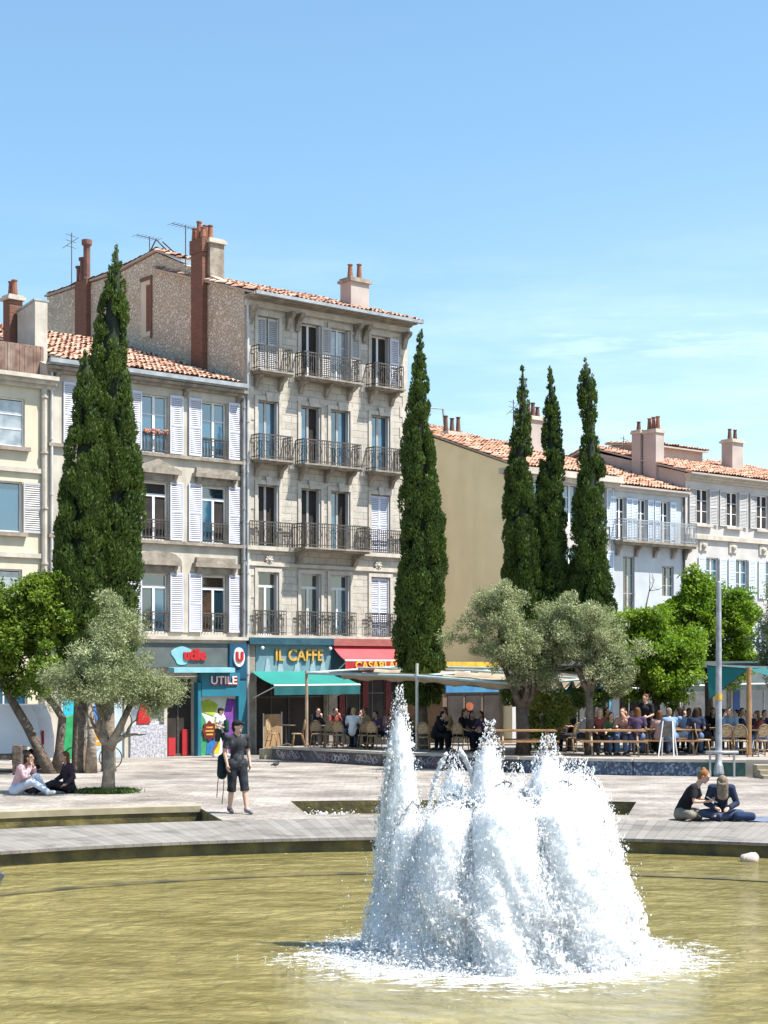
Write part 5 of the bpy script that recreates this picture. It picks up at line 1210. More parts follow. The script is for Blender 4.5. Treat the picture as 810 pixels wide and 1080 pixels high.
def wall_seg(name, p, q, m, label, cat, group=None, th=.10):
    d = Vector((q[0]-p[0], q[1]-p[1])).normalized(); nn = Vector((d.y, -d.x))
    a = [Vector(p), Vector(q), Vector(q)+nn*th, Vector(p)+nn*th]
    mb = MB((0, 0, 0)); mb.prism_z([tuple(v) for v in a], [gz(v.y)-.1 for v in a], [tzz(v.y)-.075 for v in a])
    o = mb.build(name, m); tag(o, label, cat, group)
    c = [Vector(p)-nn*.25, Vector(q)-nn*.25, Vector(q)+nn*(th+.05), Vector(p)+nn*(th+.05)]
    k = MB(); k.prism_z([tuple(v) for v in c], [tzz(v.y)-.074 for v in c], [tzz(v.y)+.006 for v in c]); k.build('coping', M['stone_light'], o)
    if m is M['graffiti']:      # sprayed letter-like scribbles, flat paint on the face of the wall
        rg = np.random.default_rng(int(p[1]*10)); L = (Vector(q)-Vector(p)).length; g_ = MB(); g_.cur = 0; u = .35
        def scrib():     # meaningless looping spray lines, never a letter
            k = rg.integers(3, 6); c = rg.uniform(.3, .7, 2); ph = rg.uniform(0, 6.3, 4); out = []
            for i in range(26):
                t = i/25*2*PI*rg.choice((1.0,)); out.append((c[0]+.42*math.sin(t+ph[0])*(1+.35*math.sin(k*t+ph[1])), c[1]+.36*math.cos(t*1.0+ph[2])*(1+.4*math.sin((k+1)*t+ph[3]))))
            return [(x, min(1, max(0, z))) for x, z in out]
        while u < L-.5:
            w = rg.uniform(.2, .38); g = scrib(); h = rg.uniform(.22, .30); z0 = rg.uniform(.0, .06); g_.cur = int(rg.random() < .25)
            P = [(u+w*(a+.2*(b_-.5)*rg.uniform(-1, 1)), z0+h*b_) for a, b_ in g]; wd = rg.uniform(.009, .017)
            for (a0, b0), (a1, b1) in zip(P[:-1], P[1:]):
                t = Vector((a1-a0, b1-b0)); t = t.normalized() if t.length > 1e-4 else Vector((1, 0)); nx, nz_ = -t.y*wd, t.x*wd
                def W(a, b_): v = Vector(p)+d*a+nn*(th+.004); return (v.x, v.y, gz(v.y)+.03+b_)
                g_.quad(W(a0-nx, b0-nz_), W(a1-nx, b1-nz_), W(a1+nx, b1+nz_), W(a0+nx, b0+nz_))
            u += w*rg.uniform(.4, .8)+(.5 if rg.random() < .08 else 0)
        g_.build('graffiti', [M['spray_paint'], M['spray_paint2']], o)
wall_seg('terrace_wall', TP[0], TP[1], M['graffiti'], 'low terrace wall scrawled with white graffiti in front of the cafe with teal awning', 'wall', 'low walls round the terrace')
wall_seg('terrace_wall', TP[1], TP[2], M['graffiti'], 'low dark graffiti wall running behind the fountain jets', 'wall', 'low walls round the terrace')
wall_seg('terrace_wall', TP[2], TP[3], M['bluemos'], 'low blue mosaic terrace wall right of the fountain, below picnic tables', 'wall', 'low walls round the terrace')
wall_seg('terrace_wall', TP[3], (8.55, 43.52), M['bluemos'], 'low blue mosaic terrace wall left of the lamp post', 'wall', 'low walls round the terrace')
wall_seg('terrace_wall', (8.55, 43.52), TP[4], M['greenmos'], 'short dark green end of the terrace wall behind the lamp post', 'wall', 'low walls round the terrace')
for i in range(3):
    mb = MB(); z0 = gz(43)-.1; z1 = gz(43)+.45*(3-i)/4
    mb.box(9.86, 14.5, 42.95-.36*(i+1), 42.95-.36*i-.002 if i else 43.1, z0, z1); tag(mb.build('terrace_step', M['kerb']), kind='structure')
mb = MB(); mb.box(-.28, .28, -.28, .28, 0, .36); o = mb.build('concrete_block', M['kerb'], bevel=.02); o.location = (-3.98, 55.9, gz(55.9)); o.rotation_euler.z = .4
tag(o, 'pale concrete block at the left end of the graffiti wall', 'block')
mb = MB(); mb.box(.15, .95, -1.05, -1.0, -.49, 1.02); mb.off = Vector((0, 0, 0)); pl = mb.build('plywood_panel', mat('weathered_plywood', (.36, .22, .11), (.22, .13, .065), scale=1.6, streak=((.14, .09, .05), 7, .8, .6)))
pl.location = fpt(0, 0, 0); pl.rotation_euler.z = AF; tag(pl, 'tall weathered plywood screen between the two shopfronts', 'screen')
f_ = MB(); f_.tube([(.97, -1.03, -.49), (.97, -1.03, 1.1)], .025, 6); f_.tube([(.13, -1.03, -.49), (.13, -1.03, 1.06)], .025, 6); f_.build('screen_frame', M['stone_light'], pl)

# ---------------------------------------------------------------- street things
def lamp():
    x, y = 8.98, 44.0-.75; z = gz(y); root = empty('lamp_post', (x, y, z), 0, 'tall bare grey steel post with a yellow band, in front of the terrace', 'post')
    mb = MB(); mb.lathe([(.13, 0), (.13, .02), (.095, .04), (.088, 1.0), (.082, 2.5), (.075, 4.0), (.068, 5.2), (.07, 5.22), (.0, 5.25)], n=14); mb.build('pole', mat('galvanised_steel', (.42, .43, .45), (.24, .25, .27), scale=4, rough=.5, metal=.3, streak=((.12, .12, .13), 9, 1.5, .5)), root, smooth=True)
    mb = MB(); mb.lathe([(.092, 2.05), (.092, 2.22)], n=14); mb.build('yellow_band', mat('yellow_tape', (.60, .36, .03), (.4, .25, .05), scale=9), root)
    mb = MB(); mb.lathe([(.12, 0), (.15, .08), (.12, .3), (.10, .35)], n=12); mb.build('base_collar', M['zinc'], root)
    r2 = empty('hoop_barrier', (9.0, 42.85, gz(43)), 0, 'waist high steel hoop barrier standing round the foot of the grey post', 'barrier')
    mb = MB(); mb.tube([(-.42, 0, .66), (.42, 0, .66)], .045, 8); mb.tube([(-.42, .12, .66), (.42, .12, .66)], .045, 8); mb.build('top_rail', M['zinc'], r2, smooth=True)
    for sx in (-.32, .32): q = MB(); q.tube([(sx, .06, -.02), (sx, .06, .64)], .03, 8); q.build('leg', M['zinc'], r2)
lamp()
def easel():
    root = empty('easel_sign', (8.1, 46.0, tzz(46)), R(-20), 'folding menu easel with pale metal legs between the picnic tables', 'easel')
    for sx in (-.22, .22):
        q = MB(); q.tube([(sx, -.28, 0), (sx*.6, 0, 1.0)], .02, 6); q.build('leg', M['frame'], root); q = MB(); q.tube([(sx, .28, 0), (sx*.6, .0, 1.0)], .02, 6); q.build('leg', M['frame'], root)
    q = MB(); q.add([(-.17, -.13, .55), (.17, -.13, .55), (.12, -.01, 1.0), (-.12, -.01, 1.0), (-.17, -.11, .55), (.17, -.11, .55), (.12, .01, 1.0), (-.12, .01, 1.0)], [(0,1,2,3),(7,6,5,4),(0,4,5,1),(1,5,6,2),(2,6,7,3),(3,7,4,0)]); q.build('board', M['iron'], root)
easel()
def post(x, y, h, m, label, r=.06, z=None):
    mb = MB(); mb.tube([(0, 0, -.02), (0, 0, h*.5), (0, 0, h)], [r, r*.97, r*.93], 8); mb.tube([(0, 0, -.02), (0, 0, .1)], [r*1.6, r*1.5], 8)
    o = mb.build('post', m, smooth=False); o.location = (x, y, tzz(y) if z is None else z); return tag(o, label, 'post', 'posts carrying the awnings')
M['wood'] = mat('honey_wood', (.34, .19, .085), (.23, .125, .06), scale=5, bump=.2, streak=((.2, .11, .05), 8, .6, .4))
M['wood_grey'] = mat('weathered_plank', (.40, .30, .21), (.27, .20, .14), scale=5, bump=.2)
post(-2.66, 55.4, 2.6, M['wood_grey'], 'pale wooden post at the left front corner of the cafe terrace')
post(1.03, 50.4, 2.75, mat('pale_grey_post', (.50, .52, .48), (.38, .40, .37), scale=4), 'pale grey awning post just right of the tallest jet', .05)
post(10.55, 46.6, 2.55, M['wood'], 'honey coloured wooden post at the far right under the green shade sail', .075)

def canopy():
    # folding terrace canopy: side beams, folded beige cloth and a dark teal back valance
    root = empty('folding_canopy', (-2.66, 55.4, tzz(55.4)), 0, 'folded beige and teal terrace canopy stretched over the cafe tables', 'canopy')
    ox = Vector((-2.66, 55.4, tzz(55.4)))
    Pf = [Vector(p) for p in ((-2.66, 55.4, 2.58), (1.03, 50.4, 2.50), (4.05, 47.15, 2.28))]; bk = Vector((U.x, U.y, 0))*4.2+Vector((0, 0, .22))
    be = MB(tuple(-ox))
    for p in Pf: be.tube([p, p+bk], .045, 6)
    be.tube(Pf, .05, 6); be.tube([p+bk*.55+Vector((0, 0, .05)) for p in Pf], .04, 6); be.tube([p+bk for p in Pf], .05, 6); be.build('beams', mat('pale_blue_grey_beam', (.36, .45, .46), (.28, .36, .37), scale=3, rough=.5), root)
    cl = MB(tuple(-ox)); n = 22; rows = []
    def cloth(p, q, t0, t1, folds, amp):
        K = 40; W = 10; k0 = len(cl.v)
        for i in range(K+1):
            t = t0+(t1-t0)*i/K; zz = -1.35*amp*abs(math.sin(folds*PI*i/K))**.7 + .07
            for j in range(W+1):
                b_ = p+(q-p)*j/W; v = b_+bk*t+Vector((0, 0, zz*(1+.25*math.sin(j*1.7+i)))); cl.v.append(v+cl.off)
        for i in range(K):
            for j in range(W): cl.f.append((k0+i*(W+1)+j, k0+i*(W+1)+j+1, k0+(i+1)*(W+1)+j+1, k0+(i+1)*(W+1)+j)); cl.mi.append(0)
    cloth(Pf[0]+(Pf[1]-Pf[0])*.3, Pf[1], .02, .75, 6, .20); cloth(Pf[1], Pf[2], .02, .75, 6, .22)
    cl.build('canopy_cloth', mat('beige_canvas', (.40, .33, .24), (.30, .245, .18), scale=2, rough=.9), root, smooth=True)
    for a, b_ in ((Pf[1], Pf[2]),):
        for s_ in (.5, .98):
            va = MB(tuple(-ox))
            p = a+bk*s_+Vector((0, 0, -.06)); q = b_+bk*s_+Vector((0, 0, -.06)); K = 24
            for i in range(K):
                u = p+(q-p)*i/K; v = p+(q-p)*(i+1)/K; w0 = .04*math.sin(i*1.3); w1 = .04*math.sin((i+1)*1.3); dn = Vector((0, 0, -.38))
                va.quad(u+dn+Vector((w0, w0, 0)), v+dn+Vector((w1, w1, 0)), v, u)
            va.build('teal_valance', M['teal_dark'], root)
canopy()
def shade_sail():
    c = Vector((10.55, 46.6, 0)); z = tzz(46.6); root = empty('shade_sail', (c.x, c.y, z), 0, 'green triangular shade sail tied to the wooden post at the far right', 'shade sail')
    A = Vector((0, 0, 2.5)); B = Vector((-.85, 1.8, 2.6)); C_ = Vector((-.95, 1.0, 1.6)); D = Vector((1.2, 3.0, 2.55))
    mb = MB(); K = 10
    def tri(p, q, r, m_):
        vs = []; fs = []
        for i in range(K+1):
            for j in range(K+1-i):
                a, b_ = i/K, j/K; v = p*(1-a-b_)+q*a+r*b_; sag = -.25*a*b_*(1-a-b_)*9; vs.append(v+Vector((0, 0, sag*.4)))
        idx = {}; k = 0
        for i in range(K+1):
            for j in range(K+1-i): idx[i, j] = k; k += 1
        for i in range(K):
            for j in range(K-i):
                fs.append((idx[i, j], idx[i+1, j], idx[i, j+1]))
                if j < K-i-1: fs.append((idx[i+1, j], idx[i+1, j+1], idx[i, j+1]))
        mb.add(vs, fs)
    tri(A, B, C_, 0); mb.build('green_sail', M['teal_cloth'], root, smooth=True)
    mb = MB(); tri(A, D, B, 0); mb.quad(A+Vector((.02, 0, -.02)), D, D+Vector((.6, -.3, -.45)), A+Vector((1.5, .2, -.5))); mb.build('dark_sail', M['teal_dark'], root, smooth=True)
    rf_ = MB(); rf_.add([(-5.6, 3.6, 2.62), (-.3, 3.4, 2.55), (2.6, 2.5, 2.5), (3.4, 7.5, 2.75), (-5.2, 7.5, 2.75), (-5.6, 3.6, 2.59), (-.3, 3.4, 2.52), (2.6, 2.5, 2.47), (3.4, 7.5, 2.72), (-5.2, 7.5, 2.72)], [(0,1,2,3,4), (9,8,7,6,5), (0,5,6,1), (1,6,7,2), (2,7,8,3), (3,8,9,4), (4,9,5,0)]); rf_.build('added_shade_roof', M['added_shade_cloth'], root)  # flat roof added behind the crowns to deepen the shade over the tables
    q = MB(); q.tube([A, B], .02, 5); q.tube([A, C_], .015, 5); q.tube([B, D], .02, 5); q.build('ropes', M['iron'], root)
shade_sail()
def kiosk():
    root = empty('corner_kiosk', fpt(10.5, .5, -.5), AF, 'low corner shop with yellow sign and blue board behind the olives', 'kiosk')
    mb = MB(); mb.box(0, 3.5, 0, 3, 0, 3.1); mb.build('wall', mat('brown_kiosk_wall', (.16, .10, .06), (.10, .07, .05), scale=2), root)
    mb = MB(); mb.box(.1, 3.4, -.12, -.002, 2.95, 3.5); mb.build('yellow_sign', mat('yellow_sign_paint', (.62, .40, .03), (.48, .27, .04), scale=5), root)
    mb = MB(); mb.box(.1, 3.4, -.10, -.002, 2.2, 2.94); mb.build('blue_board', mat('blue_sign_paint', (.03, .13, .28), (.05, .2, .33), scale=4), root)
    for i in range(3): q = MB(); q.box(.25+i*1.05, 1.15+i*1.05, -.03, -.002, .1, 2.1); q.build('window', M['dark_void'], root)
    q = MB(); q.prism([(1.5+.22*math.cos(a), 1.6+.18*math.sin(a)) for a in np.linspace(0, 2*PI, 13)[:-1]], -.06, -.031); q.build('orange_poster', mat('orange_poster', (.30, .08, .03), (.2, .05, .02), scale=4), root)
kiosk()

# ---------------------------------------------------------------- furniture
M['rattan'] = mat('tan_rattan', (.34, .215, .10), (.22, .13, .06), scale=12, bump=.3, rough=.6); M['rattan2'] = mat('woven_seat', (.38, .29, .17), (.20, .12, .06), scale=25, contrast=(.45, .55), rough=.6)
def bistro_chair():
    root = empty('bistro_chair', (0, 0, 0)); 
    mb = MB(); mb.lathe([(.0, .43), (.20, .43), (.215, .45), (.20, .47), (.0, .475)], n=16); mb.build('seat', M['rattan2'], root, smooth=True)
    for sx, sy in ((-1, -1), (1, -1)): q = MB(); q.tube([(sx*.15, sy*.13, .44), (sx*.19, sy*.19, 0)], .017, 7); q.build('leg', M['rattan'], root, smooth=True)
    for sx in (-1, 1): q = MB(); q.tube([(sx*.16, .14, .46), (sx*.18, .2, .2), (sx*.19, .25, 0)], .017, 7); q.build('leg', M['rattan'], root, smooth=True)
    q = MB(); q.tube([(-.17, .15, .44), (-.19, .2, .62)] + [(.19*math.cos(a), .22+.03*math.sin(a), .68+.24*math.sin(a)) for a in np.linspace(PI, 0, 9)] + [(.19, .2, .62), (.17, .15, .44)], .017, 7); q.build('back_hoop', M['rattan'], root, smooth=True)
    q = MB(); pts = [(-.165, .195, .56)] + [(.165*math.cos(a), .215+.03*math.sin(a), .68+.21*math.sin(a)) for a in np.linspace(PI, 0, 9)] + [(.165, .195, .56)]
    q.add(pts, [tuple(range(len(pts)))]); q.add([(x, y+.012, z) for x, y, z in pts], [tuple(range(len(pts)-1, -1, -1))]); q.build('woven_back', M['rattan2'], root)
    q = MB(); q.tube([(-.17, -.16, .2), (.17, -.16, .2)], .01, 5); q.tube([(-.18, .2, .2), (.18, .2, .2)], .01, 5); q.build('stretcher', M['rattan'], root)
    return root
def cafe_table():
    root = empty('cafe_table', (0, 0, 0))
    q = MB(); q.lathe([(.0, .71), (.31, .71), (.325, .725), (.31, .74), (0, .742)], n=20); q.build('table_top', M['bark_dark'], root)
    q = MB(); q.lathe([(.03, .03), (.03, .70)], n=8); q.build('column', M['iron'], root)
    q = MB(); 
    for a in range(3): q.tube([(0, 0, .1), (.25*math.cos(a*2.094), .25*math.sin(a*2.094), .02)], .02, 6)
    q.build('foot', M['iron'], root); return root
def picnic_table(L):
    root = empty('picnic_table', (0, 0, 0))
    q = MB()
    for i in range(4): q.box(-L/2, L/2, -.36+i*.185, -.19+i*.185, .71, .75)
    q.build('table_top', M['wood'], root)
    for s_ in (-1, 1):
        q = MB(); q.box(-L/2, L/2, s_*.68-.14, s_*.68+.14, .42, .46); q.build('bench', M['wood'], root)
    for sx in (-1, 1):
        q = MB(); x = sx*(L/2-.3)
        q.box(x-.03, x+.03, -.82, .82, .36, .418); 
        for s_ in (-1, 1): q.prism_x([(s_*.25, .709), (s_*.17, .709), (s_*.62, 0), (s_*.72, 0)][::s_], x+.031, x+.075)
        q.build('trestle', M['wood_grey'], root)
    return root
ch0 = bistro_chair(); tb0 = cafe_table(); pt0 = picnic_table(1.9)
used = {}
def place(o, x, y, rz, label, cat, group):
    r = o if o.name not in used else dup(o); used[o.name] = 1
    r.location = (x, y, tzz(y)); r.rotation_euler.z = rz; tag(r, label, cat, group); return r
GC = 'rattan bistro chairs on the terrace'; LC = 'tan rattan bistro chair among the cafe tables '
def PX(px, Y): return (px-405)/1700*Y
for px, Y, rz, lb in ((289, 55.6, 1.2, 'tan rattan bistro chair, leftmost, under the teal awning by the plywood screen'), (314, 55.2, -1.4, 'tan rattan bistro chair beside the wooden post, left of it'),
                      (335, 54.6, 2.9, 'tan rattan bistro chair just right of the left wooden post'), (348, 54.0, 3.3, 'tan rattan bistro chair backed to the graffiti wall, left of the guest in white'), (359, 53.2, 2.8, 'empty tan rattan bistro chair left of the blue dressed guest'),
                      (384, 52.6, 3.4, 'tan rattan bistro chair behind the low wall, right of the person in white'), (395, 52.0, 2.7, 'tan rattan bistro chair partly behind the tallest jet'), (447, 50.2, 3.0, 'tan rattan bistro chair seen between the tallest jet and the small blunt jet'),
                      (486, 49.6, 2.6, 'tan rattan bistro chair by the guest in the tan top'), (764, 45.6, 3.2, 'rattan bistro chair right of the grey lamp post, its back to the plaza'), (781, 45.5, 2.9, 'rattan bistro chair between the lamp post and the honey wooden post'),
                      (803, 45.6, 3.3, 'rattan bistro chair right of the honey wooden post at the photo edge'), (742, 46.6, 1.4, 'rattan bistro chair just left of the lamp post'), (598, 50.0, 2.2, 'rattan bistro chair in the shade between the two terrace olives'), (606, 49.0, 3.6, 'rattan bistro chair left of the straight olive trunk')):
    place(ch0, PX(px, Y), Y, rz, lb, 'chair', GC)
GT = 'small round cafe tables'
for px, Y, lb in ((302, 55.9, 'small dark round cafe table under the teal awning between two chairs'), (346, 55.2, 'small dark round cafe table behind the chairs right of the left post'), (379, 54.0, 'small dark round cafe table by the person in white and black'), (465, 51.5, 'small dark round cafe table behind the fountain at the dark dressed guest'),
                  (772, 46.9, 'small dark round cafe table right of the lamp post'), (797, 47.0, 'small dark round cafe table at the honey wooden post')):
    place(tb0, PX(px, Y), Y, 0, lb, 'table', GT)
GP = 'wooden picnic tables on the terrace'
for px, Y, rz, lb in ((551, 46.3, .03, 'wooden picnic table left of the straight olive trunk, behind the spiked jet'), (645, 46.3, -.05, 'wooden picnic table right of the straight olive trunk, with guests on its far bench'), (704, 47.2, -.1, 'wooden picnic table between the menu easel and the lamp post'), (727, 49.6, .05, 'wooden picnic table in the deep shade behind the lamp post')):
    place(pt0, PX(px, Y), Y, rz, lb, 'picnic table', GP)

# ---------------------------------------------------------------- van, bicycle, bollard
def van():
    root = empty('parked_van', (-9.72, 46.6, gz(46.6)), 0, 'white van parked behind the leaning tree at the left edge', 'van')
    m = mat('white_van_paint', (.62, .66, .72), (.56, .60, .66), scale=1, rough=.3)
    mb = MB(); pr = [(0, .35), (0, .95), (-.12, 1.7), (-.35, 1.95), (-4.6, 1.95), (-5.2, 1.15), (-5.7, .95), (-5.75, .35)]
    # wheel arches cut into the lower edge
    def arch(c): return [(c-.42*math.cos(a), .35+.42*math.sin(a)) for a in np.linspace(0, PI, 9)]
    prof = [(0, .35), (0, .95), (-.10, 1.55), (-.28, 1.92), (-4.6, 1.95), (-5.2, 1.15), (-5.7, .95), (-5.75, .35)] + arch(-4.7) + arch(-.5)
    mb.prism(prof, -.9, .9); mb.build('body', m, root)
    q = MB(); q.box(-2.2, -1.2, -.912, -.902, 1.15, 1.7); q.box(-4.3, -3.2, -.912, -.902, 1.15, 1.7); q.build('side_window', M['glass'], root)
    q = MB(); q.box(-5.76, .03, -.93, -.9, .45, .55); q.build('trim_strip', M['iron'], root)
    q = MB(); q.box(.001, .04, -.85, -.68, .8, 1.2); q.build('tail_light', M['red_dark'], root)
    for x in (-.5, -4.7):
        for y in (-.82, .82):
            w = MB(); w.tube([(x, y-.1, .33), (x, y+.1, .33)], .33, 20); wo = w.build('wheel', M['iron'], root)
            r_ = MB(); r_.tube([(x, y-.115, .33), (x, y-.101, .33)], .21, 16)
            for a in range(5): r_.tube([(x, y-.125, .33), (x+.19*math.cos(a*1.257), y-.125, .33+.19*math.sin(a*1.257))], .028, 5)
            r_.build('rim', M['zinc'], wo)
van()
def bicycle():
    root = empty('bicycle', (-8.6, 47.6, gz(47.6)), R(12), 'pale bicycle parked behind the thick brown trunk at the left', 'bicycle')
    for x in (-.52, .52):
        q = MB(); q.tube([(x+.33*math.cos(a), 0, .34+.33*math.sin(a)) for a in np.linspace(0, 2*PI, 25)], .018, 6, False); w = q.build('wheel', M['iron'], root)
        s_ = MB()
        for a in range(10): s_.tube([(x, 0, .34), (x+.32*math.cos(a*.628), 0, .34+.32*math.sin(a*.628))], .003, 3)
        s_.build('spokes', M['zinc'], w)
    q = MB(); F_ = [(-.52, 0, .34), (-.12, 0, .3), (-.22, 0, .8), (.38, 0, .85), (.52, 0, .34)]
    for a, b_ in ((0, 1), (0, 2), (1, 2), (2, 3), (1, 3), (3, 4)): q.tube([F_[a], F_[b_]], .018, 6)
    q.build('frame', M['white_paint'], root)
    q = MB(); q.tube([(-.22, 0, .8), (-.24, 0, .92)], .014, 6); q.ball((-.25, 0, .94), (.13, .07, .035), 8); q.build('saddle', M['iron'], root)
    q = MB(); q.tube([(.38, 0, .85), (.36, 0, 1.0)], .014, 6); q.tube([(.3, -.26, 1.0), (.38, 0, 1.02), (.3, .26, 1.0)], .013, 6); q.build('handlebar', M['iron'], root)
bicycle()
def bollard():
    root = empty('wooden_bollard', (-10.05, 44.2, gz(44.2)), 0, 'short dark wooden post with a rail in front of the white van', 'bollard')
    q = MB(); q.box(-.12, .12, -.1, .1, 0, .82); q.build('post', M['bark_dark'], root, bevel=.02); q = MB(); q.box(-2.4, -.121, -.03, .03, .42, .54); q.build('rail', M['bark_dark'], root)
bollard()
mb = MB(); mb.box(-.17, .17, -.03, .03, .35, 1.75); o = mb.build('poster_board', mat('white_poster', (.75, .75, .75), (.3, .28, .3), scale=7, contrast=(.45, .75))); o.location = (-10.35, 48.5, gz(48.5)); tag(o, 'narrow white poster board behind the leaning dark stems', 'poster')
q = MB(); q.tube([(0, .05, 0), (0, .05, 3.6)], .04, 6); o = q.build('street_pole', M['zinc']); o.location = (-9.95, 49.5, gz(49.5)); tag(o, 'thin grey pole behind the leaning stems at the left', 'pole')
# stone in the pool
mb = MB(); rg = np.random.default_rng(2); mb.ball((0, 0, 0), (.21, .15, .13), 12)
mb.v = [v*(1+.12*math.sin(v.x*23)+.1*math.sin(v.y*31+v.z*17)) for v in mb.v]; o = mb.build('stone', mat('pale_stone', (.55, .45, .40), (.42, .34, .3), scale=9, bump=.5), smooth=True); o.scale = (.72,)*3; o.location = (5.72, 25.15, -.2); tag(o, 'pale pinkish stone lying in the pool against the coping at the right', 'stone')
mb = MB(); K = 14  # thin rippled sheet, coloured as a cast shadow on the paving
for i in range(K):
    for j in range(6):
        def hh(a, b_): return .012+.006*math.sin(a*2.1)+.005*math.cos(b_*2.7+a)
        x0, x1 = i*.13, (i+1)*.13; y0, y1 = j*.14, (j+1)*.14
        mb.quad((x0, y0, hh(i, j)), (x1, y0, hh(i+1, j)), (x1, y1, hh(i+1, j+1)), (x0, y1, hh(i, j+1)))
o = mb.build('shadow_sheet', mat('slate_blue_shadow', (.16, .19, .27), (.10, .12, .18), scale=4), smooth=True); o.location = (6.55, 28.95, .006); tag(o, 'slate blue sheet standing for a shadow on the paving beside the seated pair', 'shadow_sheet')
# ================================================================== PEOPLE
def remesh(mb, vox, sm=4):
    me = bpy.data.meshes.new('tmp'); me.from_pydata([tuple(v) for v in mb.v], [], mb.f)
    o = bpy.data.objects.new('tmp', me); COL.objects.link(o)
    m = o.modifiers.new('r', 'REMESH'); m.mode = 'VOXEL'; m.voxel_size = vox; m.use_smooth_shade = True
    s = o.modifiers.new('s', 'SMOOTH'); s.iterations = sm; s.factor = .5
    bpy.context.view_layer.update()
    r = bpy.data.meshes.new_from_object(o.evaluated_get(bpy.context.evaluated_depsgraph_get()))
    bpy.data.objects.remove(o); bpy.data.meshes.remove(me); return r
def mobj(name, me, m, parent):
    me.materials.clear(); me.materials.append(m); me.name = name; return link(name, me, parent)
def V(*a): return Vector(a)
def hand(mb, wr, d, side, curl=.5, palm=V(0, 0, -1), s=1.0):
    """palm + five fingers + thumb; d: pointing direction; palm: direction the palm faces"""
    d = d.normalized(); palm = (palm-d*palm.dot(d)); palm = palm.normalized() if palm.length > .01 else d.orthogonal().normalized(); ac = d.cross(palm).normalized()*side
    mb.capsule(wr, wr+d*.045*s, .026*s, .034*s, 8); mb.capsule(wr+d*.04*s-ac*.02*s, wr+d*.075*s-ac*.022*s, .024*s, .018*s, 8); mb.capsule(wr+d*.04*s+ac*.02*s, wr+d*.078*s+ac*.022*s, .024*s, .018*s, 8)
    for i, (o, L) in enumerate(((-.031, .062), (-.011, .078), (.010, .084), (.031, .074))):
        p = wr+d*.078*s+ac*o*s; c1 = curl*.8; q = p+(d*math.cos(c1)+palm*math.sin(c1))*L*.5*s; c2 = curl*1.8; t = q+(d*math.cos(c2)+palm*math.sin(c2))*L*.5*s
        mb.capsule(p, q, .0095*s, .0088*s, 7); mb.capsule(q, t, .0088*s, .007*s, 7)
    b_ = wr+d*.022*s+ac*.026*s; k = b_+(ac*.75+d*.6+palm*.35).normalized()*.042*s; mb.capsule(b_, k, .015*s, .0115*s, 7); mb.capsule(k, k+(d+palm*.5*curl).normalized()*.03*s, .011*s, .008*s, 7)
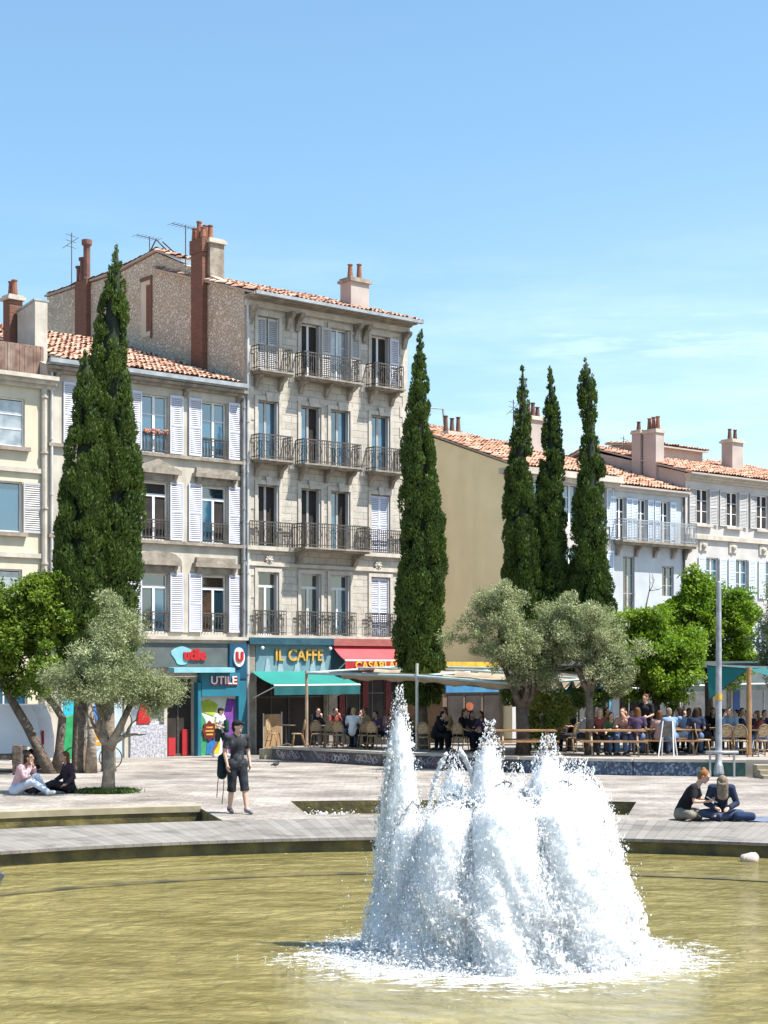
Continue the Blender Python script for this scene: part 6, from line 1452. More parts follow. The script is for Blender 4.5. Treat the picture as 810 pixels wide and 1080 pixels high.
def person(label, loc, rz, J, top, bottom, hair, skin, shoe, group=None, vox=.013, sleeve=.75, leg=1.0, hairlen=0, cap=None, look=(0, 0), beard=False, fem=False, scale=1.0, bun=False, veil=False, extra=None, curl=.5, name='person', topm2=None):
    """J: joints as Vectors (person faces -Y). look: (yaw, pitch) of the head"""
    root = empty(name, loc, rz, label, 'person', group); root.scale = (scale,)*3
    b = MB(); k = .93 if fem else 1.0
    # trunk
    b.capsule(J['hl'], J['hr'], .112, .112); b.capsule(J['pel'], J['mid'], .118, .112*k, 14); b.capsule(J['mid'], J['che'], .112*k, .135*k, 14)
    ax = (J['sl']-J['sr']); b.capsule(J['che']+ax*.14, J['che']-ax*.14, .12*k, .12*k, 12); b.capsule(J['sl'], J['sr'], .062, .062, 10)
    b.capsule(J['che'], J['nek'], .075, .058, 10); hm = Matrix.Rotation(look[0], 3, 'Z') @ Matrix.Rotation(-look[1], 3, 'X'); hc = J['hed']
    b.capsule(J['nek'], hc+hm @ V(0, .02, -.06), .056, .052, 10)
    H = lambda x, y, z: hc+hm @ V(x, y, z)
    b.ball(H(0, .012, .02), (.076, .094, .098), 16, hm); b.ball(H(0, -.02, -.055), (.058, .068, .062), 12, hm); b.ball(H(0, -.06, -.095), (.028, .024, .022), 8, hm)
    b.capsule(H(0, -.085, .012), H(0, -.104, -.022), .011, .016, 8); b.ball(H(0, -.085, -.06), (.024, .014, .010), 8, hm)
    b.capsule(H(-.035, -.078, .035), H(.035, -.078, .035), .014, .014, 7)
    for sx in (-1, 1): b.ball(H(sx*.078, .015, -.005), (.012, .022, .032), 8, hm)
    for sd, a in (('l', 1), ('r', -1)):
        b.capsule(J['s'+sd], J['e'+sd], .050*k, .038*k); b.capsule(J['e'+sd], J['w'+sd], .040*k, .026*k)
        hand(b, J['w'+sd], J.get('d'+sd, J['w'+sd]-J['e'+sd]), a*(-1), curl, J.get('p'+sd, V(0, 0, -1)))
        b.capsule(J['h'+sd], J['k'+sd], .088, .058); b.capsule(J['k'+sd], J['k'+sd]+(J['a'+sd]-J['k'+sd])*.4, .056, .056); b.capsule(J['k'+sd]+(J['a'+sd]-J['k'+sd])*.4, J['a'+sd], .056, .036)
        b.capsule(J['a'+sd], J['t'+sd], .042, .034)
    body = mobj('body', remesh(b, vox), skin, root)
    # eyes
    e = MB()
    for sx in (-1, 1): e.ball(H(sx*.031, -.083, .008), (.012, .007, .007), 8, hm)
    e.build('eyes', M['eye'], body, smooth=True)
    # shirt
    t = MB(); f = .016
    t.capsule(J['hl']*.8+J['pel']*.2, J['hr']*.8+J['pel']*.2, .110+f*1.5, .110+f*1.5); t.capsule(J['pel'], J['mid'], .118+f*1.7, .112*k+f*1.2, 14); t.capsule(J['mid'], J['che'], .112*k+f, .135*k+f, 14)
    t.capsule(J['che']+ax*.14, J['che']-ax*.14, .12*k+f, .12*k+f, 12); t.capsule(J['sl'], J['sr'], .064+f*.7, .064+f*.7, 10)
    for sd in 'lr':
        S_, E_, W_ = J['s'+sd], J['e'+sd], J['w'+sd]
        if sleeve <= 1: t.capsule(S_, S_+(E_-S_)*sleeve, .050+f, .046+f*1.4, 10, flat1=True)
        else: t.capsule(S_, E_, .054+f, .043+f); t.capsule(E_, E_+(W_-E_)*(sleeve-1), .044+f, .036+f, 10, flat1=True)
    mobj('shirt', remesh(t, vox, 3), top, root)
    p = MB(); f = .018
    p.capsule(J['hl'], J['hr'], .116+f, .116+f); p.capsule(J['pel'], J['pel']+(J['mid']-J['pel'])*.35, .115+f, .108+f, 12, flat1=True)
    for sd in 'lr':
        h_, k_, a_ = J['h'+sd], J['k'+sd], J['a'+sd]
        if leg <= .5: p.capsule(h_, h_+(k_-h_)*leg*2, .092+f, .078+f, 12, flat1=True)
        elif leg < .95: p.capsule(h_, k_, .092+f, .066+f, 12); p.capsule(k_, k_+(a_-k_)*(leg-.5)*2, .066+f, .066+f*1.4, 12, flat1=True)
        else: p.capsule(h_, k_, .09+f, .062+f); p.capsule(k_, k_+(a_-k_)*.4, .06+f, .057+f); p.capsule(k_+(a_-k_)*.4, a_, .057+f, .044+f, 10, flat1=True)
    mobj('trousers', remesh(p, vox, 3), bottom, root)
    if shoe:
        for sd in 'lr':
            s_ = MB(); s_.capsule(J['a'+sd]+V(0, .01, -.02), J['t'+sd], .050, .043, 10); s_.capsule(J['a'+sd]+V(0, 0, .01), J['a'+sd]+V(0, .0, -.03), .046, .05, 10)
            mobj('shoe', remesh(s_, vox, 2), shoe, root)
    h = MB()
    h.ball(H(0, .03, .035), (.086, .098, .098), 14, hm); h.ball(H(0, .065, -.02), (.078, .062, .085), 12, hm)
    if hairlen:
        for q in range(7):
            a = -1.1+q*.366; h.capsule(H(.075*math.sin(a), .03+.06*math.cos(a), .0), H(.085*math.sin(a), .035+.07*math.cos(a), -.06)+V(0, .015, -hairlen), .036, .022, 8)
    if veil:
        for q in range(9):
            a = -1.5+q*.375; h.capsule(H(.07*math.sin(a), -.03-.055*math.cos(a), .06), H(.08*math.sin(a), -.05-.06*math.cos(a), .0)+V(0, -.01, -.20), .034, .02, 8)
    if bun: h.ball(H(0, .075, .10), .048, 10)
    # open the face: remove what lies before it
    hm_i = hm.inverted()
    me = remesh(h, vox*.8, 2); 
    for v in me.vertices:
        q = hm_i @ (v.co-hc)
        if not veil and q.y < -.035 and q.z < .075: v.co = hc+hm @ V(q.x*.86, max(q.y, -.035)+.03, q.z)
    mobj('hair', me, hair, root)
    if beard: q = MB(); q.ball(H(0, -.045, -.085), (.052, .045, .04), 10, hm); mobj('beard', remesh(q, vox, 2), hair, root)
    if cap:
        c = MB(); c.ball(H(0, .015, .058), (.092, .108, .078), 14, hm); c.capsule(H(-.03, -.10, .062), H(.03, -.10, .062), .03, .03, 8)
        for x in (-.045, 0, .045): c.capsule(H(x, -.08, .068), H(x*.9, -.165, .052), .014, .010, 8)
        mobj('cap', remesh(c, vox*.8, 2), cap, root)
    return root
def cloth(name, c, d=.8, sc=6): return mat(name, c, tuple(v*d for v in c), scale=sc, rough=.9, spec=.15)
M['eye'] = mat('dark_eye', (.02, .015, .012), rough=.2)
M['skin'] = mat('light_skin', (.56, .34, .25), (.50, .29, .21), scale=8, rough=.55); M['skin2'] = mat('tan_skin', (.42, .25, .17), (.36, .20, .14), scale=8, rough=.55)
HB = cloth('dark_brown_hair', (.035, .02, .013)); HBr = cloth('brown_hair', (.16, .075, .035), .5, 20); HR = cloth('auburn_blonde_hair', (.34, .15, .06), .55, 25); HG = cloth('grey_brown_hair', (.24, .19, .14), .5, 25); HBl = cloth('blond_hair', (.42, .29, .14), .6, 20); HW = cloth('white_hair', (.55, .53, .5))
BK = cloth('black_cotton', (.022, .022, .026), .6); DG = cloth('dark_grey_cotton', (.06, .06, .068), .6); NV = cloth('navy_cotton', (.03, .04, .075)); WH = cloth('white_cotton', (.70, .70, .70)); PK = cloth('pale_pink_wool', (.66, .42, .44)); LJ = cloth('pale_denim', (.50, .55, .64)); DN = cloth('blue_denim', (.11, .17, .30)); OL = cloth('olive_grey_cotton', (.22, .20, .16)); BL = cloth('sky_blue_shirt', (.19, .28, .40)); RD = cloth('brick_red_cotton', (.22, .06, .05)); TN = cloth('tan_cotton', (.40, .28, .15)); PS = cloth('salmon_cotton', (.42, .26, .22)); GR = cloth('green_cotton', (.06, .11, .05)); PU = cloth('violet_cotton', (.075, .05, .10))

def tee_mat():   # charcoal tee with a washed grey print on the chest
    m = mat('black_tee_grey_print', (.018, .018, .021), (.10, .105, .12), scale=6, contrast=(.5, .75), rough=.9); return m
# ---- the man crossing the plaza
J = dict(pel=V(0, 0, .96), mid=V(0, .0, 1.14), che=V(.0, -.01, 1.33), nek=V(0, -.01, 1.49), hed=V(.0, -.04, 1.655), hl=V(.095, 0, .94), hr=V(-.095, 0, .94), sl=V(.185, .0, 1.44), sr=V(-.185, .0, 1.44),
         el=V(.25, .05, 1.17), er=V(-.25, .02, 1.17), wl=V(.25, -.04, .94), wr=V(-.225, -.06, .93), dl=V(-.02, -.12, -1), dr=V(.05, -.15, -1), pl=V(-1, 0, 0), pr=V(1, 0, 0),
         kl=V(.10, -.12, .52), kr=V(-.10, .02, .51), al=V(.11, -.20, .10), ar=V(-.10, .13, .10), tl=V(.14, -.36, .045), tr=V(-.12, -.03, .04))
man = person('person in a black tee, dark shorts and black cap walking across the plaza', (-2.80, 30.72, 0), R(28), J, tee_mat(), cloth('charcoal_shorts', (.04, .043, .052), .4, 9), HB, M['skin'], cloth('black_white_trainers', (.05, .05, .055), 5), vox=.010, sleeve=.72, leg=.60, cap=BK, look=(R(38), 0), curl=.45)
def packs():
    r = empty('rucksack', man.location+V(-.30, .12, .62), R(28), 'dark rucksack with dangling straps hanging beside the walking person in black', 'rucksack')
    q = MB(); q.capsule((0, 0, .12), (0, 0, .42), .10, .085, 12); q.capsule((-.03, -.07, .1), (-.03, -.07, .28), .06, .05, 10); me = remesh(q, .012, 3); mobj('bag', me, cloth('dark_teal_nylon', (.02, .035, .042), .5, 12), r)
    for i, (a, b_, c) in enumerate((((-.06, -.05, .3), (-.12, -.08, -.05), (-.13, -.06, -.32)), ((.02, -.06, .08), (.0, -.07, -.2), (-.02, -.05, -.45)))): q = MB(); q.tube([a, b_, c], .008, 5); q.build('strap', DG, r)
    q = MB(); q.tube([(0, .02, .48), (.09, .0, .62), (.17, .02, .76), (.22, .06, .84)], .02, 6); q.build('shoulder_strap', DG, r)
packs()
# ---- the person with the bag outside the shop
J2 = {k: v.copy() for k, v in J.items()}; J2['kl'] = V(.1, -.16, .54); J2['al'] = V(.1, -.26, .1); J2['tl'] = V(.12, -.43, .05); J2['kr'] = V(-.1, .06, .51); J2['ar'] = V(-.1, .30, .13); J2['tr'] = V(-.11, .18, .04)
J2['el'] = V(.25, -.08, 1.17); J2['wl'] = V(.08, -.26, 1.15); J2['er'] = V(-.24, -.02, 1.16); J2['wr'] = V(-.12, -.24, 1.08); J2['dl'] = V(-1, -.2, 0); J2['dr'] = V(1, -.3, .1)
bp_ = person('person in white tee and dark shorts carrying a dark bag past the teal shop', (-5.86, 57.6, gz(57.6)), R(60), J2, WH, cloth('dark_green_shorts', (.03, .05, .045)), HB, M['skin'], WH, vox=.014, sleeve=.7, leg=.42, cap=BK, look=(R(20), 0))
q = MB(); q.capsule((0, 0, 0), (0, 0, .28), .11, .10, 10); me = remesh(q, .015, 3); o = mobj('front_bag', me, cloth('dark_green_nylon', (.02, .06, .05))
 , None); o.location = (-5.62, 57.46, gz(57.6)+1.0); tag(o, 'small dark green bag held at the chest of the person in white', 'bag')

# ---- seated on the ground
def ground_pose(kneeup=.0, lean=.1, arms='lap'):
    j = dict(pel=V(0, .0, .13), mid=V(0, -.02-lean*.3, .32), che=V(0, -.03-lean, .50), nek=V(0, -.06-lean*1.4, .655), hed=V(0, -.12-lean*1.75, .80), hl=V(.1, 0, .11), hr=V(-.1, 0, .11), sl=V(.175, -.03-lean*1.2, .60), sr=V(-.175, -.03-lean*1.2, .60))
    return j
# pale pink jumper, knees drawn up, hands at the mouth; faces right
j = ground_pose(lean=.10); j.update(kl=V(.13, -.40, .40), kr=V(-.13, -.42, .30), al=V(.12, -.62, .09), ar=V(-.12, -.78, .09), tl=V(.12, -.78, .05), tr=V(-.12, -.92, .08), el=V(.24, -.30, .42), er=V(-.24, -.30, .42), wl=V(.07, -.36, .62), wr=V(-.06, -.37, .64), dl=V(-.4, .1, .5), dr=V(.4, .1, .5), pl=V(0, 1, .2), pr=V(0, 1, .2))
person('person in pale pink jumper and light jeans sitting on the paving, hands at mouth', (-8.02, 35.2, 0), R(78), j, PK, LJ, HB, M['skin2'], WH, 'people sitting on the paving', vox=.012, sleeve=1.9, hairlen=.03, look=(0, .15), fem=True)
j = ground_pose(lean=.0); j.update(kl=V(.16, -.42, .24), kr=V(-.12, -.46, .16), al=V(.1, -.78, .08), ar=V(-.1, -.86, .07), tl=V(.14, -.92, .12), tr=V(-.14, -1.0, .1), el=V(.24, .02, .36), er=V(-.24, -.1, .36), wl=V(.2, -.14, .2), wr=V(-.12, -.3, .26), dl=V(0, -1, -.2), dr=V(.3, -1, 0))
person('long brown haired person in a dark top sitting, legs stretched toward the pink jumper', (-6.98, 35.75, 0), R(-62), j, cloth('dark_plum_cotton', (.05, .035, .045)), BK, HBr, M['skin2'], DG, 'people sitting on the paving', vox=.012, sleeve=1.85, hairlen=.20, fem=True)
# reader with auburn hair, cross legged, facing right
def cross(j): j.update(kl=V(.34, -.22, .13), kr=V(-.34, -.22, .13), al=V(-.06, -.34, .08), ar=V(.08, -.30, .07), tl=V(-.18, -.30, .06), tr=V(.20, -.28, .06)); return j
j = cross(ground_pose(lean=.17)); j.update(el=V(.25, -.28, .36), er=V(-.25, -.28, .36), wl=V(.09, -.50, .36), wr=V(-.09, -.50, .36), dl=V(-.2, -1, .3), dr=V(.2, -1, .3), pl=V(-.3, .2, 1), pr=V(.3, .2, 1))
rd = person('person with auburn blond hair in a black tee sitting cross legged, bent over a booklet', (5.44, 29.45, 0), R(68), j, BK, OL, HR, M['skin'], DG, 'people sitting on the paving', vox=.011, sleeve=.75, leg=1.0, hairlen=.0, bun=True, look=(0, -.5), fem=True)
c_ = math.cos(R(68)); s__ = math.sin(R(68)); w_ = V(5.44, 29.45, 0)+V(0*c_+.56*s__, 0*s__-.56*c_, .39)
q = MB(); q.add([(-.13, -.10, 0), (0, -.10, -.02), (0, .10, -.02), (-.13, .10, 0), (.13, -.10, 0), (.13, .10, 0), (-.13, -.10, .012), (0, -.10, -.004), (0, .10, -.004), (-.13, .10, .012), (.13, -.10, .012), (.13, .10, .012)], [(3,2,1,0),(1,2,5,4),(6,7,8,9),(7,10,11,8),(0,1,7,6),(1,4,10,7),(2,3,9,8),(5,2,8,11),(3,0,6,9),(4,5,11,10)])
o = q.build('booklet', WH); o.location = w_; o.rotation_euler = (R(28), 0, R(68)); tag(o, 'open white booklet held by the cross legged reader', 'booklet')
j = cross(ground_pose(lean=.20)); j['hed'] = j['hed']+V(0, -.03, -.09); j['nek'] = j['nek']+V(0, -.01, -.02); j.update(el=V(.27, -.24, .32), er=V(-.27, -.24, .32), wl=V(.10, -.42, .24), wr=V(-.10, -.42, .24), dl=V(-.4, -1, -.1), dr=V(.4, -1, -.1))
bw = person('person in navy jumper and jeans sitting bowed, face hidden by long grey brown hair', (6.16, 29.5, 0), R(-8), j, NV, cloth('dark_denim', (.065, .09, .15)), HG, M['skin'], NV, 'people sitting on the paving', vox=.011, sleeve=1.9, leg=1.0, hairlen=.12, look=(0, -1.0), fem=True, veil=True)
q = MB(); q.capsule((-.12, 0, .10), (.14, .02, .09), .09, .08, 10); me = remesh(q, .014, 3); o = mobj('cloth_bag', me, cloth('dark_blue_cloth', (.025, .04, .09)), None); o.location = (6.5, 29.1, 0); tag(o, 'small blue cloth bag on the paving right of the bowed person', 'bag')

# ---- guests at the tables
def seat_pose(lean=.06, arms=0):
    j = dict(pel=V(0, .02, .55), mid=V(0, .0-lean*.3, .74), che=V(0, -.02-lean, .92), nek=V(0, -.04-lean*1.5, 1.07), hed=V(0, -.08-lean*1.8, 1.225), hl=V(.1, 0, .53), hr=V(-.1, 0, .53), sl=V(.18, -.02-lean*1.3, 1.02), sr=V(-.18, -.02-lean*1.3, 1.02),
             kl=V(.12, -.44, .53), kr=V(-.12, -.44, .53), al=V(.12, -.42, .10), ar=V(-.12, -.46, .10), tl=V(.13, -.58, .05), tr=V(-.13, -.62, .05), el=V(.25, -.16-lean, .78), er=V(-.25, -.16-lean, .78), wl=V(.12, -.40, .82), wr=V(-.13, -.42, .82), dl=V(-.3, -1, 0), dr=V(.3, -1, 0))
    if arms == 1: j.update(wl=V(.08, -.28-lean, 1.04), dl=V(-.2, -.3, 1), pl=V(0, 1, 0))
    if arms == 2: j.update(el=V(.24, -.02, .76), er=V(-.24, -.02, .76), wl=V(.16, -.26, .66), wr=V(-.16, -.26, .66))
    return j
protos = []
cfg = [(seat_pose(.06, 0), .75, 0, False), (seat_pose(.12, 1), 1.9, .0, False), (seat_pose(.02, 2), .75, .16, True), (seat_pose(.10, 0), 1.85, .12, True)]
def guest(i, label, px, Y, rz, top, bottom, hair, skin=None, cap=None, onbench=True, z=None, first={}):
    loc = (PX(px, Y), Y, tzz(Y) if z is None else z); skin = skin or M['skin']
    if i not in first:
        jj, sl, hl, fem = cfg[i]; first[i] = person(label, loc, rz, jj, top, bottom, hair, skin, DG, 'guests seated on the terrace', vox=.018, sleeve=sl, hairlen=hl, fem=fem); return first[i]
    r = dup(first[i], loc, rz+random.uniform(-.25, .25), label); q = random.uniform(.92, 1.04); r.scale = (q*random.choice((1, 1, -1)), q, q)
    for c in kids(r):
        k = c.name.split('.')[0]; mm = {'body': skin, 'shirt': top, 'trousers': bottom, 'hair': hair}.get(k)
        if mm and len(c.material_slots): c.material_slots[0].link = 'OBJECT'; c.material_slots[0].material = mm
    return r
D_ = R
guest(0, 'guest in white and black seen from behind at a table left of the tallest jet', 372, 53.3, D_(170), WH, BK, HBl)
guest(3, 'guest in navy seated left of the one in white at the cafe tables', 362, 54.4, D_(115), NV, DN, HB)
guest(1, 'guest in a red top deep under the teal awning, left of the navy one', 350, 56.2, D_(30), RD, DG, HB, M['skin2'])
guest(2, 'long haired guest in tan facing left, right of the one in white', 388, 54.6, D_(-80), TN, DN, HBr)
guest(0, 'guest in dark violet half hidden behind the tallest jet', 400, 53.5, D_(-60), PU, BK, HB, M['skin2'])
guest(1, 'guest in black leaning on a hand, seen between the tallest and the middle jet', 459, 50.8, D_(60), BK, BK, HB)
guest(3, 'guest in a tan top facing left, seen left of the middle jet', 476, 51.2, D_(-70), TN, BK, HBr, M['skin2'])
guest(2, 'guest in dark grey behind the middle jet', 497, 51.8, D_(20), DG, BK, HB)
guest(3, 'grey haired guest in white at the picnic table right behind the straight olive trunk', 612, 48.2, D_(75), WH, DG, HW)
guest(2, 'blond long haired guest in a dark red top at the right picnic table', 632, 47.1, D_(-10), RD, DG, HBl)
guest(0, 'guest in green with dark hair at the right picnic table', 643, 47.15, D_(15), GR, DN, HB)
guest(1, 'guest in salmon seated at the right end of the picnic table by the easel', 660, 47.1, D_(-20), PS, DN, HBr)
guest(3, 'guest in brown red left of the standing waiter', 668, 48.3, D_(60), cloth('brown_cotton', (.2, .09, .06)), BK, HBr, M['skin2'])
guest(2, 'pale pink dressed guest right of the menu easel', 695, 46.7, D_(165), PS, DG, HBr)
guest(0, 'guest in sky blue shirt seen from behind at the picnic table by the easel', 708, 46.5, D_(185), BL, DN, HG)
guest(3, 'guest in pale blue leaning over the table left of the lamp post', 724, 48.5, D_(-120), BL, LJ, HB)
guest(0, 'white haired guest in black left of the lamp post', 736, 49.4, D_(-20), BK, DG, HW)
guest(1, 'guest in dark clothes deep in the shade beyond the blue shirts', 716, 50.2, D_(10), DG, BK, HB)
guest(2, 'guest in pale blue just right of the lamp post, facing right', 759, 47.4, D_(95), BL, DN, HB)
guest(0, 'guest in a washed blue shirt second right of the lamp post', 771, 47.8, D_(-30), cloth('washed_blue_cotton', (.30, .38, .46)), DG, HG)
guest(1, 'guest in dark navy left of the honey wooden post', 785, 48.2, D_(-60), NV, BK, HB)
guest(3, 'guest in brick red at the right edge, facing left', 806, 47.6, D_(-85), RD, DN, HBr, M['skin2'])
guest(0, 'guest in black between the navy one and the honey wooden post', 796, 49.6, D_(10), BK, DG, HB)
guest(2, 'guest in violet in the shade behind the washed blue shirt', 764, 50.4, D_(30), PU, BK, HBr)
guest(1, 'guest in dark grey in deep shade behind the straight olive trunk', 624, 50.4, D_(-15), DG, BK, HB, M['skin2'])
guest(0, 'guest in tan between the two terrace olives, facing right', 588, 49.6, D_(85), TN, DG, HB)
guest(3, 'guest in black left of the straight olive trunk', 603, 50.6, D_(-40), BK, BK, HB)
guest(1, 'guest in white in the shade right of the blond one in dark red', 652, 49.2, D_(20), WH, DN, HB, M['skin2'])
guest(2, 'guest in navy behind the waiter, deep in shade', 688, 50.4, D_(-30), NV, BK, HB)
guest(0, 'guest in dark red right of the blue shirt, further back', 729, 50.9, D_(40), RD, BK, HB)
guest(3, 'guest in black at the picnic table left of the lamp post', 745, 48.9, D_(-100), BK, DG, HBr)
guest(1, 'guest in white far back right of the lamp post', 779, 51.0, D_(0), WH, DG, HB)
guest(0, 'guest in navy behind the fountain left of the middle jet', 468, 52.6, D_(10), NV, BK, HBr)
guest(2, 'guest in brown deep under the canopy right of the tallest jet', 440, 53.4, D_(-20), TN, BK, HB, M['skin2'])
guest(1, 'guest in black deep under the teal awning by the left wooden post', 333, 57.0, D_(20), BK, BK, HB)
guest(3, 'guest in salmon deep under the canopy, right of the tan one', 410, 55.0, D_(30), PS, DN, HBr)
for k, (px, Y, rz, lb, tp, bt, hr) in enumerate((
 (556, 48.6, 60, 'guest in plum behind the left picnic table', PU, BK, HB), (569, 50.0, -60, 'guest in black behind the yellowish shrub', BK, BK, HB), (580, 51.5, 10, 'guest in dark grey far back between the two olives', DG, BK, HB),
 (634, 49.8, 30, 'guest in green far back behind the blond one in dark red', GR, BK, HB), (641, 51.4, -20, 'guest in denim blue far back under the right olive', DN, BK, HBr), (663, 50.6, 0, 'guest in black far back, left of the waiter', BK, DG, HB),
 (672, 46.6, 170, 'guest in dark plum with back turned, just left of the menu easel', PU, DN, HBr), (699, 50.6, 40, 'guest in brick red deep under the lime tree', RD, BK, HB), (708, 52.0, -10, 'guest in white deep under the lime tree', WH, BK, HB),
 (722, 52.3, 20, 'guest in tan deep under the lime tree, near the lamp post', TN, BK, HB), (734, 47.2, 160, 'guest in navy with back turned at the table next to the lamp post', NV, DN, HB), (752, 52.0, 0, 'guest in black straight behind the lamp post', BK, BK, HB),
 (788, 51.2, -30, 'guest in plum far back near the honey wooden post', PU, BK, HB), (801, 52.0, 20, 'guest in navy far back at the right edge', NV, BK, HBr), (487, 51.0, 60, 'guest in black between the canopy post and the taller olive', BK, BK, HBr),
 (512, 50.4, -50, 'guest in plum left of the taller olive trunk', PU, BK, HB), (424, 53.0, 10, 'guest in black right behind the top of the tallest jet', BK, DG, HB), (379, 56.5, 15, 'guest in dark grey deep under the canopy behind the one in white', DG, BK, HB))):
    guest(k % 4, lb, px, Y, D_(rz), tp, bt, hr, M['skin2'] if k % 3 == 0 else None)
# waiter
J3 = {k: v.copy() for k, v in J.items()}; J3.update(kl=V(.1, -.02, .51), al=V(.1, .02, .1), tl=V(.12, -.14, .05), kr=V(-.1, -.02, .51), ar=V(-.1, .03, .1), tr=V(-.12, -.13, .05), el=V(.25, -.02, 1.17), wl=V(.16, -.24, 1.10), dl=V(-.4, -1, .1), er=V(-.25, -.02, 1.17), wr=V(-.18, -.22, 1.05), dr=V(.4, -1, 0))
person('person in black standing at the picnic tables left of the menu easel, serving', (PX(681, 47.9), 47.9, tzz(47.9)), R(-35), J3, BK, BK, HBr, M['skin'], BK, vox=.016, sleeve=.8, look=(R(-15), -.2), fem=True)

# ---- pigeons
def pigeon(label, loc, rz):
    root = empty('pigeon', loc, rz, label, 'pigeon', 'pigeons')
    q = MB(); q.capsule((0, .04, .115), (0, -.06, .135), .055, .06, 10); q.capsule((0, .05, .11), (0, .16, .085), .04, .018, 8); q.capsule((0, -.09, .15), (0, -.12, .205), .036, .027, 8); q.ball((0, -.125, .215), (.027, .032, .028), 8); q.capsule((0, -.15, .212), (0, -.172, .206), .009, .004, 6)
    for s_ in (-1, 1): q.capsule((s_*.05, -.03, .135), (s_*.03, .13, .10), .028, .012, 8); q.capsule((s_*.025, 0, .08), (s_*.025, -.01, .012), .009, .006, 6); q.capsule((s_*.025, -.0, .008), (s_*.025, -.035, .006), .006, .004, 6)
    mobj('body', remesh(q, .008, 2), mat('slate_feathers', (.05, .055, .065), (.11, .115, .13), scale=14), root)
a_ = math.degrees(math.atan2(-4.98-PC[0], 21.05-PC[1])); px_, py_ = pol(9.65, a_)
pigeon('dark pigeon standing on the submerged ledge at the left edge of the pool', (px_, py_, -.222), R(100)); kids(bpy.data.objects['pigeon'])[0].parent.scale = (1.25,)*3
pigeon('pigeon walking on the plaza in front of the pale concrete block', (-3.28, 48.7, gz(48.7)), R(60))
# ================================================================== CAMERA, LIGHT
cam = bpy.data.objects.new('camera', bpy.data.cameras.new('camera')); COL.objects.link(cam); S.camera = cam
cam.location = (0, 0, 2.8); cam.rotation_euler = (PI/2, 0, 0)
cam.data.sensor_fit = 'VERTICAL'; cam.data.sensor_height = 36; cam.data.sensor_width = 27
cam.data.lens = 1700/1080*36; cam.data.shift_y = (703-540)/1080; cam.data.clip_end = 6000; cam.data.clip_start = .1
SD = Vector((.545, -.170, 1)).normalized()
w = bpy.data.worlds.new('World'); S.world = w; w.use_nodes = True
n = w.node_tree.nodes; l = w.node_tree.links
bg = n['Background']; bg.inputs['Strength'].default_value = .10
sky = n.new('ShaderNodeTexSky'); sky.sky_type = 'NISHITA'; sky.sun_disc = False
sky.sun_elevation = math.asin(SD.z); sky.sun_rotation = math.atan2(SD.x, SD.y)
sky.air_density = 1.3; sky.dust_density = 1.3; sky.ozone_density = 2.2; sky.altitude = 20
# thin high cloud low on the right
tc = n.new('ShaderNodeTexCoord'); mp = n.new('ShaderNodeMapping'); mp.inputs['Scale'].default_value = (2.2, 2.2, 14); l.new(tc.outputs['Generated'], mp.inputs['Vector'])
nz = n.new('ShaderNodeTexNoise'); nz.inputs['Scale'].default_value = 2.3; nz.inputs['Detail'].default_value = 7; nz.inputs['Roughness'].default_value = .6; l.new(mp.outputs[0], nz.inputs['Vector'])
rp = n.new('ShaderNodeValToRGB'); rp.color_ramp.elements[0].position = .47; rp.color_ramp.elements[1].position = .80; rp.color_ramp.elements[1].color = (.55, .55, .55, 1); l.new(nz.outputs['Fac'], rp.inputs['Fac'])
sp = n.new('ShaderNodeSeparateXYZ'); l.new(tc.outputs['Generated'], sp.inputs[0])
mr = n.new('ShaderNodeMapRange'); mr.inputs['From Min'].default_value = .28; mr.inputs['From Max'].default_value = .14; l.new(sp.outputs['Z'], mr.inputs['Value'])
ml = n.new('ShaderNodeMath'); ml.operation = 'MULTIPLY'; l.new(rp.outputs['Color'], ml.inputs[0]); l.new(mr.outputs[0], ml.inputs[1])
mx = n.new('ShaderNodeMix'); mx.data_type = 'RGBA'; l.new(ml.outputs[0], mx.inputs['Factor']); l.new(sky.outputs[0], mx.inputs['A']); mx.inputs['B'].default_value = (7.2, 7.0, 6.9, 1)
tn = n.new('ShaderNodeMix'); tn.data_type = 'RGBA'; tn.blend_type = 'MULTIPLY'; tn.inputs['Factor'].default_value = 1; tn.inputs['B'].default_value = (.84, 1.02, 1.08, 1)
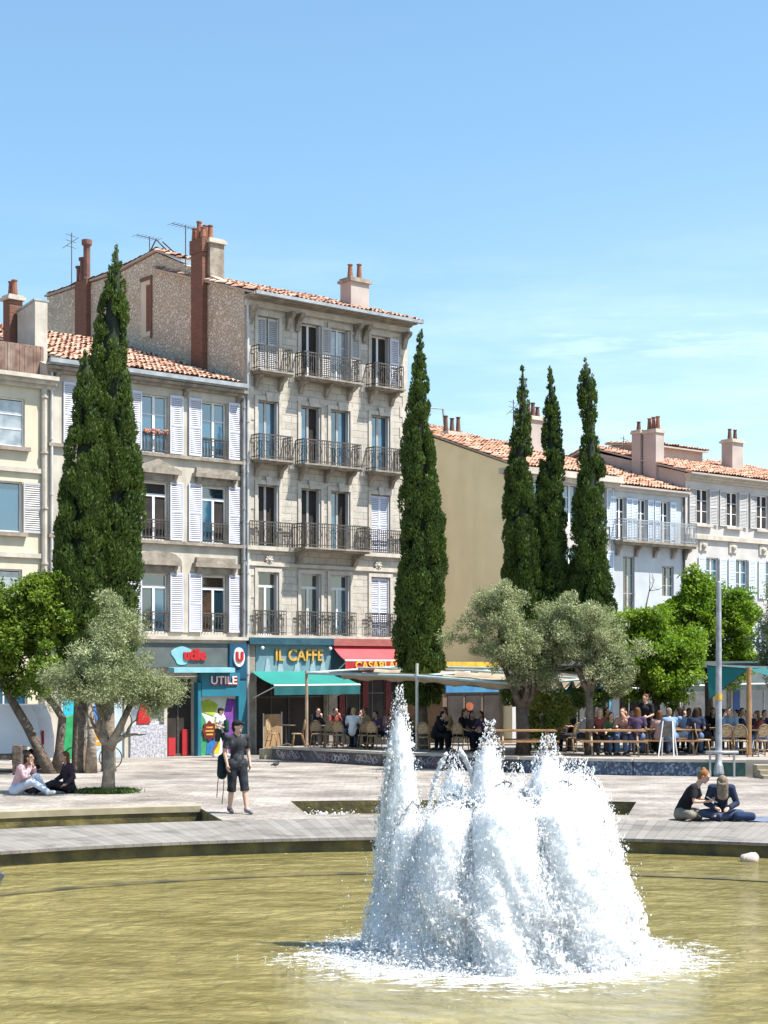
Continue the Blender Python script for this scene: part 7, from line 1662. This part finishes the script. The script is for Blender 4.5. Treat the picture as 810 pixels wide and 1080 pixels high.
# one faint streak of cirrus above the right hand roofs and a paler haze toward the right horizon
def sm(src, a, b_):
    q = n.new('ShaderNodeMapRange'); q.interpolation_type = 'SMOOTHSTEP'; q.inputs['From Min'].default_value = a; q.inputs['From Max'].default_value = b_; l.new(src, q.inputs['Value']); return q.outputs[0]
def mul(p, q):
    z = n.new('ShaderNodeMath'); z.operation = 'MULTIPLY'; l.new(p, z.inputs[0])
    if isinstance(q, float): z.inputs[1].default_value = q
    else: l.new(q, z.inputs[1])
    return z.outputs[0]
n2 = n.new('ShaderNodeTexNoise'); n2.inputs['Scale'].default_value = 9; n2.inputs['Detail'].default_value = 7; n2.inputs['Roughness'].default_value = .65
mp2 = n.new('ShaderNodeMapping'); mp2.inputs['Scale'].default_value = (1, 1, 7); l.new(tc.outputs['Generated'], mp2.inputs['Vector']); l.new(mp2.outputs[0], n2.inputs['Vector'])
st = mul(mul(sm(sp.outputs['Z'], .165, .2), sm(sp.outputs['Z'], .222, .2)), mul(sm(sp.outputs['X'], .04, .12), sm(n2.outputs['Fac'], .36, .66)))
hz = mul(mul(sm(sp.outputs['X'], -.1, .3), sm(sp.outputs['Z'], .34, .08)), .30)
ms = n.new('ShaderNodeMath'); ms.operation = 'MAXIMUM'; l.new(mul(st, .5), ms.inputs[0]); l.new(hz, ms.inputs[1])
mc = n.new('ShaderNodeMix'); mc.data_type = 'RGBA'; l.new(ms.outputs[0], mc.inputs['Factor']); l.new(mx.outputs['Result'], mc.inputs['A']); mc.inputs['B'].default_value = (7.2, 7.0, 6.9, 1)
l.new(mc.outputs['Result'], tn.inputs['A']); l.new(tn.outputs['Result'], bg.inputs['Color'])
sl = bpy.data.lights.new('sun', 'SUN'); sl.energy = 5.0; sl.angle = R(.53); sl.color = (1, .955, .88)
so = bpy.data.objects.new('sun', sl); COL.objects.link(so); so.rotation_euler = (-SD).to_track_quat('-Z', 'Y').to_euler()
S.view_settings.view_transform = 'Standard'; S.view_settings.look = 'None'; S.view_settings.exposure = 1.0; S.view_settings.gamma = 1
S.view_settings.use_curve_mapping = False
S.render.engine = 'CYCLES'; S.cycles.use_denoising = True; S.cycles.max_bounces = 8; S.cycles.diffuse_bounces = 4; S.cycles.glossy_bounces = 3; S.cycles.transmission_bounces = 4; S.cycles.transparent_max_bounces = 12; S.cycles.sample_clamp_indirect = 8
